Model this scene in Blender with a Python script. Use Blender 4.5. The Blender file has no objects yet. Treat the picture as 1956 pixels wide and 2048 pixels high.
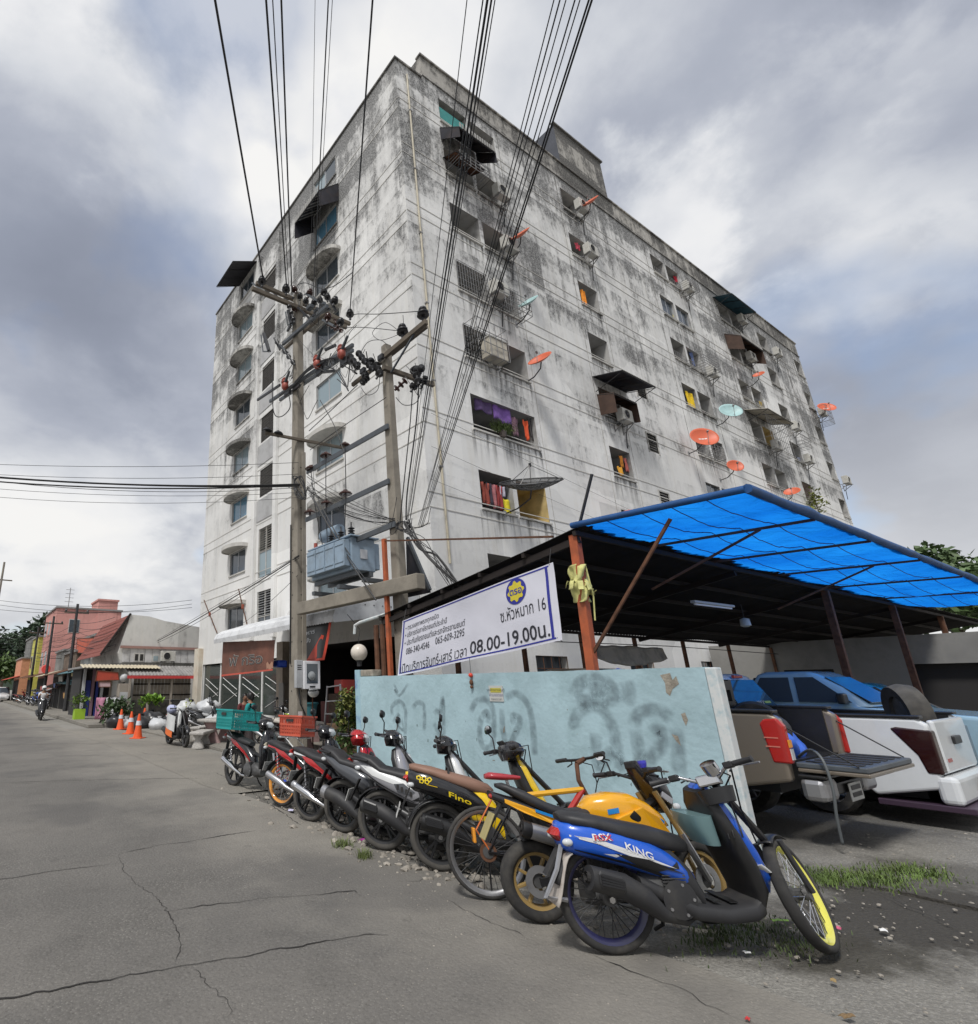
import bpy,bmesh,math,random
from mathutils import Vector,Matrix,noise as mnoise
import numpy as np
rnd=random.Random(11)
C=bpy.context.scene.collection
SC=bpy.context.scene
R=math.radians
# ---------------------------------------------------------------- camera (wide phone lens, photo cropped from a wider frame)
F,PX,PITCH,ROLL,YAW,EYE=1086.05,617.735,0.309679,-0.0060232,0.5542987,1.65
XH=np.array([math.cos(YAW),math.sin(YAW),0]);YH=np.array([-math.sin(YAW),math.cos(YAW),0])
_B=np.array([XH,YH,[0,0,1.]])
_cp,_sp,_cr,_sr=math.cos(PITCH),math.sin(PITCH),math.cos(ROLL),math.sin(ROLL)
_fw=np.array([0,_cp,_sp]);_up=np.array([0,-_sp,_cp]);_rt=np.array([1.,0,0])
CR=_B@(_cr*_rt+_sr*_up);CU=_B@(-_sr*_rt+_cr*_up);CF=_B@_fw
def on(ax,val,u,v):
    """point of the plane ax=val seen at photo pixel u,v (the planes are the real walls, kerbs and decks of the place)"""
    d=(u-PX)/F*CR-(v-1024)/F*CU+CF
    c=(0,0,EYE);i='xyz'.index(ax);t=(val-c[i])/d[i]
    return Vector((c[0]+t*d[0],c[1]+t*d[1],c[2]+t*d[2]))
cam=bpy.data.cameras.new('camera');cam_o=bpy.data.objects.new('camera',cam);C.objects.link(cam_o)
cam_o.matrix_world=Matrix(((CR[0],CU[0],-CF[0],0),(CR[1],CU[1],-CF[1],0),(CR[2],CU[2],-CF[2],EYE),(0,0,0,1)))
cam.sensor_fit='VERTICAL';cam.sensor_height=24;cam.lens=24*F/2048
cam.shift_x=(978-PX)/2048;cam.clip_end=3000;cam.clip_start=.05
SC.camera=cam_o
# ---------------------------------------------------------------- sky, sun, exposure
SUN_EL,SUN_AZ=R(56),R(-150) # azimuth of the sun measured from +X, counter-clockwise
W=bpy.data.worlds.new('World');SC.world=W;W.use_nodes=True
nt=W.node_tree;N=nt.nodes;L=nt.links;N.clear()
out=N.new('ShaderNodeOutputWorld');mixs=N.new('ShaderNodeMixShader');bg1=N.new('ShaderNodeBackground');bg2=N.new('ShaderNodeBackground')
sky=N.new('ShaderNodeTexSky');sky.sky_type='NISHITA';sky.sun_disc=False;sky.sun_elevation=SUN_EL;sky.sun_rotation=math.pi/2-SUN_AZ
L.new(sky.outputs[0],bg1.inputs[0]);bg1.inputs[1].default_value=.09
def nmath(op,a=None,b=None,c=None,nt=nt):
    n=nt.nodes.new('ShaderNodeMath');n.operation=op
    for i,x in enumerate((a,b,c)):
        if x is None:continue
        if isinstance(x,(int,float)):n.inputs[i].default_value=x
        else:nt.links.new(x,n.inputs[i])
    return n.outputs[0]
tc=N.new('ShaderNodeTexCoord');sep=N.new('ShaderNodeSeparateXYZ');L.new(tc.outputs['Generated'],sep.inputs[0])
zc=nmath('MAXIMUM',sep.outputs[2],0.0);den=nmath('ADD',zc,.42)
cx=nmath('DIVIDE',sep.outputs[0],den);cy=nmath('DIVIDE',sep.outputs[1],den)
comb=N.new('ShaderNodeCombineXYZ');L.new(cx,comb.inputs[0]);L.new(cy,comb.inputs[1])
def cnoise(scale,detail,off,rough=.55,dist=0.):
    mp=N.new('ShaderNodeMapping');mp.inputs['Location'].default_value=off;L.new(comb.outputs[0],mp.inputs[0])
    n=N.new('ShaderNodeTexNoise');n.inputs['Scale'].default_value=scale;n.inputs['Detail'].default_value=detail
    n.inputs['Roughness'].default_value=rough;n.inputs['Distortion'].default_value=dist;L.new(mp.outputs[0],n.inputs['Vector']);return n.outputs[0]
CLOUD_OFF=(3.1,1.7,0)
big=cnoise(1.5,8,CLOUD_OFF,.52,.15);mid=cnoise(4.2,9,(7.3,2.2,.4),.56,.2)
mass=nmath('ADD',nmath('MULTIPLY',big,.70),nmath('MULTIPLY',mid,.30))
# the heavy dark banks and the bright breaks of this sky: broad cloud masses with ragged edges
nrm_=N.new('ShaderNodeVectorMath');nrm_.operation='NORMALIZE';L.new(tc.outputs['Generated'],nrm_.inputs[0])
ragged=nmath('MULTIPLY',nmath('SUBTRACT',mid,.5),.8)
for u,v,rad,amt in((180,680,20,.10),(90,450,13,.05),(330,820,12,.06),(1480,120,17,.13),(1230,330,9,.05),(1760,740,15,.08),(1700,900,11,.05),(1950,40,12,.09),(260,60,13,-.11),(720,50,11,-.08),(120,1040,17,-.10),(1690,350,11,-.10),(1930,220,10,-.075),(1850,540,9,-.05),(1340,480,7,-.10),(430,330,8,-.03)):
    d_=(u-PX)/F*CR-(v-1024)/F*CU+CF;d_/=np.linalg.norm(d_)
    dp=N.new('ShaderNodeVectorMath');dp.operation='DOT_PRODUCT';L.new(nrm_.outputs[0],dp.inputs[0]);dp.inputs[1].default_value=tuple(d_)
    ang=nmath('ARCCOSINE',nmath('MINIMUM',dp.outputs['Value'],.99999));mr_=N.new('ShaderNodeMapRange');mr_.interpolation_type='SMOOTHSTEP'
    L.new(nmath('ADD',ang,ragged),mr_.inputs[0]);mr_.inputs[1].default_value=R(rad)*1.35;mr_.inputs[2].default_value=R(rad)*.1;mr_.inputs[3].default_value=0;mr_.inputs[4].default_value=amt
    mass=nmath('ADD',mass,mr_.outputs[0])
cr=N.new('ShaderNodeValToRGB');L.new(mass,cr.inputs[0]);e=cr.color_ramp
e.elements[0].position=.36;e.elements[0].color=(.77,.765,.755,1)
e.elements[1].position=.80;e.elements[1].color=(.185,.205,.26,1)
for p,c in((.42,(.70,.705,.72,1)),(.48,(.54,.56,.60,1)),(.56,(.36,.385,.45,1)),(.66,(.255,.28,.345,1))):
    q=e.elements.new(p);q.color=c
hz=N.new('ShaderNodeValToRGB');L.new(sep.outputs[2],hz.inputs[0]);hz.color_ramp.elements[0].position=.0;hz.color_ramp.elements[0].color=(1,1,1,1)
hz.color_ramp.elements[1].position=.42;hz.color_ramp.elements[1].color=(0,0,0,1)
mx=N.new('ShaderNodeMix');mx.data_type='RGBA';L.new(nmath('MULTIPLY',hz.outputs[0],.62),mx.inputs[0]);L.new(cr.outputs[0],mx.inputs[6]);mx.inputs[7].default_value=(.76,.755,.735,1)
L.new(mx.outputs[2],bg2.inputs[0]);bg2.inputs[1].default_value=.62
hole=cnoise(2.4,4,(1.3,8.2,2.),.5);hm=N.new('ShaderNodeMapRange');dph=N.new('ShaderNodeVectorMath');dph.operation='DOT_PRODUCT';L.new(nrm_.outputs[0],dph.inputs[0]);d_=(1640-PX)/F*CR-(690-1024)/F*CU+CF;dph.inputs[1].default_value=tuple(d_/np.linalg.norm(d_));hh_=N.new('ShaderNodeMapRange');L.new(dph.outputs['Value'],hh_.inputs[0]);hh_.inputs[1].default_value=math.cos(R(9));hh_.inputs[2].default_value=math.cos(R(1));hh_.inputs[3].default_value=0;hh_.inputs[4].default_value=.13;L.new(nmath('SUBTRACT',hole,hh_.outputs[0]),hm.inputs[0]);hm.inputs[1].default_value=.30;hm.inputs[2].default_value=.40;hm.inputs[3].default_value=.55;hm.inputs[4].default_value=1.
L.new(hm.outputs[0],mixs.inputs[0]);L.new(bg1.outputs[0],mixs.inputs[1]);L.new(bg2.outputs[0],mixs.inputs[2]);L.new(mixs.outputs[0],out.inputs[0])
sun=bpy.data.lights.new('sun','SUN');sun.energy=1.5;sun.angle=R(10);sun.color=(1,.975,.94)
sun_o=bpy.data.objects.new('sun',sun);C.objects.link(sun_o)
sd=Vector((math.cos(SUN_EL)*math.cos(SUN_AZ),math.cos(SUN_EL)*math.sin(SUN_AZ),math.sin(SUN_EL)))
sun_o.rotation_euler=sd.to_track_quat('Z','Y').to_euler()
SC.view_settings.view_transform='Standard';SC.view_settings.look='None';SC.view_settings.gamma=1;SC.view_settings.use_curve_mapping=False
SC.view_settings.exposure=.95
try:
    SC.cycles.max_bounces=8;SC.cycles.use_denoising=True
except Exception:pass
# ---------------------------------------------------------------- materials
MATS={}
def nodes(m):return m.node_tree.nodes,m.node_tree.links
def mat(name,col,rough=.6,metal=0.,var=0.,vscale=3.,bump=0.,bscale=40.,coat=0.,spec=None,dirt=0.,dscale=1.5,dcol=(.06,.055,.05),trans=0.,emit=0.):
    if name in MATS:return MATS[name]
    m=bpy.data.materials.new(name);m.use_nodes=True;n,l=nodes(m);b=n['Principled BSDF']
    b.inputs['Base Color'].default_value=(*col,1);b.inputs['Roughness'].default_value=rough;b.inputs['Metallic'].default_value=metal
    b.inputs['Coat Weight'].default_value=coat
    if spec is not None:b.inputs['Specular IOR Level'].default_value=spec
    if emit:b.inputs['Emission Color'].default_value=(*col,1);b.inputs['Emission Strength'].default_value=emit
    geo=n.new('ShaderNodeTexCoord').outputs['Object']
    last=None
    if var or dirt:
        nz=n.new('ShaderNodeTexNoise');nz.inputs['Scale'].default_value=vscale;nz.inputs['Detail'].default_value=8;l.new(geo,nz.inputs['Vector'])
        mr=n.new('ShaderNodeMapRange');l.new(nz.outputs[0],mr.inputs[0]);mr.inputs[1].default_value=.3;mr.inputs[2].default_value=.7;mr.inputs[3].default_value=1-var;mr.inputs[4].default_value=1+var
        hs=n.new('ShaderNodeMix');hs.data_type='RGBA';hs.blend_type='MULTIPLY';hs.inputs[0].default_value=1;hs.inputs[6].default_value=(*col,1);l.new(mr.outputs[0],hs.inputs[7]);last=hs.outputs[2]
        if dirt:
            n2=n.new('ShaderNodeTexNoise');n2.inputs['Scale'].default_value=dscale;n2.inputs['Detail'].default_value=10;n2.inputs['Roughness'].default_value=.65;l.new(geo,n2.inputs['Vector'])
            m2=n.new('ShaderNodeMapRange');l.new(n2.outputs[0],m2.inputs[0]);m2.inputs[1].default_value=.48;m2.inputs[2].default_value=.72;m2.inputs[3].default_value=0;m2.inputs[4].default_value=dirt
            mm=n.new('ShaderNodeMix');mm.data_type='RGBA';l.new(m2.outputs[0],mm.inputs[0]);l.new(last,mm.inputs[6]);mm.inputs[7].default_value=(*dcol,1);last=mm.outputs[2]
        l.new(last,b.inputs['Base Color'])
    if bump:
        nb=n.new('ShaderNodeTexNoise');nb.inputs['Scale'].default_value=bscale;nb.inputs['Detail'].default_value=6;l.new(geo,nb.inputs['Vector'])
        bp=n.new('ShaderNodeBump');bp.inputs['Strength'].default_value=bump;bp.inputs['Distance'].default_value=.02;l.new(nb.outputs[0],bp.inputs['Height']);l.new(bp.outputs[0],b.inputs['Normal'])
    MATS[name]=m;return m
def glass(name,col=(.03,.035,.04),rough=.06):return mat(name,col,rough,spec=.7)
# ---------------------------------------------------------------- mesh building
class MB:
    def __init__(s):s.v=[];s.f=[];s.m=[];s.cur=0
    def add(s,vs,fs):
        o=len(s.v);s.v+=[tuple(v)for v in vs];s.f+=[tuple(i+o for i in f)for f in fs];s.m+=[s.cur]*len(fs);return s
    def box(s,x0,x1,y0,y1,z0,z1):
        return s.add([(x,y,z)for z in(z0,z1)for y in(y0,y1)for x in(x0,x1)],[(0,2,3,1),(4,5,7,6),(0,1,5,4),(2,6,7,3),(0,4,6,2),(1,3,7,5)])
    def cbox(s,c,sx,sy,sz,M=None):
        vs=[Vector((x*sx/2,y*sy/2,z*sz/2))for z in(-1,1)for y in(-1,1)for x in(-1,1)]
        if M is not None:vs=[M@v for v in vs]
        return s.add([v+Vector(c)for v in vs],[(0,2,3,1),(4,5,7,6),(0,1,5,4),(2,6,7,3),(0,4,6,2),(1,3,7,5)])
    def beam(s,a,b,w,h,up=(0,0,1)):
        a,b=Vector(a),Vector(b);d=(b-a).normalized();u=Vector(up)
        if abs(d.dot(u))>.98:u=Vector((1,0,0))
        r=d.cross(u).normalized();u=r.cross(d)
        vs=[p+r*(i*w/2)+u*(j*h/2)for p in(a,b)for j in(-1,1)for i in(-1,1)]
        return s.add(vs,[(0,2,3,1),(4,5,7,6),(0,1,5,4),(2,6,7,3),(0,4,6,2),(1,3,7,5)])
    def quad(s,*p):return s.add(p,[tuple(range(len(p)))])
    def rings(s,rings,cap=True,closed=False):
        n=len(rings[0]);vs=[p for r in rings for p in r];fs=[]
        K=len(rings)
        for i in range(K if closed else K-1):
            j=(i+1)%K
            fs+=[(i*n+k,i*n+(k+1)%n,j*n+(k+1)%n,j*n+k)for k in range(n)]
        if cap and not closed:fs+=[tuple(range(n))[::-1],tuple(range((K-1)*n,K*n))]
        return s.add(vs,fs)
    def tube(s,pts,r,n=8,cap=True,closed=False):
        pts=[Vector(p)for p in pts];K=len(pts);rs=r if isinstance(r,(list,tuple))else[r]*K;rings=[]
        u=None
        for i,p in enumerate(pts):
            d=(pts[(i+1)%K]-pts[i-1])if closed else(pts[min(i+1,K-1)]-pts[max(i-1,0)])
            d.normalize()
            if u is None:
                u=Vector((0,0,1))if abs(d.z)<.9 else Vector((1,0,0))
            u=(u-d*u.dot(d)).normalized();w=d.cross(u)
            rings.append([p+(u*math.cos(2*math.pi*k/n)+w*math.sin(2*math.pi*k/n))*rs[i]for k in range(n)])
        return s.rings(rings,cap,closed)
    def lathe(s,prof,o=(0,0,0),ax=(0,0,1),n=16,cap=True):
        ax=Vector(ax).normalized();u=Vector((0,0,1))if abs(ax.z)<.9 else Vector((1,0,0));u=(u-ax*u.dot(ax)).normalized();w=ax.cross(u);o=Vector(o)
        return s.rings([[o+ax*h+(u*math.cos(2*math.pi*k/n)+w*math.sin(2*math.pi*k/n))*max(r,1e-4)for k in range(n)]for r,h in prof],cap)
    def ring_lathe(s,prof,o,ax,n=32):
        """closed profile swept round an axis (tyres, rims)"""
        ax=Vector(ax).normalized();u=Vector((0,0,1))if abs(ax.z)<.9 else Vector((1,0,0));u=(u-ax*u.dot(ax)).normalized();w=ax.cross(u);o=Vector(o)
        rr=[]
        for k in range(n):
            a=2*math.pi*k/n;d=u*math.cos(a)+w*math.sin(a);rr.append([o+ax*h+d*r for r,h in prof])
        return s.rings(rr,closed=True)
    def sphere(s,c,r,nu=16,nv=10,sc=(1,1,1)):
        c=Vector(c);rr=[]
        for j in range(1,nv):
            t=math.pi*j/nv;rr.append([c+Vector((sc[0]*r*math.sin(t)*math.cos(2*math.pi*k/nu),sc[1]*r*math.sin(t)*math.sin(2*math.pi*k/nu),-sc[2]*r*math.cos(t)))for k in range(nu)])
        return s.rings(rr)
    def prism(s,poly,d0,d1,f):
        """poly 2D extruded from d0 to d1, f(a,b,d)->xyz"""
        n=len(poly);vs=[f(a,b,d0)for a,b in poly]+[f(a,b,d1)for a,b in poly]
        return s.add(vs,[tuple(range(n))[::-1],tuple(range(n,2*n))]+[(i,(i+1)%n,n+(i+1)%n,n+i)for i in range(n)])
    def loft(s,secs,n=18,p=2.6,cap=True):
        """superellipse sections along local x: (x, ztop, zbot, halfwidth[, y])"""
        rr=[]
        for q in secs:
            x,zt,zb,hw=q[:4];y=q[4]if len(q)>4 else 0;zc,hh=(zt+zb)/2,(zt-zb)/2;r=[]
            for k in range(n):
                a=2*math.pi*k/n;ca,sa=math.cos(a),math.sin(a)
                r.append((x,y+hw*math.copysign(abs(ca)**(2/p),ca),zc+hh*math.copysign(abs(sa)**(2/p),sa)))
            rr.append(r)
        return s.rings(rr,cap)
    def loftz(s,secs,n=18,p=2.6,cap=True):
        """superellipse sections stacked: (center xyz, u vector, v vector)"""
        rr=[]
        for c,u,v in secs:
            c,u,v=Vector(c),Vector(u),Vector(v);r=[]
            for k in range(n):
                a=2*math.pi*k/n;ca,sa=math.cos(a),math.sin(a)
                r.append(c+u*math.copysign(abs(ca)**(2/p),ca)+v*math.copysign(abs(sa)**(2/p),sa))
            rr.append(r)
        return s.rings(rr,cap)
    def grid(s,f,nu,nv):
        vs=[f(i/nu,j/nv)for j in range(nv+1)for i in range(nu+1)]
        return s.add(vs,[(j*(nu+1)+i,j*(nu+1)+i+1,(j+1)*(nu+1)+i+1,(j+1)*(nu+1)+i)for j in range(nv)for i in range(nu)])
    def xf(s,M):s.v=[tuple(M@Vector(v))for v in s.v];return s
    def build(s,name,mats,parent=None,smooth=None,bevel=0,bseg=2,subd=0,solid=0,kind=None,label=None,loc=None):
        me=bpy.data.meshes.new(name);me.from_pydata(s.v,[],s.f)
        if not isinstance(mats,(list,tuple)):mats=[mats]
        for m in mats:me.materials.append(m)
        if len(mats)>1:me.polygons.foreach_set('material_index',s.m)
        bm=bmesh.new();bm.from_mesh(me);bmesh.ops.recalc_face_normals(bm,faces=bm.faces);bm.to_mesh(me);bm.free()
        if smooth is not None:
            me.polygons.foreach_set('use_smooth',[True]*len(me.polygons))
            if smooth<180:me.set_sharp_from_angle(angle=R(smooth))
        me.update()
        o=bpy.data.objects.new(name,me);C.objects.link(o)
        if parent is not None:o.parent=parent
        if loc is not None:o.location=loc
        if solid:q=o.modifiers.new('solid','SOLIDIFY');q.thickness=solid;q.offset=0
        if subd:q=o.modifiers.new('subd','SUBSURF');q.levels=q.render_levels=subd
        if bevel:q=o.modifiers.new('bevel','BEVEL');q.width=bevel;q.segments=bseg;q.limit_method='ANGLE';q.angle_limit=R(40)
        if kind:o['kind']=kind
        if label:o['label']=label
        return o
def tag(o,label,cat,group=None):
    o['label']=label;o['category']=cat
    if group:o['group']=group
    return o
def thing(name,label,cat,loc=(0,0,0),rot=(0,0,0),group=None):
    o=bpy.data.objects.new(name,None);C.objects.link(o);o.location=loc;o.rotation_euler=rot;o.empty_display_size=.2
    return tag(o,label,cat,group)
def struct(o):o['kind']='structure';return o
def copy_tree(o,loc=None,rotz=None,label=None,parent=None):
    c=o.copy();C.objects.link(c)
    if parent is not None:c.parent=parent
    for ch in list(o.children):copy_tree(ch,parent=c)
    if loc is not None:c.location=loc
    if rotz is not None:c.rotation_euler=(o.rotation_euler[0],o.rotation_euler[1],rotz)
    if label:c['label']=label
    return c
def text_mesh(body,size,material,parent=None,M=None,name='lettering',extrude=0.,align='CENTER',bold=0.,sx=1.):
    cu=bpy.data.curves.new(name,'FONT');cu.body=body;cu.size=size;cu.align_x=align;cu.align_y='CENTER';cu.extrude=extrude;cu.offset=bold
    cu.resolution_u=3
    t=bpy.data.objects.new(name,cu);C.objects.link(t);dg=bpy.context.evaluated_depsgraph_get();dg.update()
    me=bpy.data.meshes.new_from_object(t.evaluated_get(dg));bpy.data.objects.remove(t);bpy.data.curves.remove(cu)
    me.materials.clear();me.materials.append(material)
    if M is not None:me.transform(M@Matrix.Diagonal((sx,1,1,1)))
    o=bpy.data.objects.new(name,me);C.objects.link(o)
    if parent is not None:o.parent=parent
    return o
def sag(a,b,s,n=14):
    a,b=Vector(a),Vector(b)
    return[a.lerp(b,i/n)-Vector((0,0,s*4*(i/n)*(1-i/n)))for i in range(n+1)]
# ================================================================ ground, road, cracks
def ground_mat(name,base,spots,speck,rough=.95,scale=1.,bump=.5,patch=None):
    m=bpy.data.materials.new(name);m.use_nodes=True;n,l=nodes(m);b=n['Principled BSDF'];b.inputs['Roughness'].default_value=rough;b.inputs['Specular IOR Level'].default_value=.25
    co=n.new('ShaderNodeTexCoord').outputs['Object']
    def nz(s,d=6,r=.6,off=None):
        q=n.new('ShaderNodeTexNoise');q.inputs['Scale'].default_value=s;q.inputs['Detail'].default_value=d;q.inputs['Roughness'].default_value=r
        if off:
            mp=n.new('ShaderNodeMapping');mp.inputs['Location'].default_value=off;l.new(co,mp.inputs[0]);l.new(mp.outputs[0],q.inputs['Vector'])
        else:l.new(co,q.inputs['Vector'])
        return q.outputs[0]
    def rng(x,a,bb,c,d):
        q=n.new('ShaderNodeMapRange');l.new(x,q.inputs[0]);q.inputs[1].default_value=a;q.inputs[2].default_value=bb;q.inputs[3].default_value=c;q.inputs[4].default_value=d;return q.outputs[0]
    def mixc(f,a,bcol):
        q=n.new('ShaderNodeMix');q.data_type='RGBA';l.new(f,q.inputs[0])
        if isinstance(a,tuple):q.inputs[6].default_value=(*a,1)
        else:l.new(a,q.inputs[6])
        q.inputs[7].default_value=(*bcol,1);return q.outputs[2]
    c=mixc(rng(nz(.35*scale,8,.62),.40,.66,0,.85),base,spots)
    c=mixc(rng(nz(1.7*scale,9,.7,(4,2,1)),.5,.75,0,.55),c,tuple(x*.62 for x in base))
    vo=n.new('ShaderNodeTexVoronoi');vo.inputs['Scale'].default_value=42;l.new(co,vo.inputs['Vector'])
    sp=n.new('ShaderNodeMath');sp.operation='MULTIPLY';l.new(rng(vo.outputs['Distance'],.12,.3,.9,0),sp.inputs[0]);l.new(rng(nz(.8*scale,5,.6,(9,9,0)),.45,.68,.08,.75),sp.inputs[1])
    c=mixc(sp.outputs[0],c,speck)
    c=mixc(rng(nz(160,3,.6),.42,.7,0,.35),c,tuple(x*.5 for x in base))
    c=mixc(rng(nz(38,4,.72,(1,1,5)),.50,.66,0,.55),c,tuple(x*1.55 for x in base));c=mixc(rng(nz(46,4,.72,(8,1,2)),.54,.70,0,.6),c,tuple(x*.42 for x in base))
    if patch:c=patch(n,l,co,c,mixc,rng,nz)
    l.new(c,b.inputs['Base Color'])
    ad=n.new('ShaderNodeMath');l.new(nz(90,5,.7),ad.inputs[0]);l.new(vo.outputs['Distance'],ad.inputs[1])
    bp=n.new('ShaderNodeBump');bp.inputs['Strength'].default_value=bump;bp.inputs['Distance'].default_value=.012;l.new(ad.outputs[0],bp.inputs['Height']);l.new(bp.outputs[0],b.inputs['Normal'])
    return m
def blob_mask(n,l,co,cx,cy,rx,ry,rot,mixc,rng,nz):
    mp=n.new('ShaderNodeMapping');mp.vector_type='TEXTURE';mp.inputs['Location'].default_value=(cx,cy,0);mp.inputs['Rotation'].default_value=(0,0,rot);mp.inputs['Scale'].default_value=(rx,ry,50)
    l.new(co,mp.inputs[0]);ln=n.new('ShaderNodeVectorMath');ln.operation='LENGTH';l.new(mp.outputs[0],ln.inputs[0])
    ad=n.new('ShaderNodeMath');ad.operation='ADD';l.new(ln.outputs['Value'],ad.inputs[0]);q=n.new('ShaderNodeMath');q.operation='MULTIPLY';l.new(nz(2.2,9,.68,(2,6,3)),q.inputs[0]);q.inputs[1].default_value=1.5;l.new(q.outputs[0],ad.inputs[1])
    return rng(ad.outputs[0],1.3,1.75,1,0)
def lot_patch(n,l,co,c,mixc,rng,nz):
    for cx,cy,rx,ry,ro,col,k in((6.3,1.72,1.7,.75,-.3,(.036,.032,.027),.85),(5.1,1.75,.9,.35,-.5,(.05,.045,.035),.8),(7.6,1.9,1.2,.6,-.3,(.07,.065,.055),.6),(9.2,3.0,3.0,1.0,-.2,(.05,.048,.045),.6),(5.2,5.5,.9,4.0,0,(.10,.092,.078),.75),(4.6,7.8,.8,2.5,0,(.11,.10,.085),.6)):
        f=blob_mask(n,l,co,cx,cy,rx,ry,ro,mixc,rng,nz);mu=n.new('ShaderNodeMath');mu.operation='MULTIPLY';l.new(f,mu.inputs[0]);mu.inputs[1].default_value=k
        c=mixc(mu.outputs[0],c,col)
    return c
def road_patch(n,l,co,c,mixc,rng,nz):
    sp=n.new('ShaderNodeSeparateXYZ');l.new(co,sp.inputs[0]);ad=n.new('ShaderNodeMath');l.new(sp.outputs[0],ad.inputs[0]);q=n.new('ShaderNodeMath');q.operation='MULTIPLY_ADD';l.new(nz(.9,9,.66,(5,1,0)),q.inputs[0]);q.inputs[1].default_value=4.2;q.inputs[2].default_value=-2.1;l.new(q.outputs[0],ad.inputs[1])
    c=mixc(rng(ad.outputs[0],2.2,4.2,0,.85),c,(.255,.238,.207))
    c=mixc(rng(nz(.5,3,.5,(3,3,3)),.56,.64,0,.4),c,(.085,.082,.08))
    return mixc(rng(nz(5,6,.75,(1,4,0)),.60,.72,0,.5),c,(.07,.066,.06))
M_ASPH=ground_mat('worn_asphalt',(.135,.128,.118),(.20,.187,.168),(.42,.40,.355),patch=road_patch)
M_LOT=ground_mat('dusty_lot',(.27,.258,.232),(.19,.18,.16),(.42,.40,.36),patch=lot_patch,bump=.8)
M_CONC=ground_mat('old_concrete',(.25,.232,.20),(.175,.165,.148),(.36,.34,.30),scale=1.3)
M_CRACK=mat('crack_dark',(.022,.02,.018),.95)
struct(MB().quad((-600,-600,-.02),(900,-600,-.02),(900,1200,-.02),(-600,1200,-.02)).build('ground',M_LOT))
def edge_x(y):return 4.13+.16*mnoise.noise((0,y*.35,3.3))+.05*mnoise.noise((0,y*2.1,1.3))+(.12*(2.6-y)if y<2.6 else 0)*-.35
ys=[-14+.35*i for i in range(250)]
b=MB();vs=[]
for y in ys:vs+=[(-6.5,y,0),(edge_x(y),y,0)]
b.add(vs,[(2*i,2*i+1,2*i+3,2*i+2)for i in range(len(ys)-1)]);b.quad((-6.5,ys[-1],0),(edge_x(ys[-1]),ys[-1],0),(4.6,260,0),(-6.5,260,0))
struct(b.build('road',M_ASPH))
# concrete strip beside the road towards the shops, driveway slab in front of the shop
b=MB()
vs=[]
yk=[8.9+.5*i for i in range(34)]
for y in yk:vs+=[(edge_x(y)-.12,y,.004),(6.1+.25*math.sin(y*.7),y,.004)]
b.add(vs,[(2*i,2*i+1,2*i+3,2*i+2)for i in range(len(yk)-1)])
struct(b.build('shop_apron',M_CONC))
b=MB();b.box(6.3,12,10.6,29,-.02,.06);struct(b.build('shop_floor',M_CONC,bevel=.01))
b=MB()
for i in range(22):
    y=26+i*3.2;b.box(5.0,6.6,y,y+3.14,-.02,.13+.01*(i%3))
struct(b.build('pavement',M_CONC,bevel=.02))
b=MB().box(6.9,45,-6,10.9,-.019,.004);struct(b.build('parking_ground',M_LOT))
# cracks and tar joints: each a recessed dark line
def crack(pts,w=.018,jit=.03):
    P=[]
    gp=[on('z',0,u,v)for u,v in pts]
    for a,c in zip(gp,gp[1:]):
        w_=w*.62;k=max(2,int((c-a).length/.035))
        for i in range(k):P.append(a.lerp(c,i/k))
    P.append(gp[-1]);vs=[];n=len(P)
    for i,p in enumerate(P):
        d=(P[min(i+1,n-1)]-P[max(i-1,0)]).normalized();s=Vector((-d.y,d.x,0));ww=w_*(.25+1.1*abs(mnoise.noise(p*3.1)))*(1 if 2<i<n-3 else .3)
        off=jit*(mnoise.noise(p*4.7)+.8*mnoise.noise(p*17)+.35*mnoise.noise(p*41));q=p+s*off
        vs+=[(q.x-s.x*ww/2,q.y-s.y*ww/2,.0045),(q.x+s.x*ww/2,q.y+s.y*ww/2,.0045)]
    MB().add(vs,[(2*i,2*i+1,2*i+3,2*i+2)for i in range(n-1)]).build('road_crack',M_CRACK,kind='structure')
def zr(pts,s=1.918,ox=0,oy=1350):return[(ox+x/s,oy+y/s)for x,y in pts]
for pts,w in(([(-200,1283),(0,1245),(320,1187),(690,1120),(910,1082),(1180,1038),(1400,995),(1490,998)],.032),([(455,690),(458,715),(500,780),(570,840),(615,865),(640,910),(672,955),(690,990),(695,1040),(680,1085),(685,1120)],.016),
               ([(-100,800),(0,785),(110,768),(250,748),(455,725)],.022),([(455,690),(540,668),(600,655),(740,638),(880,612),(980,597)],.026),([(640,910),(760,890),(1000,860),(1150,848),(1360,830),(1390,850)],.02),
               ([(690,1120),(745,1130),(800,1190),(885,1260),(890,1310),(850,1320)],.016),([(-60,420),(0,415),(250,405),(430,402),(600,398),(780,397)],.045),([(-60,271),(100,268),(300,264),(480,260)],.05),([(530,293),(560,303),(620,308),(680,300)],.05),([(240,310),(330,309),(480,306)],.04),([(1520,795),(1590,790),(1700,770)],.012),([(1620,990),(1660,1005),(1690,1030)],.012)):
    crack(zr(pts),w)
for pts,w in(([(400,1080),(480,1110),(700,1190),(830,1270),(1010,1339)],.02),([(1340,785),(1500,840),(1700,930),(1876,1010)],.015)):
    crack(zr(pts,1.918,978),w)
crack([(430,1545),(500,1580),(545,1612),(600,1650)],.03);crack([(880,1795),(960,1835),(1060,1880)],.015)
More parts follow.
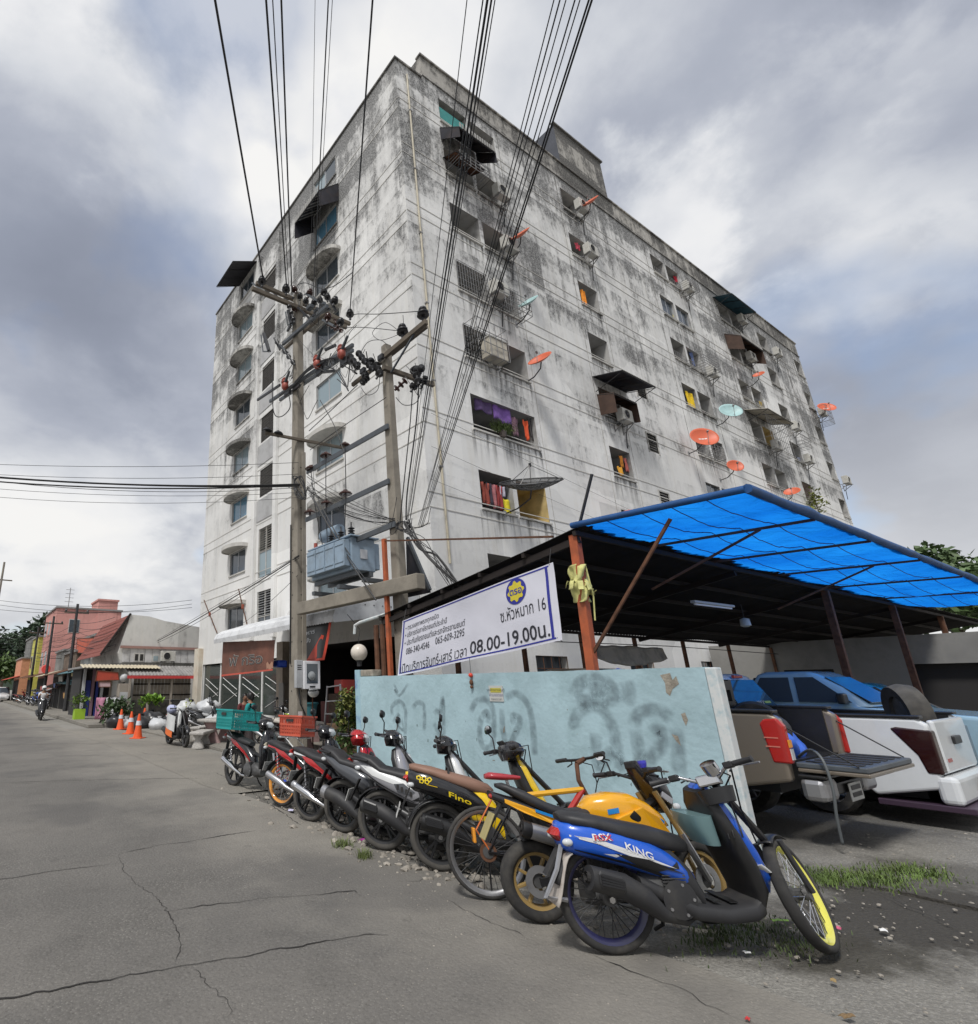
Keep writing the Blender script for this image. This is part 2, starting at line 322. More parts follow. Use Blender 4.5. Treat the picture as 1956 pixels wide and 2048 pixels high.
# ---------------------------------------------------------------- loose stones, grass, litter
def pebbles(name,spots,seed,zs=.5):
    q=random.Random(seed);b=MB();ico=bmesh.new();bmesh.ops.create_icosphere(ico,subdivisions=1,radius=1);bv=[v.co.copy()for v in ico.verts];bf=[tuple(v.index for v in f.verts)for f in ico.faces];ico.free()
    for cx,cy,rx,ry,n,s0,s1 in spots:
        for _ in range(n):
            x,y=cx+rx*q.gauss(0,.5),cy+ry*q.gauss(0,.5);s=s0+(s1-s0)*q.random()**2.2;e=q.random()*9
            rot=Matrix.Rotation(q.random()*6.28,3,'Z');b.add([rot@Vector((v.x*s*(1+.4*mnoise.noise(v+Vector((e,0,0)))),v.y*s*.8*(1+.4*mnoise.noise(v+Vector((0,e,0)))),v.z*s*zs))+Vector((x,y,s*zs*.35))for v in bv],bf)
    o=b.build(name,MATS.get('stone')or mat('stone',(.27,.245,.21),.95,var=.45,vscale=9,bump=.4,bscale=60),smooth=50);o['kind']='stuff';o['label']='loose stones and broken concrete rubble behind the parked motorcycles';return o
pebbles('rubble',[(4.35,5.6,.5,1.4,300,.012,.06),(4.3,4.7,.5,.8,240,.012,.055),(5.0,5.2,.9,2.2,260,.012,.05),(4.6,7.4,.7,1.6,160,.012,.05),(5.6,2.0,1.2,.7,120,.006,.020),(7.2,.9,1.5,.9,150,.006,.020),(4.5,2.9,.5,.6,60,.01,.035),(9.0,1.6,2.2,1.2,160,.006,.022)],5)
pebbles('road_grit',[(3.6,4.2,.9,2.5,260,.003,.009),(2.6,2.2,2.0,1.5,320,.002,.007),(4.9,.9,1.5,.7,200,.003,.009)],8)['label']='fine grit scattered along the road edge'
def grass(name,spots,seed,col,label):
    q=random.Random(seed);b=MB()
    for cx,cy,rx,ry,n,h in spots:
        for _ in range(n):
            x,y=cx+rx*q.gauss(0,.45),cy+ry*q.gauss(0,.45);a=q.random()*6.28;hh=h*(.35+q.random()*.8);w=.002+.003*q.random();ln=hh*(.2+q.random()*.9);dx,dy=math.cos(a),math.sin(a)
            p0,p1,p2=Vector((x,y,0)),Vector((x+dx*ln*.4,y+dy*ln*.4,hh*.65)),Vector((x+dx*ln,y+dy*ln,hh*(.8+.3*q.random())));s=Vector((-dy,dx,0))*w
            b.add([p0-s,p0+s,p1+s*.8,p1-s*.8,p2],[(0,1,2,3),(3,2,4)])
    o=b.build(name,mat('grass_'+name,col,.7,var=.5,vscale=6,dirt=.5,dscale=4,dcol=(.12,.11,.04)));o['kind']='stuff';o['label']=label;return o
gz=lambda u,v:on('z',0,u,v)
gp=[gz(1655,1760),gz(1720,1755),gz(1800,1745),gz(1770,1765),gz(1850,1750)]
grass('lot_grass',[(p.x,p.y,.36,.20,420,.05)for p in gp]+[(gz(1640,1752).x,gz(1640,1752).y,.3,.2,350,.05)],3,(.105,.16,.035),'short bright green grass patch on the dirt beside the white pickup')
p=gz(1500,1868);q=gz(1600,1890);r_=gz(1420,1880)
grass('weeds',[(p.x,p.y,.5,.22,420,.04),(q.x,q.y,.4,.2,240,.04),(r_.x,r_.y,.35,.15,260,.04)],4,(.055,.085,.025),'dark weeds growing under the blue scooter')
p=gz(685,1692);q=gz(728,1716)
grass('grass_tufts',[(p.x,p.y,.12,.1,160,.08),(q.x,q.y,.1,.08,120,.08)],6,(.13,.17,.05),'two small light green grass tufts in the rubble by the road edge')
def litter(name,label,u,v,w,h,col,rot=0.):
    p=gz(u,v);b=MB().grid(lambda i,j:(p.x+(i-.5)*w*math.cos(rot)-(j-.5)*h*math.sin(rot),p.y+(i-.5)*w*math.sin(rot)+(j-.5)*h*math.cos(rot),.012+.018*abs(mnoise.noise((i*3+u,j*3,0)))),4,4)
    tag(b.build(name,mat('litter_'+name+str(u),col,.6),solid=.002),label,'litter')
litter('purple_wrapper','magenta plastic wrapper lying in the rubble behind the silver white scooter',726,1681,.12,.05,(.45,.03,.32),.3)
litter('white_wrapper','pale lilac plastic scrap at the road edge by the orange rimmed wheel',582,1622,.12,.07,(.62,.6,.8),.9)
litter('pink_wrapper','small pink wrapper on the mud beside the yellow rimmed front wheel',1676,1860,.045,.04,(.6,.12,.2),.2)
litter('paper_scrap','white paper scrap on the dark mud right of the blue scooter',1768,1865,.05,.04,(.75,.74,.72),.4)
litter('red_scrap','small red scrap at the bottom edge of the lot',1497,2044,.03,.02,(.5,.04,.04),.1)
litter('dry_leaf','curled brown dry leaf on the concrete near the bottom edge',1695,2038,.08,.03,(.20,.13,.06),-.3)
litter('fallen_leaf','small tan leaf lying on the lot in front of the blue scooter',1668,1966,.045,.025,(.30,.21,.09),.3)
litter('green_wrapper','lime green plastic wrapper under the blue scooter',1560,1845,.12,.03,(.22,.38,.06),-.5)
litter('bottle_cap','white plastic bit on the grey ground below the blue scooter',1494,1909,.04,.03,(.8,.8,.78),-.5)
# ================================================================ the apartment building
X0,Y0,XR,YL,K=11.0,11.033,51.7,29.45,1.1
def mold_mat(name,base,dark,zlo,zhi,amt,warm=(.62,.585,.50)):
    m=bpy.data.materials.new(name);m.use_nodes=True;n,l=nodes(m);b=n['Principled BSDF'];b.inputs['Roughness'].default_value=.92;b.inputs['Specular IOR Level'].default_value=.2
    co=n.new('ShaderNodeTexCoord').outputs['Object'];sp=n.new('ShaderNodeSeparateXYZ');l.new(co,sp.inputs[0])
    def nz(sc,d=8,r=.6,loc=(0,0,0),dist=0.):
        mp=n.new('ShaderNodeMapping');mp.inputs['Scale'].default_value=sc;mp.inputs['Location'].default_value=loc;l.new(co,mp.inputs[0])
        q=n.new('ShaderNodeTexNoise');q.inputs['Scale'].default_value=1;q.inputs['Detail'].default_value=d;q.inputs['Roughness'].default_value=r;q.inputs['Distortion'].default_value=dist;l.new(mp.outputs[0],q.inputs['Vector']);return q.outputs[0]
    def rng(x,a,bb,c,d):
        q=n.new('ShaderNodeMapRange');l.new(x,q.inputs[0]);q.inputs[1].default_value=a;q.inputs[2].default_value=bb;q.inputs[3].default_value=c;q.inputs[4].default_value=d;return q.outputs[0]
    def mm(op,a,c):
        q=n.new('ShaderNodeMath');q.operation=op
        for i,x in enumerate((a,c)):
            if isinstance(x,(int,float)):q.inputs[i].default_value=x
            else:l.new(x,q.inputs[i])
        return q.outputs[0]
    def mixc(f,a,c,mode='MIX'):
        q=n.new('ShaderNodeMix');q.data_type='RGBA';q.blend_type=mode
        if isinstance(f,float):q.inputs[0].default_value=f
        else:l.new(f,q.inputs[0])
        for i,x in((6,a),(7,c)):
            if isinstance(x,tuple):q.inputs[i].default_value=(*x,1)
            else:l.new(x,q.inputs[i])
        return q.outputs[2]
    patch=nz((.16,.16,.22),10,.62,(3,5,1),.4);mid=nz((.55,.55,.5),9,.68,(1,8,2),.3);streak=nz((2.6,2.6,.16),6,.6,(7,3,0));fine=nz((5.5,5.5,3.2),7,.72);gran=nz((22,22,14),4,.7)
    zr_=rng(sp.outputs[2],zlo,zhi,-.075,.08)
     # grime gathers under every slab line
    fr=mm('FRACT',mm('DIVIDE',mm('SUBTRACT',sp.outputs[2],6.2),2.794),0.);band=rng(fr,.55,1.,0,.045)
    s=mm('ADD',mm('ADD',mm('MULTIPLY',patch,.34),mm('MULTIPLY',mid,.22)),mm('ADD',mm('MULTIPLY',streak,.20),mm('MULTIPLY',fine,.24)))
     # wall panels age differently: every cast panel between two joints carries its own amount of grime
    sn=n.new('ShaderNodeVectorMath');sn.operation='SNAP';mpp=n.new('ShaderNodeMapping');mpp.inputs['Location'].default_value=(.7,.4,.55);l.new(co,mpp.inputs[0]);l.new(mpp.outputs[0],sn.inputs[0]);sn.inputs[1].default_value=(3.9,3.9,1.397)
    wn_=n.new('ShaderNodeTexWhiteNoise');l.new(sn.outputs[0],wn_.inputs['Vector']);s=mm('ADD',mm('ADD',s,zr_),mm('ADD',band,rng(wn_.outputs[0],0,1,-.035,.04)))
    soft=rng(s,.46,.64,0,.70*amt);hard=mm('MULTIPLY',rng(s,.535,.60,0,.85*amt),rng(gran,.36,.58,.25,1))
    tone=mixc(rng(patch,.35,.65,0,1),base,tuple(x*.90 for x in base));tone=mixc(rng(nz((3.5,3.5,.25),5,.6,(2,9,4)),.52,.75,0,.30),tone,warm)
    c=mixc(soft,tone,tuple((x*.42+y*.58)for x,y in zip(base,dark)));c=mixc(hard,c,dark)
     # repainted squares a little lighter or darker than their neighbours
    vo=n.new('ShaderNodeTexVoronoi');vo.distance='CHEBYCHEV';vo.inputs['Scale'].default_value=1;mp=n.new('ShaderNodeMapping');mp.inputs['Scale'].default_value=(.33,.33,.36);l.new(co,mp.inputs[0]);l.new(mp.outputs[0],vo.inputs['Vector'])
    sx=n.new('ShaderNodeSeparateColor');l.new(vo.outputs['Color'],sx.inputs[0]);v=rng(sx.outputs[0],0,1,.86,1.06)
    c=mixc(1.0,c,v,'MULTIPLY');l.new(c,b.inputs['Base Color'])
    bp=n.new('ShaderNodeBump');bp.inputs['Strength'].default_value=.35;bp.inputs['Distance'].default_value=.02;l.new(mm('ADD',fine,gran),bp.inputs['Height']);l.new(bp.outputs[0],b.inputs['Normal'])
    return m
M_FACE=mold_mat('mouldy_white_paint',(.80,.795,.775),(.095,.095,.095),3.,25.5,1.1)
M_PARA=mold_mat('blackened_parapet',(.50,.48,.44),(.075,.073,.07),-6,20,1.25)
M_TRIM=mold_mat('stained_trim',(.58,.565,.53),(.08,.078,.075),-2,22,1.1)
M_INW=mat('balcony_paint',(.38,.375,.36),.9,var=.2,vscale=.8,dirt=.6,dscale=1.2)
M_INB=mat('balcony_back',(.07,.06,.052),.9,var=.35,vscale=.7)  # back walls coloured dark to stand in for the shade inside the openings
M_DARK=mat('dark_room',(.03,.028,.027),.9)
M_STEEL=mat('galvanised_steel',(.30,.30,.30),.5,.6,dirt=.6,dscale=6,dcol=(.14,.08,.05))
M_RUST=mat('rusty_steel',(.12,.055,.03),.8,.2,var=.4,vscale=8)
M_BLACK=mat('black_iron',(.018,.018,.02),.55)
M_ALU=mat('aluminium_frame',(.48,.49,.50),.4,.5)
M_GLASS=glass('window_glass',(.055,.07,.085),.08);M_GLASSB=glass('blue_film_glass',(.10,.22,.32),.12);M_GLASSC=glass('pale_glass',(.26,.33,.36),.15)
BL=thing('apartment_building','eight storey white concrete apartment block streaked with black mould','building',(X0,Y0,0))
BL.location=(0,0,0)
def hole_wall(a0,a1,z0,z1,holes,pt,b):
    A=sorted({a0,a1,*[h[0]for h in holes],*[h[1]for h in holes]});Z=sorted({z0,z1,*[h[2]for h in holes],*[h[3]for h in holes]})
    A=[a for a in A if a0-1e-6<=a<=a1+1e-6];Z=[z for z in Z if z0-1e-6<=z<=z1+1e-6]
    idx={};vs=[];fs=[]
    def vid(i,j):
        if(i,j)not in idx:idx[i,j]=len(vs);vs.append(pt(A[i],Z[j],0))
        return idx[i,j]
    for j in range(len(Z)-1):
        for i in range(len(A)-1):
            am,zm=(A[i]+A[i+1])/2,(Z[j]+Z[j+1])/2
            if any(h[0]<am<h[1]and h[2]<zm<h[3]for h in holes):continue
            fs.append((vid(i,j),vid(i+1,j),vid(i+1,j+1),vid(i,j+1)))
    b.add(vs,fs)
    return b
ptR=lambda a,z,d=0:(a,Y0+d,z)
ptL=lambda a,z,d=0:(X0+d,a,z)
def recess(b,h,pt,d):
    a0,a1,z0,z1=h
    b.cur=0
    for p in(((a0,z0),(a0,z1)),((a0,z1),(a1,z1)),((a1,z1),(a1,z0)),((a1,z0),(a0,z0))):
        (p0,q0),(p1,q1)=p;b.quad(pt(p0,q0,0),pt(p1,q1,0),pt(p1,q1,d),pt(p0,q0,d))
    b.cur=1;b.quad(pt(a0,z0,d),pt(a1,z0,d),pt(a1,z1,d),pt(a0,z1,d))
def pbox(b,pt,a0,a1,z0,z1,d0,d1):
    vs=[pt(a,z,d)for d in(d0,d1)for z in(z0,z1)for a in(a0,a1)]
    return b.add(vs,[(0,2,3,1),(4,5,7,6),(0,1,5,4),(2,6,7,3),(0,4,6,2),(1,3,7,5)])
def ptube(b,pt,p,q,r):return b.tube([pt(*p),pt(*q)],r,5)
ZB=[K*(6.36+2.54*k)for k in range(-1,7)];HT=K*1.2
COLS={'A':[(12.1,13.56),(13.76,15.2)],'B':[(19.58,20.97)],'C':[(27.1,28.45),(28.65,30.0)],'D':[(34.4,35.8),(36.0,37.4)],'E':[(39.75,41.2)],'F':[(45.6,46.75)]}
holesR=[];openings=[]
for cname,cs in COLS.items():
    for k in range(8):
        if k==0 and cname!='A':continue
        cc=[(cs[0][0],cs[1][1])]if(cname=='A' and k==2)else cs
        for j,(a,c)in enumerate(cc):
            h=(K*a,K*c,ZB[k],ZB[k]+HT);holesR.append(h);openings.append((cname,k,j,h))
vents=[(K*22.65,K*23.38,K*z,K*(z+.8))for z in(8.03,10.6,13.15)]
gwin=[(15+5.2*i,16.6+5.2*i,1.35,2.5)for i in range(6)]
HT_R=K*24.45;HT_C=K*23.2
b=MB();hole_wall(X0,K*11.32,0,HT_C,[],ptR,b);hole_wall(K*11.32,XR,0,K*23.4,holesR+vents+gwin,ptR,b)
b.build('facade_wall',M_FACE,BL)
b=MB();hole_wall(K*11.32,XR,K*23.4,HT_R,[],ptR,b);b.quad((K*11.32,Y0,HT_C),(K*11.32,Y0+9,HT_C),(K*11.32,Y0+9,HT_R),(K*11.32,Y0,HT_R));b.quad((K*11.32,Y0,HT_R),(XR,Y0,HT_R),(XR,Y0+.25,HT_R),(K*11.32,Y0+.25,HT_R));b.quad((XR,Y0,K*23.4),(XR,Y0+9,K*23.4),(XR,Y0+9,HT_R),(XR,Y0,HT_R))
b.quad((K*11.32,Y0+9,HT_C),(XR,Y0+9,HT_C),(XR,Y0+9,HT_R),(K*11.32,Y0+9,HT_R));b.build('parapet',M_PARA,BL)
MB().box(K*11.32-.05,XR+.06,Y0-.07,Y0+.22,HT_R+.002,HT_R+.09).build('parapet_coping',M_PARA,BL)
b=MB();pbox(b,ptR,K*11.32,XR,K*23.38,K*23.43,-.05,-.002);b.build('parapet_ledge',M_TRIM,BL)
b=MB().box(X0-.06,K*11.32-.05,Y0-.06,Y0+.25,HT_C,HT_C+.09).box(X0-.06,X0+.22,Y0+.25,YL+.05,HT_C,HT_C+.09);b.build('corner_coping',M_PARA,BL)
b=MB();b.quad((X0,Y0,HT_C-.3),(XR,Y0,HT_C-.3),(XR,YL,HT_C-.3),(X0,YL,HT_C-.3));b.build('roof',M_PARA,BL)
b=MB();b.quad((XR,Y0,0),(XR,YL,0),(XR,YL,HT_C),(XR,Y0,HT_C));b.quad((X0,YL,0),(XR,YL,0),(XR,YL,HT_C),(X0,YL,HT_C));b.build('rear_wall',M_FACE,BL)
# stair head on the roof: dark sheet side, mouldy concrete front
b=MB();b.cur=0;b.quad((23,11.5,24),(27.4,11.5,24),(27.4,11.5,30.85),(23,11.5,30.85));b.cur=1;b.quad((23,11.5,24),(23,17,24),(23,17,30.85),(23,11.5,30.85));b.cur=0;b.quad((27.4,11.5,24),(27.4,17,24),(27.4,17,30.85),(27.4,11.5,30.85));b.quad((23,11.5,30.85),(27.4,11.5,30.85),(27.4,17,30.85),(23,17,30.85));b.quad((23,17,24),(27.4,17,24),(27.4,17,30.85),(23,17,30.85))
b.build('stair_head',[M_PARA,mat('dark_sheet_metal',(.055,.06,.075),.6,var=.2,vscale=2)],BL);MB().box(22.9,27.5,11.4,11.6,30.853,30.95).build('stair_head_coping',M_TRIM,BL)
# slab joints: a pair of thin proud ribs at every floor, and panel joints
rib=MB();pbox(rib,ptR,X0+.02,XR,0,.03,-.014,-.001);rib0=None
ribL=MB();pbox(ribL,ptL,Y0+.02,YL,0,.03,-.014,-.001);ribL0=None
M_RIB=M_TRIM
for k in range(1,8):
    for dz in(1.9,2.38):
        z=ZB[k]-2.794+dz*1.0+.55
        if z>25:continue
        if rib0 is None:rib0=rib.build('slab_joint',M_RIB,BL);ribL0=ribL.build('slab_joint',M_RIB,BL);o,p=rib0,ribL0
        else:
            o=rib0.copy();C.objects.link(o);p=ribL0.copy();C.objects.link(p)
        o.location.z=z;p.location.z=z-.5
vj=MB();vj.box(-.012,.012,-.012,-.001,5.8,25.6);v0=None
for a in(15.45,19.3,21.2,26.6,30.3,34.0,37.8,43.5):
    if v0 is None:v0=vj.build('panel_joint',M_TRIM,BL);o=v0
    else:o=v0.copy();C.objects.link(o)
    o.location=(K*a,Y0,0)
tubeb=MB().tube([(K*10.55,Y0-.05,5),(K*10.52,Y0-.05,14),(K*10.5,Y0-.05,25)],.035,6);tubeb.build('drain_pipe',mat('cream_pipe',(.50,.45,.34),.6,dirt=.5,dscale=2),BL)
for z in(8,11,14,17,20,23):MB().box(K*10.52-.06,K*10.52+.06,Y0-.09,Y0-.001,z,z+.05).build('pipe_clamp',M_STEEL,BL)
# balconies
M_SHUT=mat('teal_shutter',(.02,.24,.22),.5,var=.15)
rq=random.Random(3)
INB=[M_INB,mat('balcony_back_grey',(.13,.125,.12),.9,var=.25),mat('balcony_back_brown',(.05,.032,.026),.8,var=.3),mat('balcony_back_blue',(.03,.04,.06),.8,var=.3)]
YEL=mat('balcony_yellow_wall',(.52,.40,.18),.9,var=.2)
# rain streaks that run down from the sills
M_STAIN=bpy.data.materials.new('sill_streaks');M_STAIN.use_nodes=True;n,l=nodes(M_STAIN);n['Principled BSDF'].inputs['Base Color'].default_value=(.055,.053,.05,1);n['Principled BSDF'].inputs['Roughness'].default_value=.95
co=n.new('ShaderNodeTexCoord');mp=n.new('ShaderNodeMapping');mp.inputs['Scale'].default_value=(7,7,.5);l.new(co.outputs['Object'],mp.inputs[0]);q=n.new('ShaderNodeTexNoise');q.inputs['Scale'].default_value=1;q.inputs['Detail'].default_value=6;l.new(mp.outputs[0],q.inputs['Vector']);at=n.new('ShaderNodeAttribute');at.attribute_name='fall'
mr=n.new('ShaderNodeMapRange');l.new(q.outputs[0],mr.inputs[0]);mr.inputs[1].default_value=.45;mr.inputs[2].default_value=.72;mr.inputs[4].default_value=.8;pw=n.new('ShaderNodeMath');pw.operation='POWER';l.new(at.outputs['Fac'],pw.inputs[0]);pw.inputs[1].default_value=1.3;mu=n.new('ShaderNodeMath');mu.operation='MULTIPLY';l.new(mr.outputs[0],mu.inputs[0]);l.new(pw.outputs[0],mu.inputs[1]);l.new(mu.outputs[0],n['Principled BSDF'].inputs['Alpha'])
def bars(pt,h,d,na,nz_,r=.011,diag=False):
    b=MB();a0,a1,z0,z1=h
    for i in range(na+1):ptube(b,pt,(a0+(a1-a0)*i/na,z0,d),(a0+(a1-a0)*i/na,z1,d),r)
    for i in range(nz_+1):ptube(b,pt,(a0,z0+(z1-z0)*i/nz_,d),(a1,z0+(z1-z0)*i/nz_,d),r)
    if diag:
        for i in range(na):ptube(b,pt,(a0+(a1-a0)*i/na,z0,d),(a0+(a1-a0)*(i+1)/na,z1,d),r*.8);ptube(b,pt,(a0+(a1-a0)*(i+1)/na,z0,d),(a0+(a1-a0)*i/na,z1,d),r*.8)
    return b
for cname,k,j,h in openings:
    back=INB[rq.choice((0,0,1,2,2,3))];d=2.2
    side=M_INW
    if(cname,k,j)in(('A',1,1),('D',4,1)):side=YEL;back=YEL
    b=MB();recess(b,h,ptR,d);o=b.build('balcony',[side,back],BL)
    a0,a1,z0,z1=h
    b=MB();pbox(b,ptR,a0-.05,a1+.05,z0-.07,z0-.003,-.07,.12);b.build('sill',M_TRIM,o,bevel=.008)
    st_=MB();st_.add([ptR(a0-.12,z0-.072,-.004),ptR(a1+.12,z0-.072,-.004),ptR(a1+.12,z0-1.35,-.004),ptR(a0-.12,z0-1.35,-.004)],[(0,1,2,3)]);so=st_.build('sill_stain',M_STAIN,o);at=so.data.attributes.new('fall','FLOAT','POINT');at.data.foreach_set('value',(1,1,0,0))
     # door and window of the room behind the balcony
    if side is not YEL and rq.random()<.8:
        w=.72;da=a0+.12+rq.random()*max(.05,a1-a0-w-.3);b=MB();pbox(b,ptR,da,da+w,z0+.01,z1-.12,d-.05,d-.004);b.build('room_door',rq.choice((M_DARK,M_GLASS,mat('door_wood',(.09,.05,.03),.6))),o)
    if(cname,k)in(('C',2),('D',2),('C',6),('D',1))and j<2:
        b=MB();pbox(b,ptR,a0+.03,(a0+a1)/2-.02,z0+.04,z1-.04,.10,.115);pbox(b,ptR,(a0+a1)/2+.02,a1-.03,z0+.04,z1-.04,.13,.145);b.build('pane',M_GLASSC if k==1 else M_GLASS,o)
        for a in(a0+.005,(a0+a1)/2-.02,a1-.045):b=MB();pbox(b,ptR,a,a+.04,z0+.005,z1-.005,.09,.16);b.build('mullion',M_ALU,o)
    if(cname,k)in(('A',4),('A',3))and(k==4 or j==0):bars(ptR,(a0-.02,a1+.02,z0,z1),-.05,12,5,.010).build('window_bars',M_STEEL,o)
    if(cname,k,j)==('A',7,0):b=MB();pbox(b,ptR,a0+.02,a1-.02,z0+.02,z0+(z1-z0)*.72,.06,.09);b.build('shutter',M_SHUT,o)
    if cname in 'CD' and k in(3,5,7):bars(ptR,(a0+.02,a1-.02,z0,z0+.55),.03,6,2,.010).build('railing',M_STEEL,o)
    if cname in 'BE' and k in(1,3):bars(ptR,(a0+.02,a1-.02,z0,z1-.02),.04,7,3,.009).build('window_bars',M_RUST,o)
for h in vents:
    b=MB();recess(b,h,ptR,.3);o=b.build('vent_recess',[M_INW,M_DARK],BL);a0,a1,z0,z1=h
    for i in range(7):
        z=z0+(z1-z0)*(i+.5)/7;s=MB();s.add([ptR(a0+.02,z+.05,.10),ptR(a1-.02,z+.05,.10),ptR(a1-.02,z-.04,.01),ptR(a0+.02,z-.04,.01)],[(0,1,2,3)]);s.build('vent_slat',M_TRIM,o,solid=.012)
    b=MB();pbox(b,ptR,a0-.07,a1+.07,z1,z1+.07,-.03,.05);pbox(b,ptR,a0-.07,a0,z0-.07,z1,-.03,.05);pbox(b,ptR,a1,a1+.07,z0-.07,z1,-.03,.05);b.build('vent_frame',M_TRIM,o)
for h in gwin:
    b=MB();recess(b,h,ptR,.25);o=b.build('ground_window',[M_TRIM,M_GLASS],BL);a0,a1,z0,z1=h;bars(ptR,h,.03,4,3,.012).build('window_bars',M_RUST,o)
# ---------------------------------------------------------------- street (left) face
ZL=[K*(3.83+2.54*k)for k in range(8)];HL=K*1.04
wl=[(K*21.55,K*23.2,z,z+HL)for z in ZL];wn=[(K*13.92,K*15.56,z,z+HL)for z in ZL]
GA=(K*18.98,K*20.25)
gr=[(*GA,K*z,K*(z+1.28))for z in(9.35,11.97,14.6,17.2,19.8)];lv=[(*GA,K*3.75,K*5.2),(*GA,K*5.78,K*7.9)]
shop_h=(12.6,18.9,.06,3.05);front_h=(19.5,28.6,.06,2.75)
b=MB();hole_wall(Y0,YL,0,HT_C,wl+wn+gr+lv+[shop_h,front_h],ptL,b);b.build('street_wall',M_FACE,BL)
b=MB()
pbox(b,ptL,K*18.55,K*18.80,3.6,K*22.6,-.16,-.002);b.build('pilaster',M_FACE,BL,bevel=.01)
b=MB();pbox(b,ptL,K*20.48,K*20.75,3.6,K*22.6,-.16,-.002);b.build('pilaster',M_FACE,BL,bevel=.01)
for i,h in enumerate(gr):
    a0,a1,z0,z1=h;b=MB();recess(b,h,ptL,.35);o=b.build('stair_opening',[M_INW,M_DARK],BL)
    g=MB();n1,n2=9,10
    for i in range(n1+1):
        a=a0+(a1-a0)*i/n1;pbox(g,ptL,a-.012,a+.012,z0,z1,.02,.08)
    for i in range(n2+1):
        z=z0+(z1-z0)*i/n2;pbox(g,ptL,a0,a1,z-.012,z+.012,.024,.076)
    for i in range(n1):
        for j in range(n2):
            am,zm=a0+(a1-a0)*(i+.5)/n1,z0+(z1-z0)*(j+.5)/n2;pbox(g,ptL,am-.02,am+.02,zm-.02,zm+.02,.03,.07)
    g.build('breeze_block_grille',mat('grille_concrete',(.085,.08,.075),.9,dirt=.5,dscale=2),o);b=MB();pbox(b,ptL,K*18.82,K*20.46,z0-1.2,z0-.12,-.03,-.002);b.build('spandrel_panel',mat('grey_render',(.42,.42,.42),.9,dirt=.4,dscale=1),o)
for i,h in enumerate(lv):
    a0,a1,z0,z1=h;b=MB();recess(b,h,ptL,.3);o=b.build('stair_window',[M_INW,M_DARK],BL)
    zs=z0+(z1-z0)*(.52 if i else .3);ns=10
    for q in range(ns):
        z=zs+(z1-zs)*(q+.5)/ns
        for aa,ab in((a0+.04,(a0+a1)/2-.02),((a0+a1)/2+.02,a1-.04)):
            s=MB();s.add([ptL(aa,z+.045,.12),ptL(ab,z+.045,.12),ptL(ab,z-.03,.02),ptL(aa,z-.03,.02)],[(0,1,2,3)]);s.build('louvre_slat',M_TRIM if i else M_ALU,o,solid=.01)
    b=MB();pbox(b,ptL,a0+.04,a1-.04,z0+.04,zs-.03,.06,.075);b.build('pane',M_GLASSC if i else M_GLASS,o)
    b=MB()
    for aa in(a0,(a0+a1)/2-.02,a1-.04):pbox(b,ptL,aa,aa+.04,z0,z1,.03,.10)
    pbox(b,ptL,a0+.04,a1-.04,zs-.03,zs,.03,.10);b.build('frame',M_TRIM,o)
def visor(h,o,rise=.0):
    a0,a1,z0,z1=h;am,ha=(a0+a1)/2,(a1-a0)/2+.24;n=20;top=[];bot=[];zt=z1+.06
    prof=[(am-ha*math.cos(math.pi*i/n),-.72*math.sin(math.pi*i/n)**.75 if 0<i<n else 0)for i in range(n+1)]
    b=MB();b.add([ptL(a,zt+.10,d-.002)for a,d in prof]+[ptL(a,zt,d-.002)for a,d in prof],[tuple(range(n+1)),tuple(range(n+1,2*n+2))[::-1]]+[(i,i+1,n+2+i,n+1+i)for i in range(n)]+[(0,n+1,2*n+1,n)])
    b.build('visor',M_TRIM,o)
    b=MB();b.rings([[ptL(a*(1)+0,zt-.05,d-.004),ptL(a,zt+.13,d-.004),ptL(am+(a-am)*.955,zt+.13,d*.93-.004),ptL(am+(a-am)*.955,zt-.05,d*.93-.004)]for a,d in prof],True);b.build('visor_rim',M_TRIM,o)
for col,ws in(('left',wl),('near',wn)):
    for k,h in enumerate(ws):
        a0,a1,z0,z1=h;b=MB();recess(b,h,ptL,.16);g=[M_GLASS,M_GLASSC,M_GLASSC,M_GLASS,M_GLASSC,M_GLASS,M_GLASSB][(k*3+(col=='near')*2)%7]
        if col=='left' and k==2:g=M_GLASSB
        o=b.build('window',[M_INW,M_DARK],BL)
        for i in range(2):
            s=MB();aa=a0+(a1-a0)*i/2;pbox(s,ptL,aa+.03,aa+(a1-a0)/2-.03,z0+.04,z1-.04,.07+.02*i,.08+.02*i);s.build('pane',g if not(i==0 and k%3==1)else M_GLASS,o)
        f=MB()
        for aa in(a0+.002,(a0+a1)/2-.03,a1-.042):pbox(f,ptL,aa,aa+.05 if aa!=a1-.042 else aa+.04,z0+.002,z1-.002,.05,.12)
        for zz in(z0+.002,z1-.045):pbox(f,ptL,a0+.055,a1-.045,zz,zz+.043,.052,.118)
        f.build('frame',M_ALU,o)
        b=MB();pbox(b,ptL,a0-.06,a1+.06,z0-.08,z0-.003,-.06,.05);b.build('sill',M_TRIM,o,bevel=.008)
        if not(col=='near' and k in(7,6,3))and not(col=='left' and k==7):visor(h,o)
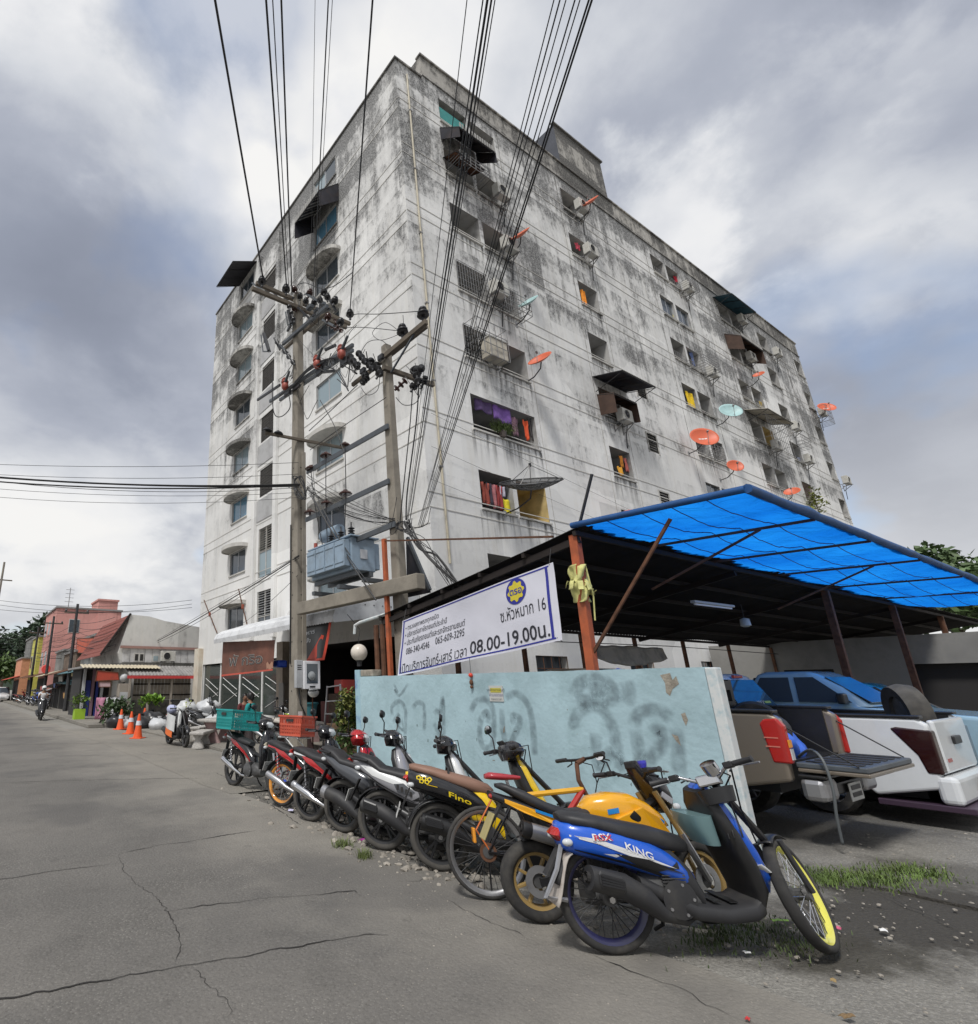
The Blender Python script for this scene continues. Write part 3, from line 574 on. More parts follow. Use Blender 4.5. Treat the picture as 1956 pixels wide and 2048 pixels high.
# small satellite fixings, flags and struts on the low left of the street wall
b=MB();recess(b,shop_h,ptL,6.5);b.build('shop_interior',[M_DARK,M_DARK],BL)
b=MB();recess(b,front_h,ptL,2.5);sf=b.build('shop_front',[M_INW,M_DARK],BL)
a0,a1=front_h[:2];WH=mat('white_frame',(.72,.72,.70),.5,dirt=.3,dscale=3)
for i in range(4):
    s=MB();aa=a0+(a1-a0)*i/4;pbox(s,ptL,aa+.05,aa+(a1-a0)/4-.05,.5,2.68,.10,.112);s.build('pane',glass('shop_glass',(.045,.055,.05),.08),sf)
    for zz,sg in((1.2,1),(1.5,1),(1.35,-1)):
        s=MB();ptube(s,ptL,(aa+.3,zz,.085),(aa+(a1-a0)/4-.3,zz+.55*sg,.085),.014);s.build('decor_line',WH,sf)
f=MB()
for i in range(5):pbox(f,ptL,a0+(a1-a0)*i/4-.05 if i else a0,a0+(a1-a0)*i/4+.05 if i<4 else a1,.06,2.748,.06,.14)
pbox(f,ptL,a0+.05,a1-.05,.062,.5,.07,.13);f.build('frame',WH,sf)
# ================================================================ things fixed to or hanging from the building
A2=lambda x,y:(800+x/3.167,80+y/3.167)
A3=lambda x,y:(1100+x/2.619,300+y/2.619)
A4=lambda x,y:(860+x/3.829,600+y/3.829)
pr=lambda uv,d=0:on('y',Y0+d,*uv)
M_ACW=mat('ac_casing',(.52,.51,.47),.55,var=.12,dirt=.6,dscale=3,dcol=(.2,.18,.14));M_GRD=mat('fan_dark',(.04,.04,.042),.6)
ac0=None
def ac(uv,label,facing='R',dx=0):
    global ac0
    if ac0 is None:
        t=thing('air_conditioner',label,'air conditioner',(0,0,0),group='outdoor units on the apartment block')
        MB().box(-.40,.40,-.50,-.20,0,.56).build('casing',M_ACW,t,bevel=.02)
        b=MB().lathe([(.21,0),(.21,.02),(.19,.03),(.19,.0)],(-.10,-.502,.28),(0,-1,0),20);b.build('fan_ring',M_ACW,t,smooth=30)
        MB().lathe([(.19,0),(.01,.0)],(-.10,-.503,.28),(0,-1,0),20,False).build('fan_opening',M_GRD,t)
        b=MB()
        for i in range(6):a=i*math.pi/6;b.beam((-.10-.19*math.cos(a),-.512,.28-.19*math.sin(a)),(-.10+.19*math.cos(a),-.512,.28+.19*math.sin(a)),.008,.008)
        b.build('fan_guard',M_BLACK,t)
        b=MB()
        for i in range(5):b.box(.402,.41,-.46,-.24,.08+.09*i,.13+.09*i)
        b.build('side_grille',M_GRD,t)['kind']='stuff'
        for s in(-.32,.32):
            b=MB().beam((s,0,-.02),(s,-.56,-.02),.035,.035).beam((s,-.01,-.36),(s,-.5,-.04),.03,.03).beam((s,-.012,.1),(s,-.012,-.4),.035,.02);b.build('bracket',M_STEEL,t)
        MB().tube([(.3,-.3,.05),(.46,-.15,.0),(.46,-.05,-.35),(.40,-.02,-1.0)],.018,6).build('pipe',M_BLACK,t)
        ac0=t;o=t
    else:o=copy_tree(ac0,label=label)
    p=pr(uv);o.location=(p.x+dx,Y0-.001,p.z-.25);return o
for uv,lb in((A2(600,1010),'air conditioner on brackets under the second highest right hand opening nearest the corner'),(A2(650,1340),'air conditioner below the orange dish in front of the third highest pair of openings'),(A2(580,1620),'air conditioner mounted between two barred openings on the fourth floor from the top'),
               (A2(1110,1090),'air conditioner under the topmost opening of the single window column beneath an orange dish'),(A2(1165,1370),'air conditioner with dark side beside the opening with a red and white shirt'),(A4(1430,920),'air conditioner hanging under the black lean-to awning halfway up the facade'),
               (A3(1020,1100),'air conditioner under the brown sheet awning box near the far end of the facade'),(A3(975,905),'air conditioner cluttered with junk below the blue top floor awning'),(A3(815,1180),'air conditioner beside the opening crowded with pink washing'),(A3(1520,1740),'air conditioner at the far right edge of the facade above the blue tarp'),(A3(1320,1630),'air conditioner lowest of its column near the far right edge of the facade'),(A3(690,740),'air conditioner beside the crimson towel just under the parapet'),(A3(1255,1460),'air conditioner under the black cloth sheet in the far right column'),(A3(1150,1560),'air conditioner at the foot of the cage under the cream awning'),(A3(1160,1075),'air conditioner of the far column two rows below the parapet'),(A3(1395,1385),'air conditioner below the orange dish sticking out past the far end of the facade')):
    ac(uv,lb)
M_ORD=mat('orange_dish_paint',(.62,.13,.06),.5,dirt=.35,dscale=3,dcol=(.4,.16,.1));M_TLD=mat('pale_teal_dish_paint',(.38,.56,.56),.5,dirt=.35,dscale=3)
def dish(uv,r,label,m,nrm=(-.72,-.14,.68),off=.75,logo=False,mesh=False,name='satellite_dish'):
    p=pr(uv,-off);nv=Vector(nrm).normalized();t=thing(name,label,'satellite dish',(p.x,p.y,p.z),group='satellite dishes on the apartment block')
    q=nv.to_track_quat('Z','Y').to_matrix();NR,NA=(7,24)
    def P(rr,a):return q@Vector((rr*math.cos(a),rr*math.sin(a)*(1 if mesh else .92),.30*rr*rr/r))
    b=MB()
    if mesh:
        for i in range(18):
            a=2*math.pi*i/18;b.tube([P(r*k/5,a)for k in range(1,6)],.012,4)
        for k in(2,3,4,5):b.tube([P(r*k/5,2*math.pi*i/24)for i in range(24)],.012 if k<5 else .022,4,closed=True)
        b.build('rib_frame',M_BLACK,t);vs=[P(r*k/8,2*math.pi*i/24)-q@Vector((0,0,.01))for k in range(1,9)for i in range(24)]
        MB().add(vs,[(k*24+i,k*24+(i+1)%24,(k+1)*24+(i+1)%24,(k+1)*24+i)for k in range(7)for i in range(24)]).build('mesh_panel',M_MESH,t)
    else:
        vs=[q@Vector((0,0,0))]+[P(r*k/NR,2*math.pi*i/NA)for k in range(1,NR+1)for i in range(NA)]
        b.add(vs,[(0,1+i,1+(i+1)%NA)for i in range(NA)]+[(1+k*NA+i,1+k*NA+(i+1)%NA,1+(k+1)*NA+(i+1)%NA,1+(k+1)*NA+i)for k in range(NR-1)for i in range(NA)])
        b.build('reflector',m,t,smooth=60,solid=.015)
    f=q@Vector((0,0,r*.85));e=q@Vector((0,-r*.9 if not mesh else 0,.28*r))
    bb=MB().tube([e,f],.012,5)
    if mesh:bb.tube([P(r*.97,2.1),f],.012,5).tube([P(r*.97,4.2),f],.012,5).tube([P(r*.97,0.),f],.012,5)
    bb.build('feed_arm',M_STEEL,t);MB().cbox(f,.07,.07,.12,q).build('receiver',M_GRD if mesh else M_STEEL,t,bevel=.01)
    bk=q@Vector((0,0,-.02));MB().tube([bk,bk+Vector((0.05,.1,-.22)),(.08,off*.55,-.42),(.1,off-.003,-.45)],.022,6).build('mast',M_BLACK,t)
    MB().box(.03,.17,off-.02,off-.001,-.55,-.35).build('wall_plate',M_STEEL,t)
    if logo:
        g=MB();n=10
        for i in range(3):
            x0=-.24*r/.4*.5+i*.085*r/.4-.005;g.add([q@Vector((x0+dx,dy,.30*((x0+dx)**2+dy*dy)/r+.014))for dx,dy in((0,-.03),(.07*r/.4,-.03),(.07*r/.4,.035),(0,.035))],[(0,1,2,3)])
        g.build('logo_mark',mat('dish_print',(.75,.7,.66),.6),t)
M_MESH=bpy.data.materials.new('dish_mesh');M_MESH.use_nodes=True;n,l=nodes(M_MESH);n['Principled BSDF'].inputs['Base Color'].default_value=(.02,.02,.022,1);n['Principled BSDF'].inputs['Alpha'].default_value=.72
dish(A2(765,1245),.42,'tilted orange satellite dish above the air conditioner of the third highest openings',M_ORD,logo=True)
dish(A2(1205,1035),.42,'orange satellite dish closest to the roof parapet',M_ORD)
dish(A2(820,1670),.38,'pale teal satellite dish at the right end of the barred openings nearest the corner',M_TLD)
dish(A4(850,468),.44,'large orange satellite dish on a bent pole beside the open balcony above the purple cloth',M_ORD,logo=True)
dish(A3(800,1515),.62,'big orange satellite dish facing the street with white marks in front of a sliding window',M_ORD,(-.6,-.72,.35),logo=True)
dish(A3(940,1375),.55,'pale teal satellite dish on the middle of the facade right of the yellow curtain',M_TLD,(-.6,-.7,.40))
dish(A3(1095,1180),.30,'small orange satellite dish under the brown awning box',M_ORD);dish(A3(965,1660),.38,'little orange satellite dish right below the sliding window with the big dish',M_ORD,(-.6,-.72,.3))
dish(A3(1270,1795),.38,'orange satellite dish just above the right part of the blue tarp',M_ORD);dish(A3(1445,1355),.55,'orange satellite dish projecting past the far right edge of the facade',M_ORD,(-.55,-.6,.5),logo=True)
dish(A4(1585,1700),.62,'orange satellite dish half hidden behind the top edge of the blue tarp',M_ORD,(-.5,-.6,.6))
dish(A4(775,1455),.92,'large black mesh satellite dish in front of the balcony with the yellow wall',M_BLACK,(-.30,-.30,.91),off=1.15,mesh=True,name='mesh_satellite_dish')
# ---------------------------------------------------------------- awnings
M_SHEET=mat('dark_corrugated_sheet',(.035,.035,.045),.55,.3,var=.3,dirt=.5,dscale=2,dcol=(.08,.05,.035));M_BROWN=mat('brown_sheet',(.07,.04,.028),.6,.2,var=.3)
M_FRINGE=mat('striped_fringe',(.36,.35,.33),.6,dirt=.5);M_CREAM=mat('cream_sheet',(.50,.46,.38),.6,dirt=.6,dscale=2);M_TEALS=mat('teal_sheet',(.05,.12,.16),.5,.2,var=.2)
def awning(pt,a0,a1,zw,zo,d,m,label,fringe=.0,sides=0.,name='window_awning',props=True,slat=False):
    t=thing(name,label,'awning');nw=max(10,int((a1-a0)/.06));b=MB()
    vs=[]
    for j,(dd,z)in enumerate(((-.01,zw),(-d,zo))):
        for i in range(nw+1):vs.append(pt(a0+(a1-a0)*i/nw,z+(.018 if i%2 else-.018),dd))
    b.add(vs,[(i,i+1,nw+2+i,nw+1+i)for i in range(nw)if not slat or i%4<3]);b.build('roof_sheet',m,t,solid=.006)
    if slat:
        for i in range(3,nw,4):MB().add([vs[i],vs[i+1],vs[nw+2+i],vs[nw+1+i]],[(0,1,2,3)]).build('pale_strip',M_FRINGE,t,solid=.004)
    b=MB();ptube(b,pt,(a0,zo-.03,-d+.03),(a1,zo-.03,-d+.03),.02);ptube(b,pt,(a0,zw-.03,-.03),(a1,zw-.03,-.03),.02)
    for i in range(4):a=a0+(a1-a0)*i/3;ptube(b,pt,(a,zw-.04,-.03),(a,zo-.04,-d+.03),.016)
    if props:
        for a in(a0+.05,a1-.05):ptube(b,pt,(a,zw-.75,-.02),(a,zo-.05,-d+.06),.018)
    b.build('support_frame',M_BLACK,t)
    if fringe:
        nf=int((a1-a0)/.14)
        for i in range(nf):
            a=a0+(a1-a0)*(i+.15)/nf;s=MB();pbox(s,pt,a,a+(a1-a0)*.6/nf,zo-.02,zo+fringe,-d-.02,-d-.005);s.build('fringe_strip',M_FRINGE,t)
    if sides:
        for a in(a0,a1):
            s=MB();s.add([pt(a,zw,-.02),pt(a,zo,-d),pt(a,zo-sides,-d),pt(a,zw-sides-.1,-.02)],[(0,1,2,3)]);s.build('side_panel',m,t,solid=.008)
    return t
q0,q1=pr(A2(300,640)),pr(A2(600,760))
awning(ptR,13.2,15.3,23.3,22.3,.95,M_SHEET,'dark corrugated awning box with ragged edge at the top openings nearest the corner',fringe=.22,sides=.55)
awning(ptR,13.2,14.8,21.7,21.35,.7,M_RUST,'rusty bent sheet rack hanging below the dark corrugated awning box',name='sheet_rack',props=False)
awning(ptL,K*13.7,K*15.6,23.0,22.0,1.05,M_SHEET,'black corrugated awning with pale striped edge on the street face above the second highest window',fringe=.26,sides=.9,slat=True)
awning(ptL,K*21.2,K*23.4,25.2,24.5,1.5,mat('black_flat_sheet',(.03,.03,.035),.6),'square black sheet awning sticking out at the top of the street face',props=False)
p0=pr(A4(1250,620));awning(ptR,K*19.3,K*21.7,14.3,13.95,1.25,M_SHEET,'flat black lean-to awning on struts over a brown curtained opening halfway up',props=True)
awning(ptR,K*19.4,K*21.0,13.45,13.2,.7,M_BROWN,'dark brown cloth shade hanging under the black lean-to awning',sides=.9,props=False)
awning(ptR,K*34.0,K*37.2,25.3,24.9,1.0,M_TEALS,'blue grey sheet awning over the top floor openings near the far end',props=True)
awning(ptR,K*34.2,K*37.0,22.6,22.0,.8,M_BROWN,'brown corrugated awning box on the second highest floor near the far end',fringe=.2,sides=1.0)
awning(ptR,K*34.0,K*37.4,17.2,16.8,1.1,M_CREAM,'cream sheet awning above a caged balcony near the far end')
def cage(a0,a1,z0,z1,d,label):
    t=thing('window_cage',label,'window cage');b=MB();n1=max(4,int((a1-a0)/.28))
    for i in range(n1+1):
        a=a0+(a1-a0)*i/n1;ptube(b,ptR,(a,z0,-d),(a,z1,-d),.012);ptube(b,ptR,(a,z0,-d),(a,z0,-.01),.012)
    for i in range(4):z=z0+(z1-z0)*i/3;ptube(b,ptR,(a0,z,-d),(a1,z,-d),.014)
    for a in(a0,a1):
        for i in range(4):z=z0+(z1-z0)*i/3;ptube(b,ptR,(a,z,-d),(a,z,-.01),.012)
    b.build('bar_frame',M_STEEL,t)
cage(K*34.4,K*37.1,14.6,16.7,.8,'steel bar cage under the cream awning near the far end of the facade');cage(K*12.15,K*13.6,12.55,13.9,.55,'steel bar cage around the left opening above the purple cloth');cage(13.4,15.1,21.0,21.5,.7,'bent steel rack under the second highest openings nearest the corner')
cage(K*28.3,K*29.9,17.9,18.4,.8,'low steel rack below the opening crowded with pink washing');cage(K*29.0,K*30.1,23.3,23.7,.8,'low steel rack under the opening with the red washing by the parapet');cage(K*45.8,K*46.8,19.6,20.9,.8,'steel bar cage at the far right edge of the facade')
cage(K*39.8,K*41.2,16.3,17.0,.6,'steel rack in the far column left of the edge column');cage(K*27.2,K*28.4,12.4,13.0,.6,'steel rack hung under the sliding window behind the big dish');cage(K*13.8,K*15.2,15.2,15.9,.55,'steel rack below the barred opening beside the pale teal dish')
t=thing('ac_cover_box','small cream air conditioner cover standing on the cage beside the barred opening','box');MB().box(K*12.75,K*13.6,Y0-.5,Y0-.1,12.62,13.35).build('box_body',M_CREAM,t,bevel=.02);MB().box(K*12.72,K*13.63,Y0-.53,Y0-.07,13.352,13.40).build('box_lid',M_ACW,t,bevel=.01)  # cover of an air conditioner, modelled as a lidded box
# ---------------------------------------------------------------- washing, cloths, plants in the openings
def garment(uv,w,h,col,label,name='hanging_shirt',cat='laundry',d=.14,sleeves=True,grp='washing hung in the openings'):
    p=pr(uv,d);e=rnd.random()*20;t=thing(name,label,cat,tuple(p),group=grp);m=mat('cloth_%.2f_%.2f_%.2f'%col,col,.85,var=.25,vscale=7)
    def f(u,v):
        ww=w*(1 if not sleeves else(1.25 if v<.28 else .85+.1*v));return((u-.5)*ww,.035*math.sin(u*9+e)+.03*mnoise.noise((u*3,v*2,e)),-v*h*(1+.06*math.sin(u*7+e)))
    MB().grid(f,10,8).build('fabric',m,t,smooth=180,solid=.006);MB().tube([(-w*.35,.03,-.02),(0,.03,.05),(w*.35,.03,-.02),(-w*.35,.03,-.02)],.006,4).build('hanger',M_BLACK,t);return t
for uv,w,h,col,lb,nm,sl in(
    (A4(415,1400),.32,.75,(.28,.06,.04),'red brown shirt, leftmost on the washing line of the lowest balcony nearest the corner','hanging_shirt',True),(A4(452,1405),.28,.75,(.05,.04,.06),'black shirt hanging second from the left on the lowest balcony line','hanging_shirt',True),(A4(487,1415),.28,.8,(.42,.16,.17),'dusty pink shirt hanging third from the left on the lowest balcony line','hanging_shirt',True),(A4(520,1425),.26,.8,(.32,.05,.05),'dark red shirt hanging fourth from the left on the lowest balcony line','hanging_shirt',True),(A4(550,1430),.3,.35,(.62,.58,.68),'pale lilac cloth hanging right end of the lowest balcony line','hanging_cloth',False),
    (A4(586,1530),.42,.5,(.72,.60,.03),'bright yellow towel over the sill beside the black mesh dish','hanging_towel',False),(A4(725,925),.26,.75,(.72,.10,.03),'orange red dress hanging beside the balcony plant','hanging_dress',True),(A4(775,920),.4,.8,(.06,.055,.055),'black jacket hanging right of the orange red dress','hanging_jacket',True),(A4(640,900),.34,.7,(.22,.12,.16),'plum shirt hanging between plant and orange red dress','hanging_shirt',True),(A4(540,800),.95,.7,(.20,.10,.36),'purple cloth drooping over the wide balcony nearest the corner','purple_cloth',False),
    (A4(400,760),.8,.5,(.10,.06,.16),'dark violet cloth in the left half of the wide balcony','violet_cloth',False),
    (A4(1460,1195),.3,.5,(.62,.24,.03),'orange shirt, upper one in the barred single opening low on the facade','hanging_shirt',True),(A4(1500,1215),.26,.6,(.45,.12,.10),'red checked shirt beside the orange shirt in the barred single opening','hanging_shirt',True),(A4(1450,1280),.4,.35,(.68,.33,.03),'amber cloth hanging below the shirts in the barred single opening','hanging_cloth',False),(A2(1155,1585),.3,.75,(.78,.26,.02),'orange cloth in the single opening on the fifth floor','hanging_cloth',False),(A2(1122,1290),.3,.35,(.62,.08,.12),'red and white shirt behind the air conditioner with dark side','hanging_shirt',True),
    (A3(660,665),.6,.45,(.40,.01,.03),'crimson towel in the opening just under the parapet','hanging_towel',False),(A3(645,855),.75,.35,(.72,.58,.02),'yellow towel over the sill two floors below the parapet','hanging_towel',False),(A3(700,1035),.5,.9,(.55,.30,.33),'faded pink shirt in the crowded opening at mid facade','hanging_shirt',True),(A3(738,1060),.4,.9,(.10,.14,.28),'navy shirt right of the faded pink shirt','hanging_shirt',True),(A3(725,1270),.75,1.0,(.78,.52,.01),'large yellow curtain in the left half of a middle opening','yellow_curtain',False),(A3(775,1310),.3,.9,(.62,.36,.36),'pink curtain right of the large yellow curtain','pink_curtain',False),(A3(800,1370),.5,.5,(.12,.10,.10),'dark bundle of clothes in the right half of the yellow curtain opening','clothes_bundle',False),
    (A3(1105,1320),.6,.6,(.45,.32,.06),'mustard cloth in the yellow walled balcony near the far end','hanging_cloth',False),(A3(680,1090),.45,.5,(.05,.04,.05),'black shirt at the left of the crowded pink opening','hanging_shirt',True),(A3(1300,1610),.7,.5,(.20,.22,.3),'grey blue washing low in the far right column','hanging_shirt',True),(A3(1245,1410),.8,.8,(.03,.03,.035),'black cloth sheet hanging from an opening in the far right column','hanging_cloth',False)):
    garment(uv,w,h,col,lb,nm,sleeves=sl)
def leafy(name,label,c,r,n,col,seed,leaf=.12,cat='plant',spread=(1,1,1),stem=None,up=.4):
    q=random.Random(seed);t=thing(name,label,cat,tuple(c));b=MB()
    for _ in range(n):
        d=Vector((q.gauss(0,1),q.gauss(0,1),q.gauss(up,1))).normalized()*r*(.35+.65*q.random());p=Vector((d.x*spread[0],d.y*spread[1],d.z*spread[2]));a=Vector((q.gauss(0,1),q.gauss(0,1),q.gauss(.2,.7))).normalized();s=a.cross(Vector((0,0,1))).normalized()*leaf*.28;L=leaf*(.6+.8*q.random())
        b.add([p,p+a*L*.5+s,p+a*L,p+a*L*.5-s],[(0,1,2,3)])
    b.build('foliage',mat('leaf_'+name+str(seed),col,.55,var=.5,vscale=5),t)
    if stem:MB().tube([(0,0,-stem),(.02,.02,0),(.05,-.03,r*.7)],[.02,.015,.006],6).build('stem',mat('bark_plain',(.10,.07,.045),.9),t)
    return t
p=pr(A4(555,985),-.12)
t=thing('balcony_plant','spiky green plant spilling over the sill of the purple cloth balcony','plant',tuple(p));b=MB();q=random.Random(4)
for i in range(150):
    a=q.random()*6.28;l_=.35+.3*q.random();o=Vector((q.gauss(0,.2),q.gauss(0,.05),-.15));dd=Vector((math.cos(a),math.sin(a)*.6,0));s=Vector((-dd.y,dd.x,0))*.012;b.add([o-s,o+s,o+dd*l_*.5+Vector((0,0,l_*.6))+s,o+dd*l_+Vector((0,0,l_*.35)),o+dd*l_*.5+Vector((0,0,l_*.6))-s],[(0,1,2,3,4)])
b.build('foliage',mat('spiky_leaf',(.09,.13,.035),.5,var=.4),t);MB().lathe([(.10,0),(.14,.22)],(0,0.02,-.32),n=14).build('pot',mat('plastic_pot',(.1,.08,.07),.6),t)
p=pr(A3(1395,1850),-.35);leafy('wall_sapling','yellow green sapling growing out of an opening above the right side of the blue tarp',(p.x,p.y,p.z),.95,170,(.17,.19,.04),8,.26,spread=(1,.5,1.1),stem=.7)
# dark blotches are paint marks; flag fixings low on the street wall
for(u0,v0,u1,v1),lb in(((408,1200,434,1266),'thin dark pole leaning left across the low street wall'),((477,1178,496,1258),'thin rusty rod leaning above the shop canopy by the lowest hooded window')):
    a,c=on('x',X0-.35,u0,v0),on('x',X0-.05,u1,v1);t=thing('leaning_rod',lb,'rod',tuple(c));MB().tube([(0,0,0),a-c],.028,6).build('rod',M_RUST,t)
    MB().cbox((a-c)*.55,.12,.10,.22).build('cloth_knot',mat('faded_red_cloth',(.30,.08,.05),.8),t,bevel=.03)
# ================================================================ blue wall with spray lettering
WX=7.04
M_BLUE=mat('pale_blue_paint',(.385,.53,.575),.75,var=.12,vscale=1.2,dirt=.6,dscale=2.6,dcol=(.24,.35,.37),bump=.35,bscale=14)
M_WHC=mat('chipped_white_edge',(.62,.64,.63),.8,dirt=.7,dscale=9,dcol=(.25,.42,.48));M_MORT=mat('bare_mortar',(.30,.27,.22),.95,var=.3,vscale=10,bump=.5)
WY0,WY1,WH_=3.03,9.42,on('x',WX,1050,1344).z
wl_=thing('boundary_wall','pale blue painted boundary wall with faint grey spray lettering','wall',(WX,WY0,0));lo=lambda x,y,z:(x-WX,y-WY0,z)
b=MB();nn=40;top=[(WY0+.012+(WY1-WY0-.012)*i/nn,WH_+.010*mnoise.noise((i*.7,1,2)))for i in range(nn+1)]
b.prism([(WY0+.012,0)]+[(WY1,0)]+top[::-1],WX,WX+.13,lambda a,z,d:lo(d,a,z));b.build('wall_face',M_BLUE,wl_)
b=MB().box(WX-WX-.004,.14,-.10,.010,0,WH_-.006);b.build('wall_end',M_WHC,wl_,bevel=.012)
p=on('x',WX,712,1340);b=MB().box(0,.14,WY1-WY0+.004,WY1-WY0+.17,0,p.z);b.build('end_pillar',mat('blue_blotched_paint',(.33,.50,.57),.8,dirt=1.,dscale=3.2,dcol=(.03,.09,.36)),wl_,bevel=.006)
b=MB().box(.02,.26,WY1-WY0-.40,WY1-WY0+.002,WH_+.004,WH_+.13);b.build('loose_block',M_MORT,wl_,bevel=.015)
def wall_stain(pts,m,nm):MB().add([on('x',WX-.0022,u,v)-Vector((WX,WY0,0))for u,v in pts],[tuple(range(len(pts)))]).build(nm,m,wl_)
M_DRIP=mat('wall_drip',(.20,.27,.28),.9);rw=random.Random(21)
for i in range(34):
    u=rw.uniform(740,1400);v=rw.uniform(1350,1600);s_=rw.uniform(1.,1.+4*rw.random()**2);k_=rw.choice((.5,1,3.2));wall_stain([(u+s_*math.cos(a)*rw.uniform(.25,1.4),v+s_*k_*math.sin(a)*rw.uniform(.4,1.1))for a in[2*math.pi*j/8 for j in range(8)]],(M_DRIP,M_MORT,M_DRIP)[i%3],'paint_chip')
for pts in([(1320,1350),(1340,1346),(1345,1360),(1352,1352),(1358,1368),(1345,1378),(1340,1392),(1332,1385),(1330,1366)],[(1362,1428),(1370,1425),(1376,1440),(1372,1452),(1366,1440)],[(1343,1468),(1356,1472),(1362,1492),(1352,1482)]):
    MB().add([on('x',WX-.003,u,v)-Vector((WX,WY0,0))for u,v in pts],[tuple(range(len(pts)))]).build('flaked_patch',M_MORT,wl_)
def spray_mat(name,col,dens=.6):
    m=bpy.data.materials.new(name);m.use_nodes=True;n,l=nodes(m);b=n['Principled BSDF'];b.inputs['Base Color'].default_value=(*col,1);b.inputs['Roughness'].default_value=.8
    at=n.new('ShaderNodeAttribute');at.attribute_name='soft';co=n.new('ShaderNodeTexCoord');q=n.new('ShaderNodeTexNoise');q.inputs['Scale'].default_value=9;q.inputs['Detail'].default_value=8;l.new(co.outputs['Object'],q.inputs['Vector'])
    mr=n.new('ShaderNodeMapRange');l.new(q.outputs[0],mr.inputs[0]);mr.inputs[1].default_value=.3;mr.inputs[2].default_value=.68;mr.inputs[3].default_value=.25;mr.inputs[4].default_value=1
    mu=n.new('ShaderNodeMath');mu.operation='MULTIPLY';l.new(at.outputs['Fac'],mu.inputs[0]);l.new(mr.outputs[0],mu.inputs[1]);m2=n.new('ShaderNodeMath');m2.operation='MULTIPLY';l.new(mu.outputs[0],m2.inputs[0]);m2.inputs[1].default_value=dens;l.new(m2.outputs[0],b.inputs['Alpha']);return m
M_SPRAY=spray_mat('grey_spray_paint',(.12,.15,.17),.44)
def spray(strokes,w,ox=720,oy=1330,s=2.468):
    """brush strokes of soft-edged spray paint on the wall: photo-traced centre lines on the wall's own plane"""
    vs=[];fs=[];soft=[]
    for st in strokes:
        P=[on('x',WX-.0025,ox+x/s,oy+y/s)-Vector((WX,WY0,0))for x,y in st];Q=[]
        for i in range(len(P)-1):
            p0,p1,p2,p3=P[max(i-1,0)],P[i],P[i+1],P[min(i+2,len(P)-1)]
            for k in range(6):
                t=k/6;Q.append(.5*((2*p1)+(p2-p0)*t+(2*p0-5*p1+4*p2-p3)*t*t+(3*p1-p0-3*p2+p3)*t**3))
        Q.append(P[-1]);o=len(vs);N_=len(Q)
        for i,p in enumerate(Q):
            d=(Q[min(i+1,N_-1)]-Q[max(i-1,0)]).normalized();nrm=Vector((0,-d.z,d.y));e=min(1,i/3,(N_-1-i)/3);
            for k,sf in((-1,0),(-.55,.8),(0,1),(.55,.8),(1,0)):vs.append(p+nrm*w*k*.5);soft.append(sf*e)
        fs+=[(o+i*5+k,o+i*5+k+1,o+(i+1)*5+k+1,o+(i+1)*5+k)for i in range(N_-1)for k in range(4)]
    ob=MB().add(vs,fs).build('spray_lettering',M_SPRAY,wl_);at=ob.data.attributes.new('soft','FLOAT','POINT');at.data.foreach_set('value',soft);return ob
# the three words sprayed on the wall, letter by letter
spray([[(165,90),(185,135),(170,120),(195,150),(240,85)],[(205,270),(190,300),(215,320),(205,265)]],.07)
spray([[(160,250),(158,205),(195,180),(222,215),(225,290),(222,360)],[(160,290),(190,245),(185,290),(195,360)],[(258,215),(285,185),(315,200),(318,270),(316,330)],[(365,245),(380,225),(395,240),(408,160),(412,270),(412,390),(380,320),(365,285)]],.11)
spray([[(545,235),(570,185),(620,170),(655,220),(660,330),(650,400),(610,405),(590,340),(600,260),(630,235),(632,290)],[(700,210),(705,320),(730,405),(770,330),(790,270),(755,250),(760,300)],[(715,165),(770,140),(825,190),(850,280),(860,400),(865,450)]],.13)
spray([[(1050,160),(1090,90),(1170,70),(1240,110),(1245,165),(1150,175),(1060,180)],[(1120,130),(1180,120),(1220,150)],[(1310,75),(1325,130),(1318,200)]],.22)
spray([[(1065,320),(1055,280),(1090,225),(1160,205),(1220,250),(1255,340),(1270,430),(1290,500),(1320,460)],[(1160,330),(1165,400),(1175,500),(1220,450),(1260,420)],[(1350,310),(1370,250),(1430,220),(1490,230),(1540,270)],[(1355,310),(1375,420),(1390,520),(1440,450),(1490,390),(1480,320),(1440,340)],[(1560,300),(1570,420),(1580,560)]],.19)
p=on('x',WX,993,1387);t=thing('notice_plate','small white notice plate with a yellow strip on the blue wall','sign',tuple(p));MB().box(-.012,-.003,-.13,.13,-.115,.115).build('plate',mat('dull_white_plate',(.55,.55,.52),.6),t);MB().box(-.016,-.0125,-.10,.10,.015,.08).build('yellow_strip',mat('plate_yellow',(.55,.50,.08),.6),t)
MR=Matrix(((0,0,-1,-.0165),(-1,0,0,0),(0,1,0,0),(0,0,0,1)))
text_mesh('รถจักรยานยนต์',.055,M_BLACK,t,Matrix.Translation((0,0,.05))@MR);text_mesh('ห้ามจอดรถ',.06,mat('plate_navy',(.02,.03,.2),.6),t,Matrix.Translation((.004,0,-.025))@MR);text_mesh('ตลอดเวลา',.05,M_BLACK,t,Matrix.Translation((.004,0,-.085))@MR)
p=on('x',WX,944,1353);t=thing('hanging_charm','red ornament dangling on a thin string over the blue wall','ornament',tuple(p));MB().tube([(-.02,0,.3),(-.02,0,-.14)],.005,4).build('string',M_BLACK,t);MB().sphere((-.03,0,.02),.035).build('red_bead',mat('bead_red',(.7,.06,.03),.4),t,smooth=180);MB().sphere((-.03,0,-.09),.03,sc=(1,1,1.5)).build('brown_bead',M_RUST,t,smooth=180);MB().sphere((-.03,0,-.16),.026).build('brown_bead',M_RUST,t,smooth=180)
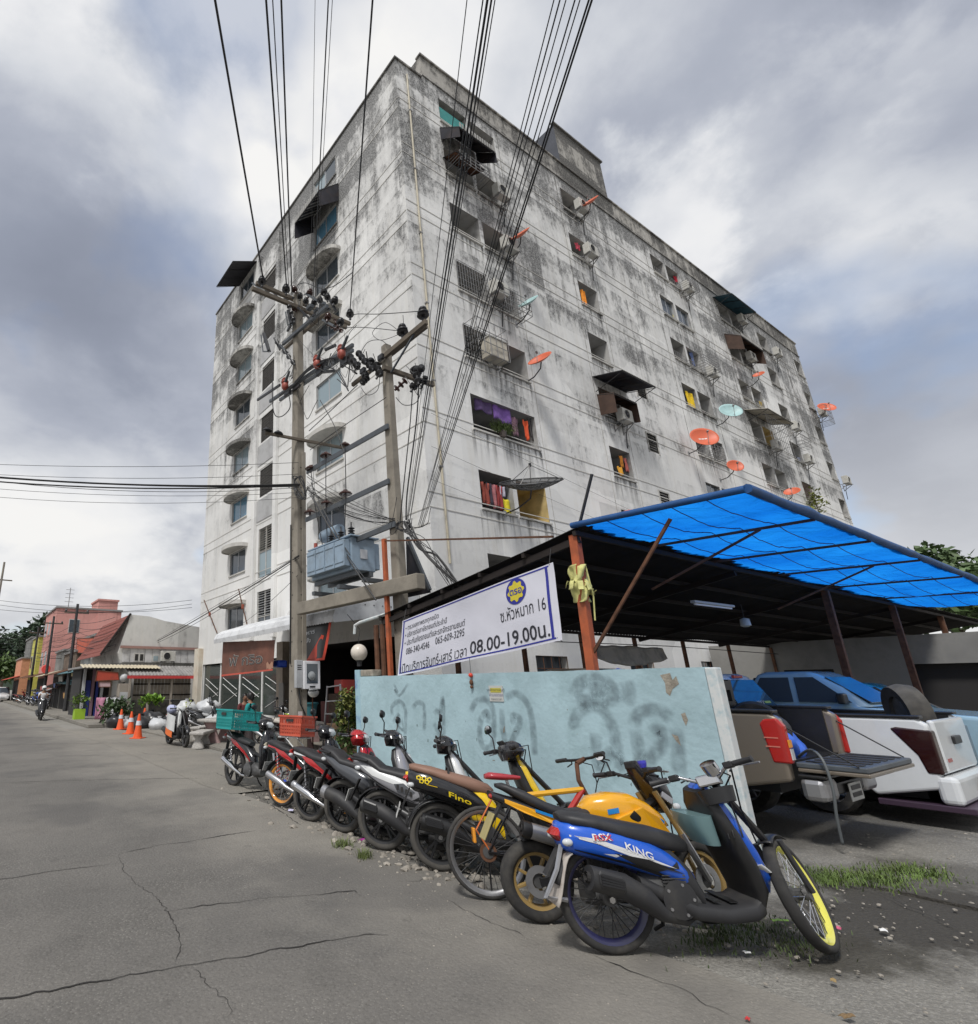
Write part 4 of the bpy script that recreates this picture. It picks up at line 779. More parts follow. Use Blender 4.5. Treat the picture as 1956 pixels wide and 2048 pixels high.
for u,v in((1237,1343),(1256,1348)):
    p=on('x',WX+.06,u,v);tag(MB().lathe([(.035,0),(.04,.03),(.01,.04)],p,n=10).build('bottle_cap',mat('cap_blue',(.02,.05,.3),.5)),'dark blue bottle cap on top of the blue wall, '+('left one' if u<1250 else 'right one'),'bottle cap')
# ================================================================ car shelter: rusty sheet roof, blue tarp awning, posts
M_OR=mat('orange_primer',(.42,.10,.035),.65,var=.2,vscale=6,dirt=.5,dscale=5,dcol=(.12,.05,.03));M_UND=mat('rusted_roof_underside',(.011,.009,.009),.9,.0,var=.5,vscale=1.5)  # underside: rust colour taken near black for the shade under the roof
M_DRUST=mat('dark_steel',(.016,.011,.009),.85,var=.3,vscale=3)  # steel darkened along with the shaded roof underside
SH=thing('car_shelter','lean-to car shelter with rusty corrugated roof on orange and brown posts','shelter')
RX0,RY0=7.2,on('x',7.2,1150,1055).y;zf=on('x',7.2,1150,1055).z;pb=on('x',7.2,755,1232);RY1,zb_=pb.y,pb.z;RX1=33.
b=MB();nx=340
rf=lambda x,y:zf+(zb_-zf)*(y-RY0)/(RY1-RY0)
vs=[]
for y in(RY0-.1,RY0+.6,(RY0+RY1)/2,RY1):
    for i in range(nx+1):x=RX0+(RX1-RX0)*i/nx;vs.append((x,y+(.05*math.sin(i*1.7)if y<RY0 else 0),rf(x,y)+(.016 if i%2 else-.016)+.03*mnoise.noise((x*.5,y,0))))
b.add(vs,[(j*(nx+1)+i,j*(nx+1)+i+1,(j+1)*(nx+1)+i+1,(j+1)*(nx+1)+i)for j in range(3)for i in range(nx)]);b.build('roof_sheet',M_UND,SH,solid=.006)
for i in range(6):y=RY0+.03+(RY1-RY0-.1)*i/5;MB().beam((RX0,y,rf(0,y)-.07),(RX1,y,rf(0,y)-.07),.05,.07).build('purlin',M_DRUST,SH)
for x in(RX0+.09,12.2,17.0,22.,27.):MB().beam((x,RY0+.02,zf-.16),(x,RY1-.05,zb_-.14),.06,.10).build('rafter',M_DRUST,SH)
def post(x0,y0,z0,z1,w,m,lx=0,parent=SH):return MB().beam((x0+lx,y0,z0),(x0,y0,z1),w,w,(1,0,0)).build('post',m,parent,bevel=.006)
pt_,pbm=on('x',7.3,1150,1078),on('x',7.3,1178,1335)
MB().beam((7.3,pbm.y,0),(7.3,pt_.y,zf-.08),.12,.12,(1,0,0)).build('post',M_OR,SH,bevel=.008,label='orange painted front corner post')
for x in(17.0,22.,27.):post(x-.1,RY0+.06,0,zf-.1,.13,M_RUST,-.25)
for x in(9.3,11.6,14.,16.6,19.4,22.5,26.,30.):post(x,RY1-.12,0,zb_-.1,.09,M_RUST)
tp=on('x',7.26,768,1078);MB().beam((7.26,tp.y,0),(7.26,tp.y,tp.z),.085,.085,(1,0,0)).build('post',M_OR,SH,bevel=.006,label='thin rusty orange post at the rear corner');MB().beam((7.26,tp.y-.04,tp.z-.05),(7.26,RY0+.4,on('x',7.26,1100,1075).z),.03,.03).build('tie_bar',M_RUST,SH)
for dy in(.22,.42):MB().tube([(7.28,tp.y+dy,0),(7.28,tp.y+dy,2.85)],.055,8).build('post',M_RUST,SH)
MB().tube([(7.26,tp.y-.02,3.05),(7.22,tp.y+.9,2.95),(7.2,tp.y+1.05,2.9),(7.2,tp.y+1.08,2.72)],.035,8).build('overflow_pipe',M_WHC,SH)
MB().beam((7.3,pbm.y-.05,2.0),on('x',7.3,1340,1033)-Vector((0,0,.03)),.035,.035).build('brace',M_RUST,SH)
pu=on('x',7.3,1184,948);MB().beam((7.35,pt_.y+.05,zf-.2),pu,.03,.03).build('bare_rod',M_BLACK,SH)
# rear fascia gaps, wiring and a fluorescent tube under the roof
MB().tube([(RX0+.2,RY1-.3,zb_-.3),(12,RY1-.3,zb_-.36),(18,RY1-.35,zb_-.3),(26,RY1-.3,zb_-.34)],.012,5).build('roof_wire',M_BLACK,SH)
b0=on('z',3.15,1385,1203);b1=on('z',3.15,1465,1213);t=thing('tube_light','unlit white fluorescent tube light fixed under the dark shelter roof','light',tuple((b0+b1)/2));MB().beam(b0-(b0+b1)/2,b1-(b0+b1)/2,.09,.05).build('housing',mat('tube_housing',(.5,.5,.48),.5),t,bevel=.01);MB().beam((b0-b1)*.46+Vector((0,0,-.045)),(b1-b0)*.46+Vector((0,0,-.045)),.03,.03).build('tube',mat('tube_white',(.75,.75,.73),.3),t)
p=on('z',2.95,1490,1243);t=thing('hanging_lamp','small white bulb cage hanging under the dark shelter roof','lamp',tuple(p));MB().lathe([(.03,.08),(.09,.05),(.10,-.09),(.05,-.12)],n=12).build('bulb_shade',mat('bulb_glass',(.55,.6,.6),.2),t,smooth=60);MB().tube([(0,0,.08),(0,0,.38)],.008,4).build('cord',M_BLACK,t)
# tarp
M_TARP=bpy.data.materials.new('blue_tarp');M_TARP.use_nodes=True;n,l=nodes(M_TARP);n.remove(n['Principled BSDF']);d1=n.new('ShaderNodeBsdfDiffuse');d2=n.new('ShaderNodeBsdfTranslucent');ms=n.new('ShaderNodeMixShader');ms.inputs[0].default_value=.74
tcx=n.new('ShaderNodeTexCoord');q=n.new('ShaderNodeTexNoise');q.inputs['Scale'].default_value=.8;q.inputs['Detail'].default_value=6;l.new(tcx.outputs['Object'],q.inputs['Vector']);rm=n.new('ShaderNodeValToRGB');l.new(q.outputs[0],rm.inputs[0]);rm.color_ramp.elements[0].position=.35;rm.color_ramp.elements[0].color=(.006,.18,.74,1);rm.color_ramp.elements[1].position=.7;rm.color_ramp.elements[1].color=(.015,.31,.97,1)
wv=n.new('ShaderNodeTexNoise');wv.inputs['Scale'].default_value=2.2;wv.inputs['Detail'].default_value=7;wv.inputs['Distortion'].default_value=1.5;l.new(tcx.outputs['Object'],wv.inputs['Vector']);bpn=n.new('ShaderNodeBump');bpn.inputs['Strength'].default_value=.9;bpn.inputs['Distance'].default_value=.12;l.new(wv.outputs[0],bpn.inputs['Height']);l.new(bpn.outputs[0],d1.inputs['Normal']);l.new(bpn.outputs[0],d2.inputs['Normal'])
l.new(rm.outputs[0],d1.inputs[0]);l.new(rm.outputs[0],d2.inputs[0]);l.new(d1.outputs[0],ms.inputs[1]);l.new(d2.outputs[0],ms.inputs[2]);l.new(ms.outputs[0],n['Material Output'].inputs[0])
pk=on('x',7.2,1490,978);zo,yo=pk.z,pk.y;zi,yi=zf+.04,RY0+.05
TX1=24.
def tz(x,v):
    y=yi+(yo-yi)*v;z=zi+(zo-zi)*v;return Vector((x,y,z))
t=thing('blue_tarp','bright blue tarpaulin stretched as an awning in front of the shelter roof','tarpaulin');BAYS=[7.2,9.2,11.4,14.0,17.0,20.5,24.]
def tf(u,v):
    x=7.2+(TX1-7.2)*u;p=tz(x,v);k=next(i for i in range(6)if x<=BAYS[i+1]+1e-6);s=(x-BAYS[k])/(BAYS[k+1]-BAYS[k]);p.z+=.018*mnoise.noise((x*5,v*9,7))-.01*abs(math.sin(x*2.9+v*5));p.z-=(.10+.02*k)*4*s*(1-s)*(.35+.65*math.sin(math.pi*min(v*1.02,1)))+.02*mnoise.noise((x*1.3,v*4,0))-.01;
    if v>.97:p.y-=.01
    return p
MB().grid(tf,260,36).build('tarp_sheet',M_TARP,t,smooth=180)
M_TBAR=mat('tarp_roll',(.01,.07,.22),.6,var=.3,vscale=4)
b=MB().tube([tz(7.2+(TX1-7.2)*i/40,1)+Vector((0,-.02,.02*mnoise.noise((i*.9,0,0))))for i in range(41)],[.055+.02*mnoise.noise((i*1.1,5,0))for i in range(41)],8);b.build('rolled_edge',M_TBAR,t,smooth=60)
MB().tube([tz(7.2,v/10)for v in range(11)],.045,8).build('rolled_edge',M_TBAR,t,smooth=60)
for x in BAYS[1:]:a,c=tz(x,-.02),tz(x,1.0);MB().beam(a-Vector((0,0,.07)),c-Vector((0,0,.05)),.035,.035).build('cross_bar',M_RUST,SH)
for x0 in(9.2,14.0):MB().beam(Vector((x0,yi+.05,zi-.75)),tz(x0,.72)-Vector((0,0,.07)),.03,.03).build('brace',M_RUST,SH)
# seams of the tarp hang as darker folds
for v in(.22,.45,.62,.8):
    b=MB();b.tube([tf(i/120,v)-Vector((0,0,.012))for i in range(121)],.008,4);b.build('seam',M_TBAR,t)
# yellow cloth tied to the orange post
M_YC=mat('pale_yellow_cloth',(.58,.56,.22),.85,var=.25,vscale=7);t=thing('tied_cloth','crumpled pale yellow cloth tied round the orange shelter post','cloth',(7.3,pbm.y-.1,on('x',7.3,1163,1165).z));t.scale=(.72,.72,.72)
def yc(u,v):
    a=u*6.2832;r=.13+.05*math.sin(a*3+v*9)+.05*mnoise.noise((math.cos(a)*2,math.sin(a)*2,v*4));return(math.cos(a)*r,math.sin(a)*r+.05,.34-.72*v+.06*mnoise.noise((a,v*5,2)))
MB().grid(yc,40,24).build('cloth_wrap',M_YC,t,smooth=180,solid=.006)
for i in range(9):
    a=i*.75;MB().grid(lambda u,v:(math.cos(a)*(.14+.14*v)+(u-.5)*.10*math.sin(a),math.sin(a)*(.14+.12*v)-(u-.5)*.10*math.cos(a)+.05,.22-.12*i/3-.16*v+.05*math.sin(v*7+i)),4,6).build('cloth_fold',M_YC,t,smooth=180,solid=.005)
MB().tube([(0,-.12,.3),(.03,-.16,-.3),(.02,-.12,-.75)],.014,5).build('loose_strip',M_YC,t)
# ================================================================ banner
BX=7.16;c00=on('x',BX,795,1352);c01=on('x',BX,805,1242);c10=on('x',BX,1126,1280);c11=on('x',BX,1105,1124)
def bp(u,v):
    p=c00.lerp(c10,u).lerp(c01.lerp(c11,u),v);p.x+=.025*math.sin(u*11+v*3)*(1-v*.5)+.03*mnoise.noise((u*4,v*2.5,1.5));return p
BN=thing('vinyl_banner','white vinyl banner with black Thai lettering and a blue border under the shelter eave','banner');M_VIN=mat('banner_vinyl',(.66,.66,.73),.5,var=.05,vscale=2)
MB().grid(bp,60,24).build('sheet',M_VIN,BN,smooth=180)
M_NAVY=mat('banner_navy',(.025,.03,.28),.5);M_INK=mat('banner_ink',(.025,.025,.035),.5)
def bo(u,v,d=.004):p=bp(u,v);p.x-=d;return p
for u0,u1,v0,v1 in((.02,.975,.962,.982),(.02,.975,.03,.05),(.955,.968,.03,.982),(.012,.022,.03,.982)):
    MB().grid(lambda a,c:bo(u0+(u1-u0)*a,v0+(v1-v0)*c),50 if u1-u0>.1 else 2,2 if u1-u0>.1 else 20).build('border_line',M_NAVY,BN)
def btext(body,u0,u1,v,h,bold=.0,slope=0.):
    """text lies on the banner's own sheet: every glyph vertex is moved onto it"""
    o=text_mesh(body,1.,M_INK,BN,None,bold=bold,align='LEFT');X_=[q.co.x for q in o.data.vertices];xa,xb=min(X_),max(X_)
    for vt in o.data.vertices:
        uu=u0+(u1-u0)*(vt.co.x-xa)/(xb-xa);vt.co=bo(uu,v+vt.co.y*h/1.12+slope*(uu-u0),.006)
    o['kind']='stuff'
btext('ซ.หัวหมาก 16',.70,.945,.50,.26);btext('เปิดบริการจันทร์-เสาร์ เวลา',.02,.50,.10,.25,slope=.08);btext('08.00-19.00น.',.52,.95,.165,.30,bold=.012)
btext('• ประกันภัยรถยนต์และรถจักรยานยนต์',.035,.485,.56,.155,slope=.06);btext('• บริการต่อภาษีรถยนต์ประจำปี',.035,.36,.70,.14,slope=.06);btext('• ตรวจสภาพรถทุกชนิด',.035,.30,.83,.13,slope=.06);btext('086-340-4546',.055,.24,.40,.18,slope=.05);btext('065-609-3295',.285,.485,.43,.19,slope=.05)
em=(.80,.79);n_=40
def ering(r0,r1,m,nm,d,teeth=0):
    L_=(c10-c00).length;vs=[]
    for i in range(n_ if not teeth else teeth*4):
        N_=n_ if not teeth else teeth*4;a=2*math.pi*i/N_;rr=r1*(1 if not teeth or i%4<2 else .8);vs.append(bo(em[0]+math.cos(a)*rr/L_,em[1]+math.sin(a)*rr/1.12,d))
    MB().add(vs,[tuple(range(len(vs)))]).build(nm,m,BN)
ering(0,.20,M_NAVY,'emblem_disc',.006);ering(0,.165,mat('banner_yellow',(.62,.52,.04),.5),'emblem_gear',.009,8);o=text_mesh('ตรอ',1.,M_NAVY,BN,bold=.02)
for vt in o.data.vertices:vt.co=bo(em[0]+vt.co.x*.15/(c10-c00).length,em[1]+vt.co.y*.15/1.12,.012)
for u,v in((.01,.97),(.98,.98),(.98,.04)):MB().tube([bo(u,v),bo(u,v)+Vector((.1,.0,.28 if v>.5 else-.05))],.006,4).build('tie_cord',M_BLACK,BN)
# grey wall with dark openings at the far side of the parking
t=thing('parking_end_wall','grey plastered wall with dark openings at the far right of the parking','wall');M_GW=mat('grey_plaster',(.24,.235,.22),.9,var=.2,vscale=1.,dirt=.5,dscale=1)
b=MB();hole_wall(-3.,10.9,0,3.1,[(1.2,3.2,.0,2.2),(3.6,5.2,.0,2.2),(7.2,8.6,.9,2.1)],lambda a,z,d=0:(26.+d,a,z),b);b.build('wall_face',M_GW,t);b=MB().box(26.3,26.4,-3,10.9,0,3);b.build('shade_backing',M_DARK,t)  # black backing stands in for the shade inside the openings
# low white canopy strip and clutter behind the cars along the block
t=thing('folded_tarp','sagging dirty white tarp strip under the rear edge of the shelter','tarpaulin');a0,a1=on('y',RY1-.2,1165,1300),on('y',RY1-.2,1325,1300)
MB().grid(lambda u,v:(a0.x+(a1.x-a0.x)*u,a0.y-.1*v,zb_-.35-.30*v-.25*math.sin(u*3.1)*(v)+.05*mnoise.noise((u*6,v*3,0))),30,6).build('sheet',M_CREAM,t,smooth=180,solid=.005)
# ================================================================ concrete utility poles, transformer, cables
XP=7.55;Y1=on('x',XP,596,1275).y;Y2=on('x',XP,800,1180).y
M_POLE=mat('weathered_pole_concrete',(.25,.225,.185),.9,var=.22,vscale=1.5,dirt=.6,dscale=2.5,dcol=(.13,.11,.09),bump=.3,bscale=30)
M_TIMB=mat('grey_timber',(.115,.095,.072),.85,var=.3,vscale=4);M_INS=mat('brown_porcelain',(.055,.025,.02),.25);M_INSK=mat('black_insulator',(.02,.02,.022),.4);M_WIRE=mat('cable_black',(.012,.012,.013),.55);M_TXB=mat('transformer_grey_blue',(.25,.33,.41),.5,var=.1,dirt=.45,dscale=4,dcol=(.14,.15,.15));M_ANG=mat('steel_angle',(.10,.11,.12),.5,.4,dirt=.5,dscale=5);M_RED=mat('red_oxide_cover',(.34,.07,.045),.5,var=.2,dirt=.5,dscale=8)
px_=lambda u,v,d=0:on('x',XP+d,u,v)
def pole(name,label,y,ztop,wb,wt,holes,face):
    t=thing(name,label,'utility pole',(XP,y,0));b=MB();r=[]
    for z in[ztop*i/12 for i in range(13)]:
        w=wb+(wt-wb)*z/ztop;c=w*.16;h=w/2;r.append([(x,yy,z)for x,yy in((-h+c,-h),(h-c,-h),(h,-h+c),(h,h-c),(h-c,h),(-h+c,h),(-h,h-c),(-h,-h+c))])
    b.rings(r);b.build('shaft',M_POLE,t)
    for i in range(holes):z=.9+i*.62;w=wb+(wt-wb)*z/ztop;MB().lathe([(.022,0),(.022,.004)],(-w/2-.0035,0,z),(1,0,0),8).build('bolt_hole',M_DARK,t);MB().lathe([(.022,0),(.022,.004)],(0,-w/2-.0035,z),(0,1,0),8).build('bolt_hole',M_DARK,t)
    return t
ZT1=px_(606,578).z;ZT2=px_(776,690).z
P1=pole('utility_pole','thick weathered concrete utility pole carrying the pile of insulators',Y1,ZT1,.40,.25,12,0)
P2=pole('utility_pole','thinner concrete utility pole behind the banner with two timber crossarms',Y2,ZT2,.30,.20,0,0)
MB().tube([(-.21,.05,z_)for z_ in(2.2,6)],.02,6).build('earth_wire',M_WIRE,P1);MB().box(.0,.12,-.24,-.2,0.2,8.2).build('conduit',M_POLE,P1)
I1=Vector((XP,Y1,0));I2=Vector((XP,Y2,0))
def arm(P,base,a,c,w,h,m,name='crossarm'):return MB().beam(Vector(a)-base,Vector(c)-base,w,h).build(name,m,P,bevel=.006)
py=lambda y,u,v:on('y',y,u,v)
arm(P1,I1,py(Y1-.2,504,577),py(Y1-.2,693,655),.10,.13,M_TIMB);arm(P1,I1,py(Y1+.2,512,566),py(Y1+.2,700,648),.10,.13,M_TIMB)
arm(P1,I1,px_(566,688,-.2),px_(655,612,-.2),.09,.11,M_ANG);arm(P1,I1,px_(566,700,.2),px_(655,622,.2),.09,.11,M_TIMB)
arm(P1,I1,px_(540,803,-.2),px_(706,690,-.2),.08,.10,M_ANG);arm(P1,I1,px_(560,800,.22),px_(706,700,.22),.08,.10,M_ANG)
arm(P1,I1,py(Y1-.2,531,866),py(Y1-.2,697,898),.07,.08,M_TIMB)
arm(P1,I1,px_(515,800,-.25),px_(560,770,-.25),.06,.08,M_INSK,'bracket')
arm(P2,I2,px_(770,712,-.13),px_(853,643,-.13),.09,.12,M_TIMB);arm(P2,I2,px_(705,770,.12),px_(853,652,.12),.08,.10,M_TIMB);arm(P2,I2,py(Y2-.14,766,735),py(Y2-.14,867,770),.09,.11,M_TIMB)
MB().beam(px_(782,745,-.13)-I2,px_(828,668,-.13)-I2,.04,.03).build('stay',M_ANG,P2)
for(u0,v0),(u1,v1),nm in(((614,944),(776,852),0),((612,1040),(778,962),1),((700,1085),(790,1048),2)):
    b=MB().beam(px_(u0,v0,-.17)-I1,px_(u1,v1,-.17)-I1,.05,.12);b.build('steel_rail',M_ANG,P1)
bm_=MB().beam(px_(600,1218,-.30),px_(842,1162,-.30),.22,.30);BMo=thing('platform_beam','stained concrete beam joining the two utility poles under the transformer','beam',(0,0,0));bm_.build('front_beam',M_POLE,BMo,bevel=.015)
MB().beam(px_(600,1218,.30),px_(842,1162,.30),.22,.30).build('rear_beam',M_POLE,BMo,bevel=.015)
for f in(.25,.5,.72):p=px_(612,1203,0).lerp(px_(835,1146,0),f);MB().box(p.x-.45,p.x+.45,p.y-.06,p.y+.06,p.z-.02,p.z+.07).build('cross_joist',M_ANG,BMo)
def pin(P,base,p,s=1.,m=M_INSK,ax=(0,0,1),name='insulator'):
    b=MB().lathe([(.03,-.12),(.03,0),(.09,.0),(.11,.03),(.07,.05),(.10,.07),(.10,.10),(.05,.12),(.075,.15),(.06,.19),(.02,.20)][:11],(0,0,0),ax,12);b.v=[tuple(Vector(v)*s+Vector(p)-base)for v in b.v];return b.build(name,m,P,smooth=40)
def disc(P,base,p,s=1.,m=M_INS):
    b=MB().lathe([(.02,-.12),(.03,-.02),(.15,-.02),(.17,0),(.13,.05),(.07,.07),(.05,.11)],(0,0,0),(0,0,1),14);b.v=[tuple(Vector(v)*s+Vector(p)-base)for v in b.v];return b.build('disc_insulator',m,P,smooth=40)
def string(P,base,a,c,n=4,m=M_INS,r=.075):
    a,c=Vector(a)-base,Vector(c)-base;d=(c-a)
    pr_=[];L_=d.length
    for i in range(n):t0=L_*(i+.2)/n;st=L_/n;pr_+=[(.025,t0-.1*st),(r,t0),(r*1.05,t0+.12*st),(.03,t0+.3*st),(.025,t0+.6*st)]
    return MB().lathe(pr_,a,d,12).build('strain_insulator',m,P,smooth=40)
for u,v,s in((524,562,1.25),(572,578,1.25),(700,628,1.3)):pin(P1,I1,py(Y1-.2,u,v)-Vector((0,0,.08)),s)
for u,v in((600,590),(655,592),(640,598),(612,600),(628,603)):pin(P1,I1,px_(u,v,-.15)-Vector((0,0,.1)),.9,M_INSK)
for u,v,d in((620,615,-.25),(634,622,.2),(608,627,.2),(645,610,.25)):MB().cbox(px_(u,v,d)-I1,.16,.22,.14).build('clamp_block',M_ANG,P1,bevel=.03)
string(P1,I1,py(Y1-.2,668,640),py(Y1-.6,685,666));string(P1,I1,py(Y1-.2,577,610),py(Y1-.4,590,648),3,M_INSK);string(P1,I1,px_(552,682,-.2),px_(592,732,-.2),5,M_INSK);string(P1,I1,py(Y1-.25,655,648),py(Y1-.5,676,662),3)
for(u0,v0),(u1,v1)in(((528,668),(538,702)),((577,622),(583,648))):MB().tube([px_(u0,v0,-.3)-I1,px_(u1,v1,-.3)-I1],[.07,.06],8).build('surge_arrester',M_INSK,P1);MB().tube([px_(u0-6,v0+2,-.3)-I1,px_(u0-2,v1+1,-.3)-I1,px_(u1+3,v1+1,-.3)-I1],.025,6).build('arrester_bracket',M_ANG,P1)
for u,v in((570,772),(634,728),(683,708)):
    p=px_(u,v,-.34)-I1;MB().sphere(p,.12,14,10,(.9,1.0,1.25)).build('fuse_cover',M_RED,P1,smooth=180);MB().lathe([(.11,0),(.12,.05),(.07,.1),(.09,.14),(.05,.2)],p+Vector((0,0,.10)),(0,.25,1),12).build('fuse_cap',M_RED,P1,smooth=40);MB().tube([p+Vector((-.02,-.05,.1)),p+Vector((-.06,-.38,.30))],[.05,.035],8).build('fuse_tube',M_ANG,P1);MB().cbox(p+Vector((.1,.02,-.2)),.10,.3,.2).build('fuse_base',M_INSK,P1,bevel=.02)
for u,v in((622,938),(652,912),(690,891)):disc(P1,I1,px_(u,v,-.17)if u<680 else py(Y1-.2,u,v))
for u,v in((620,1026),(653,1008),(691,988)):disc(P1,I1,px_(u,v,-.17))
for u,v in((462,862),(484,868)):disc(P1,I1,py(Y1-.2,u+72,v+0),.9,M_INSK)
for u,v in((846,630),(805,664)):pin(P2,I2,px_(u,v,-.13)-Vector((0,0,.05)),1.25)
for(u0,v0),(u1,v1)in(((700,712),(716,735)),((716,705),(734,728)),((732,722),(748,742)),((752,728),(762,752)),((735,755),(722,768)),((812,760),(788,782)),((830,735),(838,772)),((825,742),(848,735))):string(P2,I2,px_(u0,v0,-.15),px_(u1,v1,-.35),3,M_INSK if(u0+v0)%3 else M_INS,.085)
for u,v in((762,715),(835,745),(700,722),(726,742)):MB().cbox(px_(u,v,-.2)-I2,.10,.18,.14).build('clamp_block',M_INSK,P2,bevel=.02)
for i,(u,v,u2,v2)in enumerate(((505,566,530,585),(548,586,566,606),(560,600,590,596),(612,588,640,604),(625,632,660,618),(588,640,575,662),(645,640,668,652),(660,600,672,622),(596,615,622,640),(560,690,575,705),(548,676,560,700),(650,700,672,690),(668,725,690,700),(600,770,575,790),(640,745,668,742))):MB().beam(px_(u,v,-.25)-I1,px_(u2,v2,-.1)-I1,.07,.06).build('iron_strap',M_INSK if i%3 else M_ANG,P1)
for u,v in((590,575),(618,583),(648,580),(668,598),(680,640),(590,612),(655,630)):pin(P1,I1,px_(u,v,-.2)-Vector((0,0,.12)),1.0,M_INS if u%4 else M_INSK,(.3*math.sin(u),.4*math.cos(u),1))
for u,v in((712,728),(742,716),(756,742),(730,745),(845,758),(825,766)):pin(P2,I2,px_(u,v,-.2)-Vector((0,0,.12)),.9,M_INSK,(.5*math.sin(u),.7*math.cos(u),1))
# ---------------------------------------------------------------- transformer
TA,TB=px_(641,1150),px_(735,1150);ty0,ty1=TB.y,TA.y;tz0,tz1=px_(641,1176).z,px_(700,1083).z
T=thing('pole_transformer','grey blue oil transformer with cooling fins on the beam between the two poles','transformer',(XP,(ty0+ty1)/2,tz0));hl=(ty1-ty0)/2;hh=tz1-tz0
MB().box(-.34,.34,-hl+.12,hl-.12,.12,hh-.04).build('tank',M_TXB,T,bevel=.02);MB().box(-.42,.42,-hl+.04,hl-.04,hh-.04,hh).build('tank_lid',M_TXB,T,bevel=.01)
for i in range(4):
    y0,y1=-hl+.16+(2*hl-.32)*i/4+.015,-hl+.16+(2*hl-.32)*(i+1)/4-.015
    for s in(-1,1):
        rp=MB().box(min(s*.342,s*.52),max(s*.342,s*.52),y0,y1,.20,hh-.10).build('radiator_panel',M_TXB,T,bevel=.015)
        for z in(.30,hh-.22):MB().box(min(s*.521,s*.535),max(s*.521,s*.535),y0+.02,y1-.02,z,z+.03).build('panel_rib',M_TXB,rp)
for y in(-hl+.10,hl-.118):MB().box(-.10,.10,y,y+.018,.4,.62).build('rating_plate',M_ALU,T)
for s in(-.2,.2):MB().box(s-.05,s+.05,-hl+.1,hl-.1,.0,.118).build('skid',M_ANG,T)
MB().lathe([(.0,-.38),(.17,-.38),(.18,-.3),(.18,.3),(.17,.38),(0,.38)],(.1,hl-.42,hh+.42),(0,1,0),18).build('oil_conservator',M_TXB,T,smooth=40);MB().tube([(.1,hl-.5,hh),(.1,hl-.5,hh+.3)],.04,8).build('oil_pipe',M_TXB,T);MB().lathe([(.05,0),(.05,.2)],(-.2,hl-.1,hh+.0),n=10).build('breather',M_RED,T)
for i,y in enumerate((-.45,-.1,.25)):
    pr_=[]
    for k in range(5):z=.06*k;pr_+=[(.04,z),(.085,z+.015),(.085,z+.025),(.04,z+.045)]
    MB().lathe(pr_+[(.02,.32),(.015,.42)],(-.1,y*hl/.8,hh+.001),n=12).build('bushing',M_INSK,T,smooth=40)
# ---------------------------------------------------------------- meter box, poster
MBX=thing('meter_box','grey electricity meter box with a white framed glass door on the thick pole','meter box',tuple(py(Y1-.24,606,1350)));c_=Vector(MBX.location);w0,w1=py(Y1-.24,589,1350).x-c_.x,py(Y1-.24,634,1350).x-c_.x;hh_=(py(Y1-.24,610,1322).z-py(Y1-.24,610,1378).z)/2
MB().box(w0,w0+.19,-.10,.02,-hh_+.03,hh_+.02).build('side_box',mat('meter_grey',(.42,.43,.44),.5,dirt=.3),MBX,bevel=.01);MB().box(w0+.195,w1,-.16,.02,-hh_,hh_).build('case',mat('meter_white',(.70,.70,.72),.4),MBX,bevel=.012);MB().box(w0+.27,w1-.08,-.166,-.161,-hh_+.14,hh_-.07).build('door_glass',M_GLASS,MBX);MB().box(w0+.36,w1-.16,-.168,-.161,-hh_+.04,-hh_+.08).build('latch',M_INSK,MBX);MB().lathe([(.10,0),(.11,.03),(.04,.06)],(w0+.40,-.1665,-.02),(0,-1,0),14).build('meter_dial',mat('meter_dial',(.3,.32,.33),.3),MBX);MB().tube([(w0+.12,-.02,-hh_),(w0+.14,-.06,-hh_-.35),(w0+.3,-.03,-hh_-.6),(w0+.25,-.02,-hh_-1.0)],.02,6).build('meter_lead',M_WIRE,MBX)
for i in range(3):MB().box(w0+.03,w0+.15,-.104,-.1005,hh_-.12-.05*i,hh_-.10-.05*i).build('label_line',M_INSK,MBX)
p=py(Y1-.215,603,1437);t=thing('paper_notice','pale pink paper notice stuck low on the thick pole','notice',tuple(p));MB().box(-.10,.10,-.006,.0,-.17,.17).build('sheet',mat('notice_paper',(.62,.54,.53),.8),t);MB().box(-.05,.05,-.009,-.0065,-.06,.07).build('print_block',mat('notice_print',(.45,.38,.38),.8),t)
# ---------------------------------------------------------------- cables
ORD=['first','second','third','fourth','fifth','sixth','seventh','eighth','ninth','tenth','eleventh','twelfth']
def cable(pts,r,label,group,s=None,n=16,name='overhead_cable'):
    P_=[Vector(p)for p in pts]
    if len(P_)==2:P_=sag(P_[0],P_[1],s or 0.,n)
    o0=P_[0];b=MB().tube([p-o0 for p in P_],r,5);o=b.build(name,M_WIRE,None,loc=o0);tag(o,label,'cable',group);return o
def spline(P,k=6):
    P=[Vector(p)for p in P];Q=[]
    for i in range(len(P)-1):
        p0,p1,p2,p3=P[max(i-1,0)],P[i],P[i+1],P[min(i+2,len(P)-1)]
        for j in range(k):
            t=j/k;Q.append(.5*((2*p1)+(p2-p0)*t+(2*p0-5*p1+4*p2-p3)*t*t+(3*p1-p0-3*p2+p3)*t**3))
    return Q+[P[-1]]
def span(p,uv,r,label,group,dz=0.,s=0.,far=26.):
    """from an insulator at p along the street over the camera: second point = same height on the sight line uv, then on to the next pole"""
    q=on('z',p.z+dz,*uv);d=(q-p);e=p+d.normalized()*far;e.z=p.z+dz*far/d.length;return cable((p,e),r,label,group,s)
G1,G2,G3='high voltage cables over the street','bundle of telephone cables over the car shelter','cables crossing to the far side of the street'
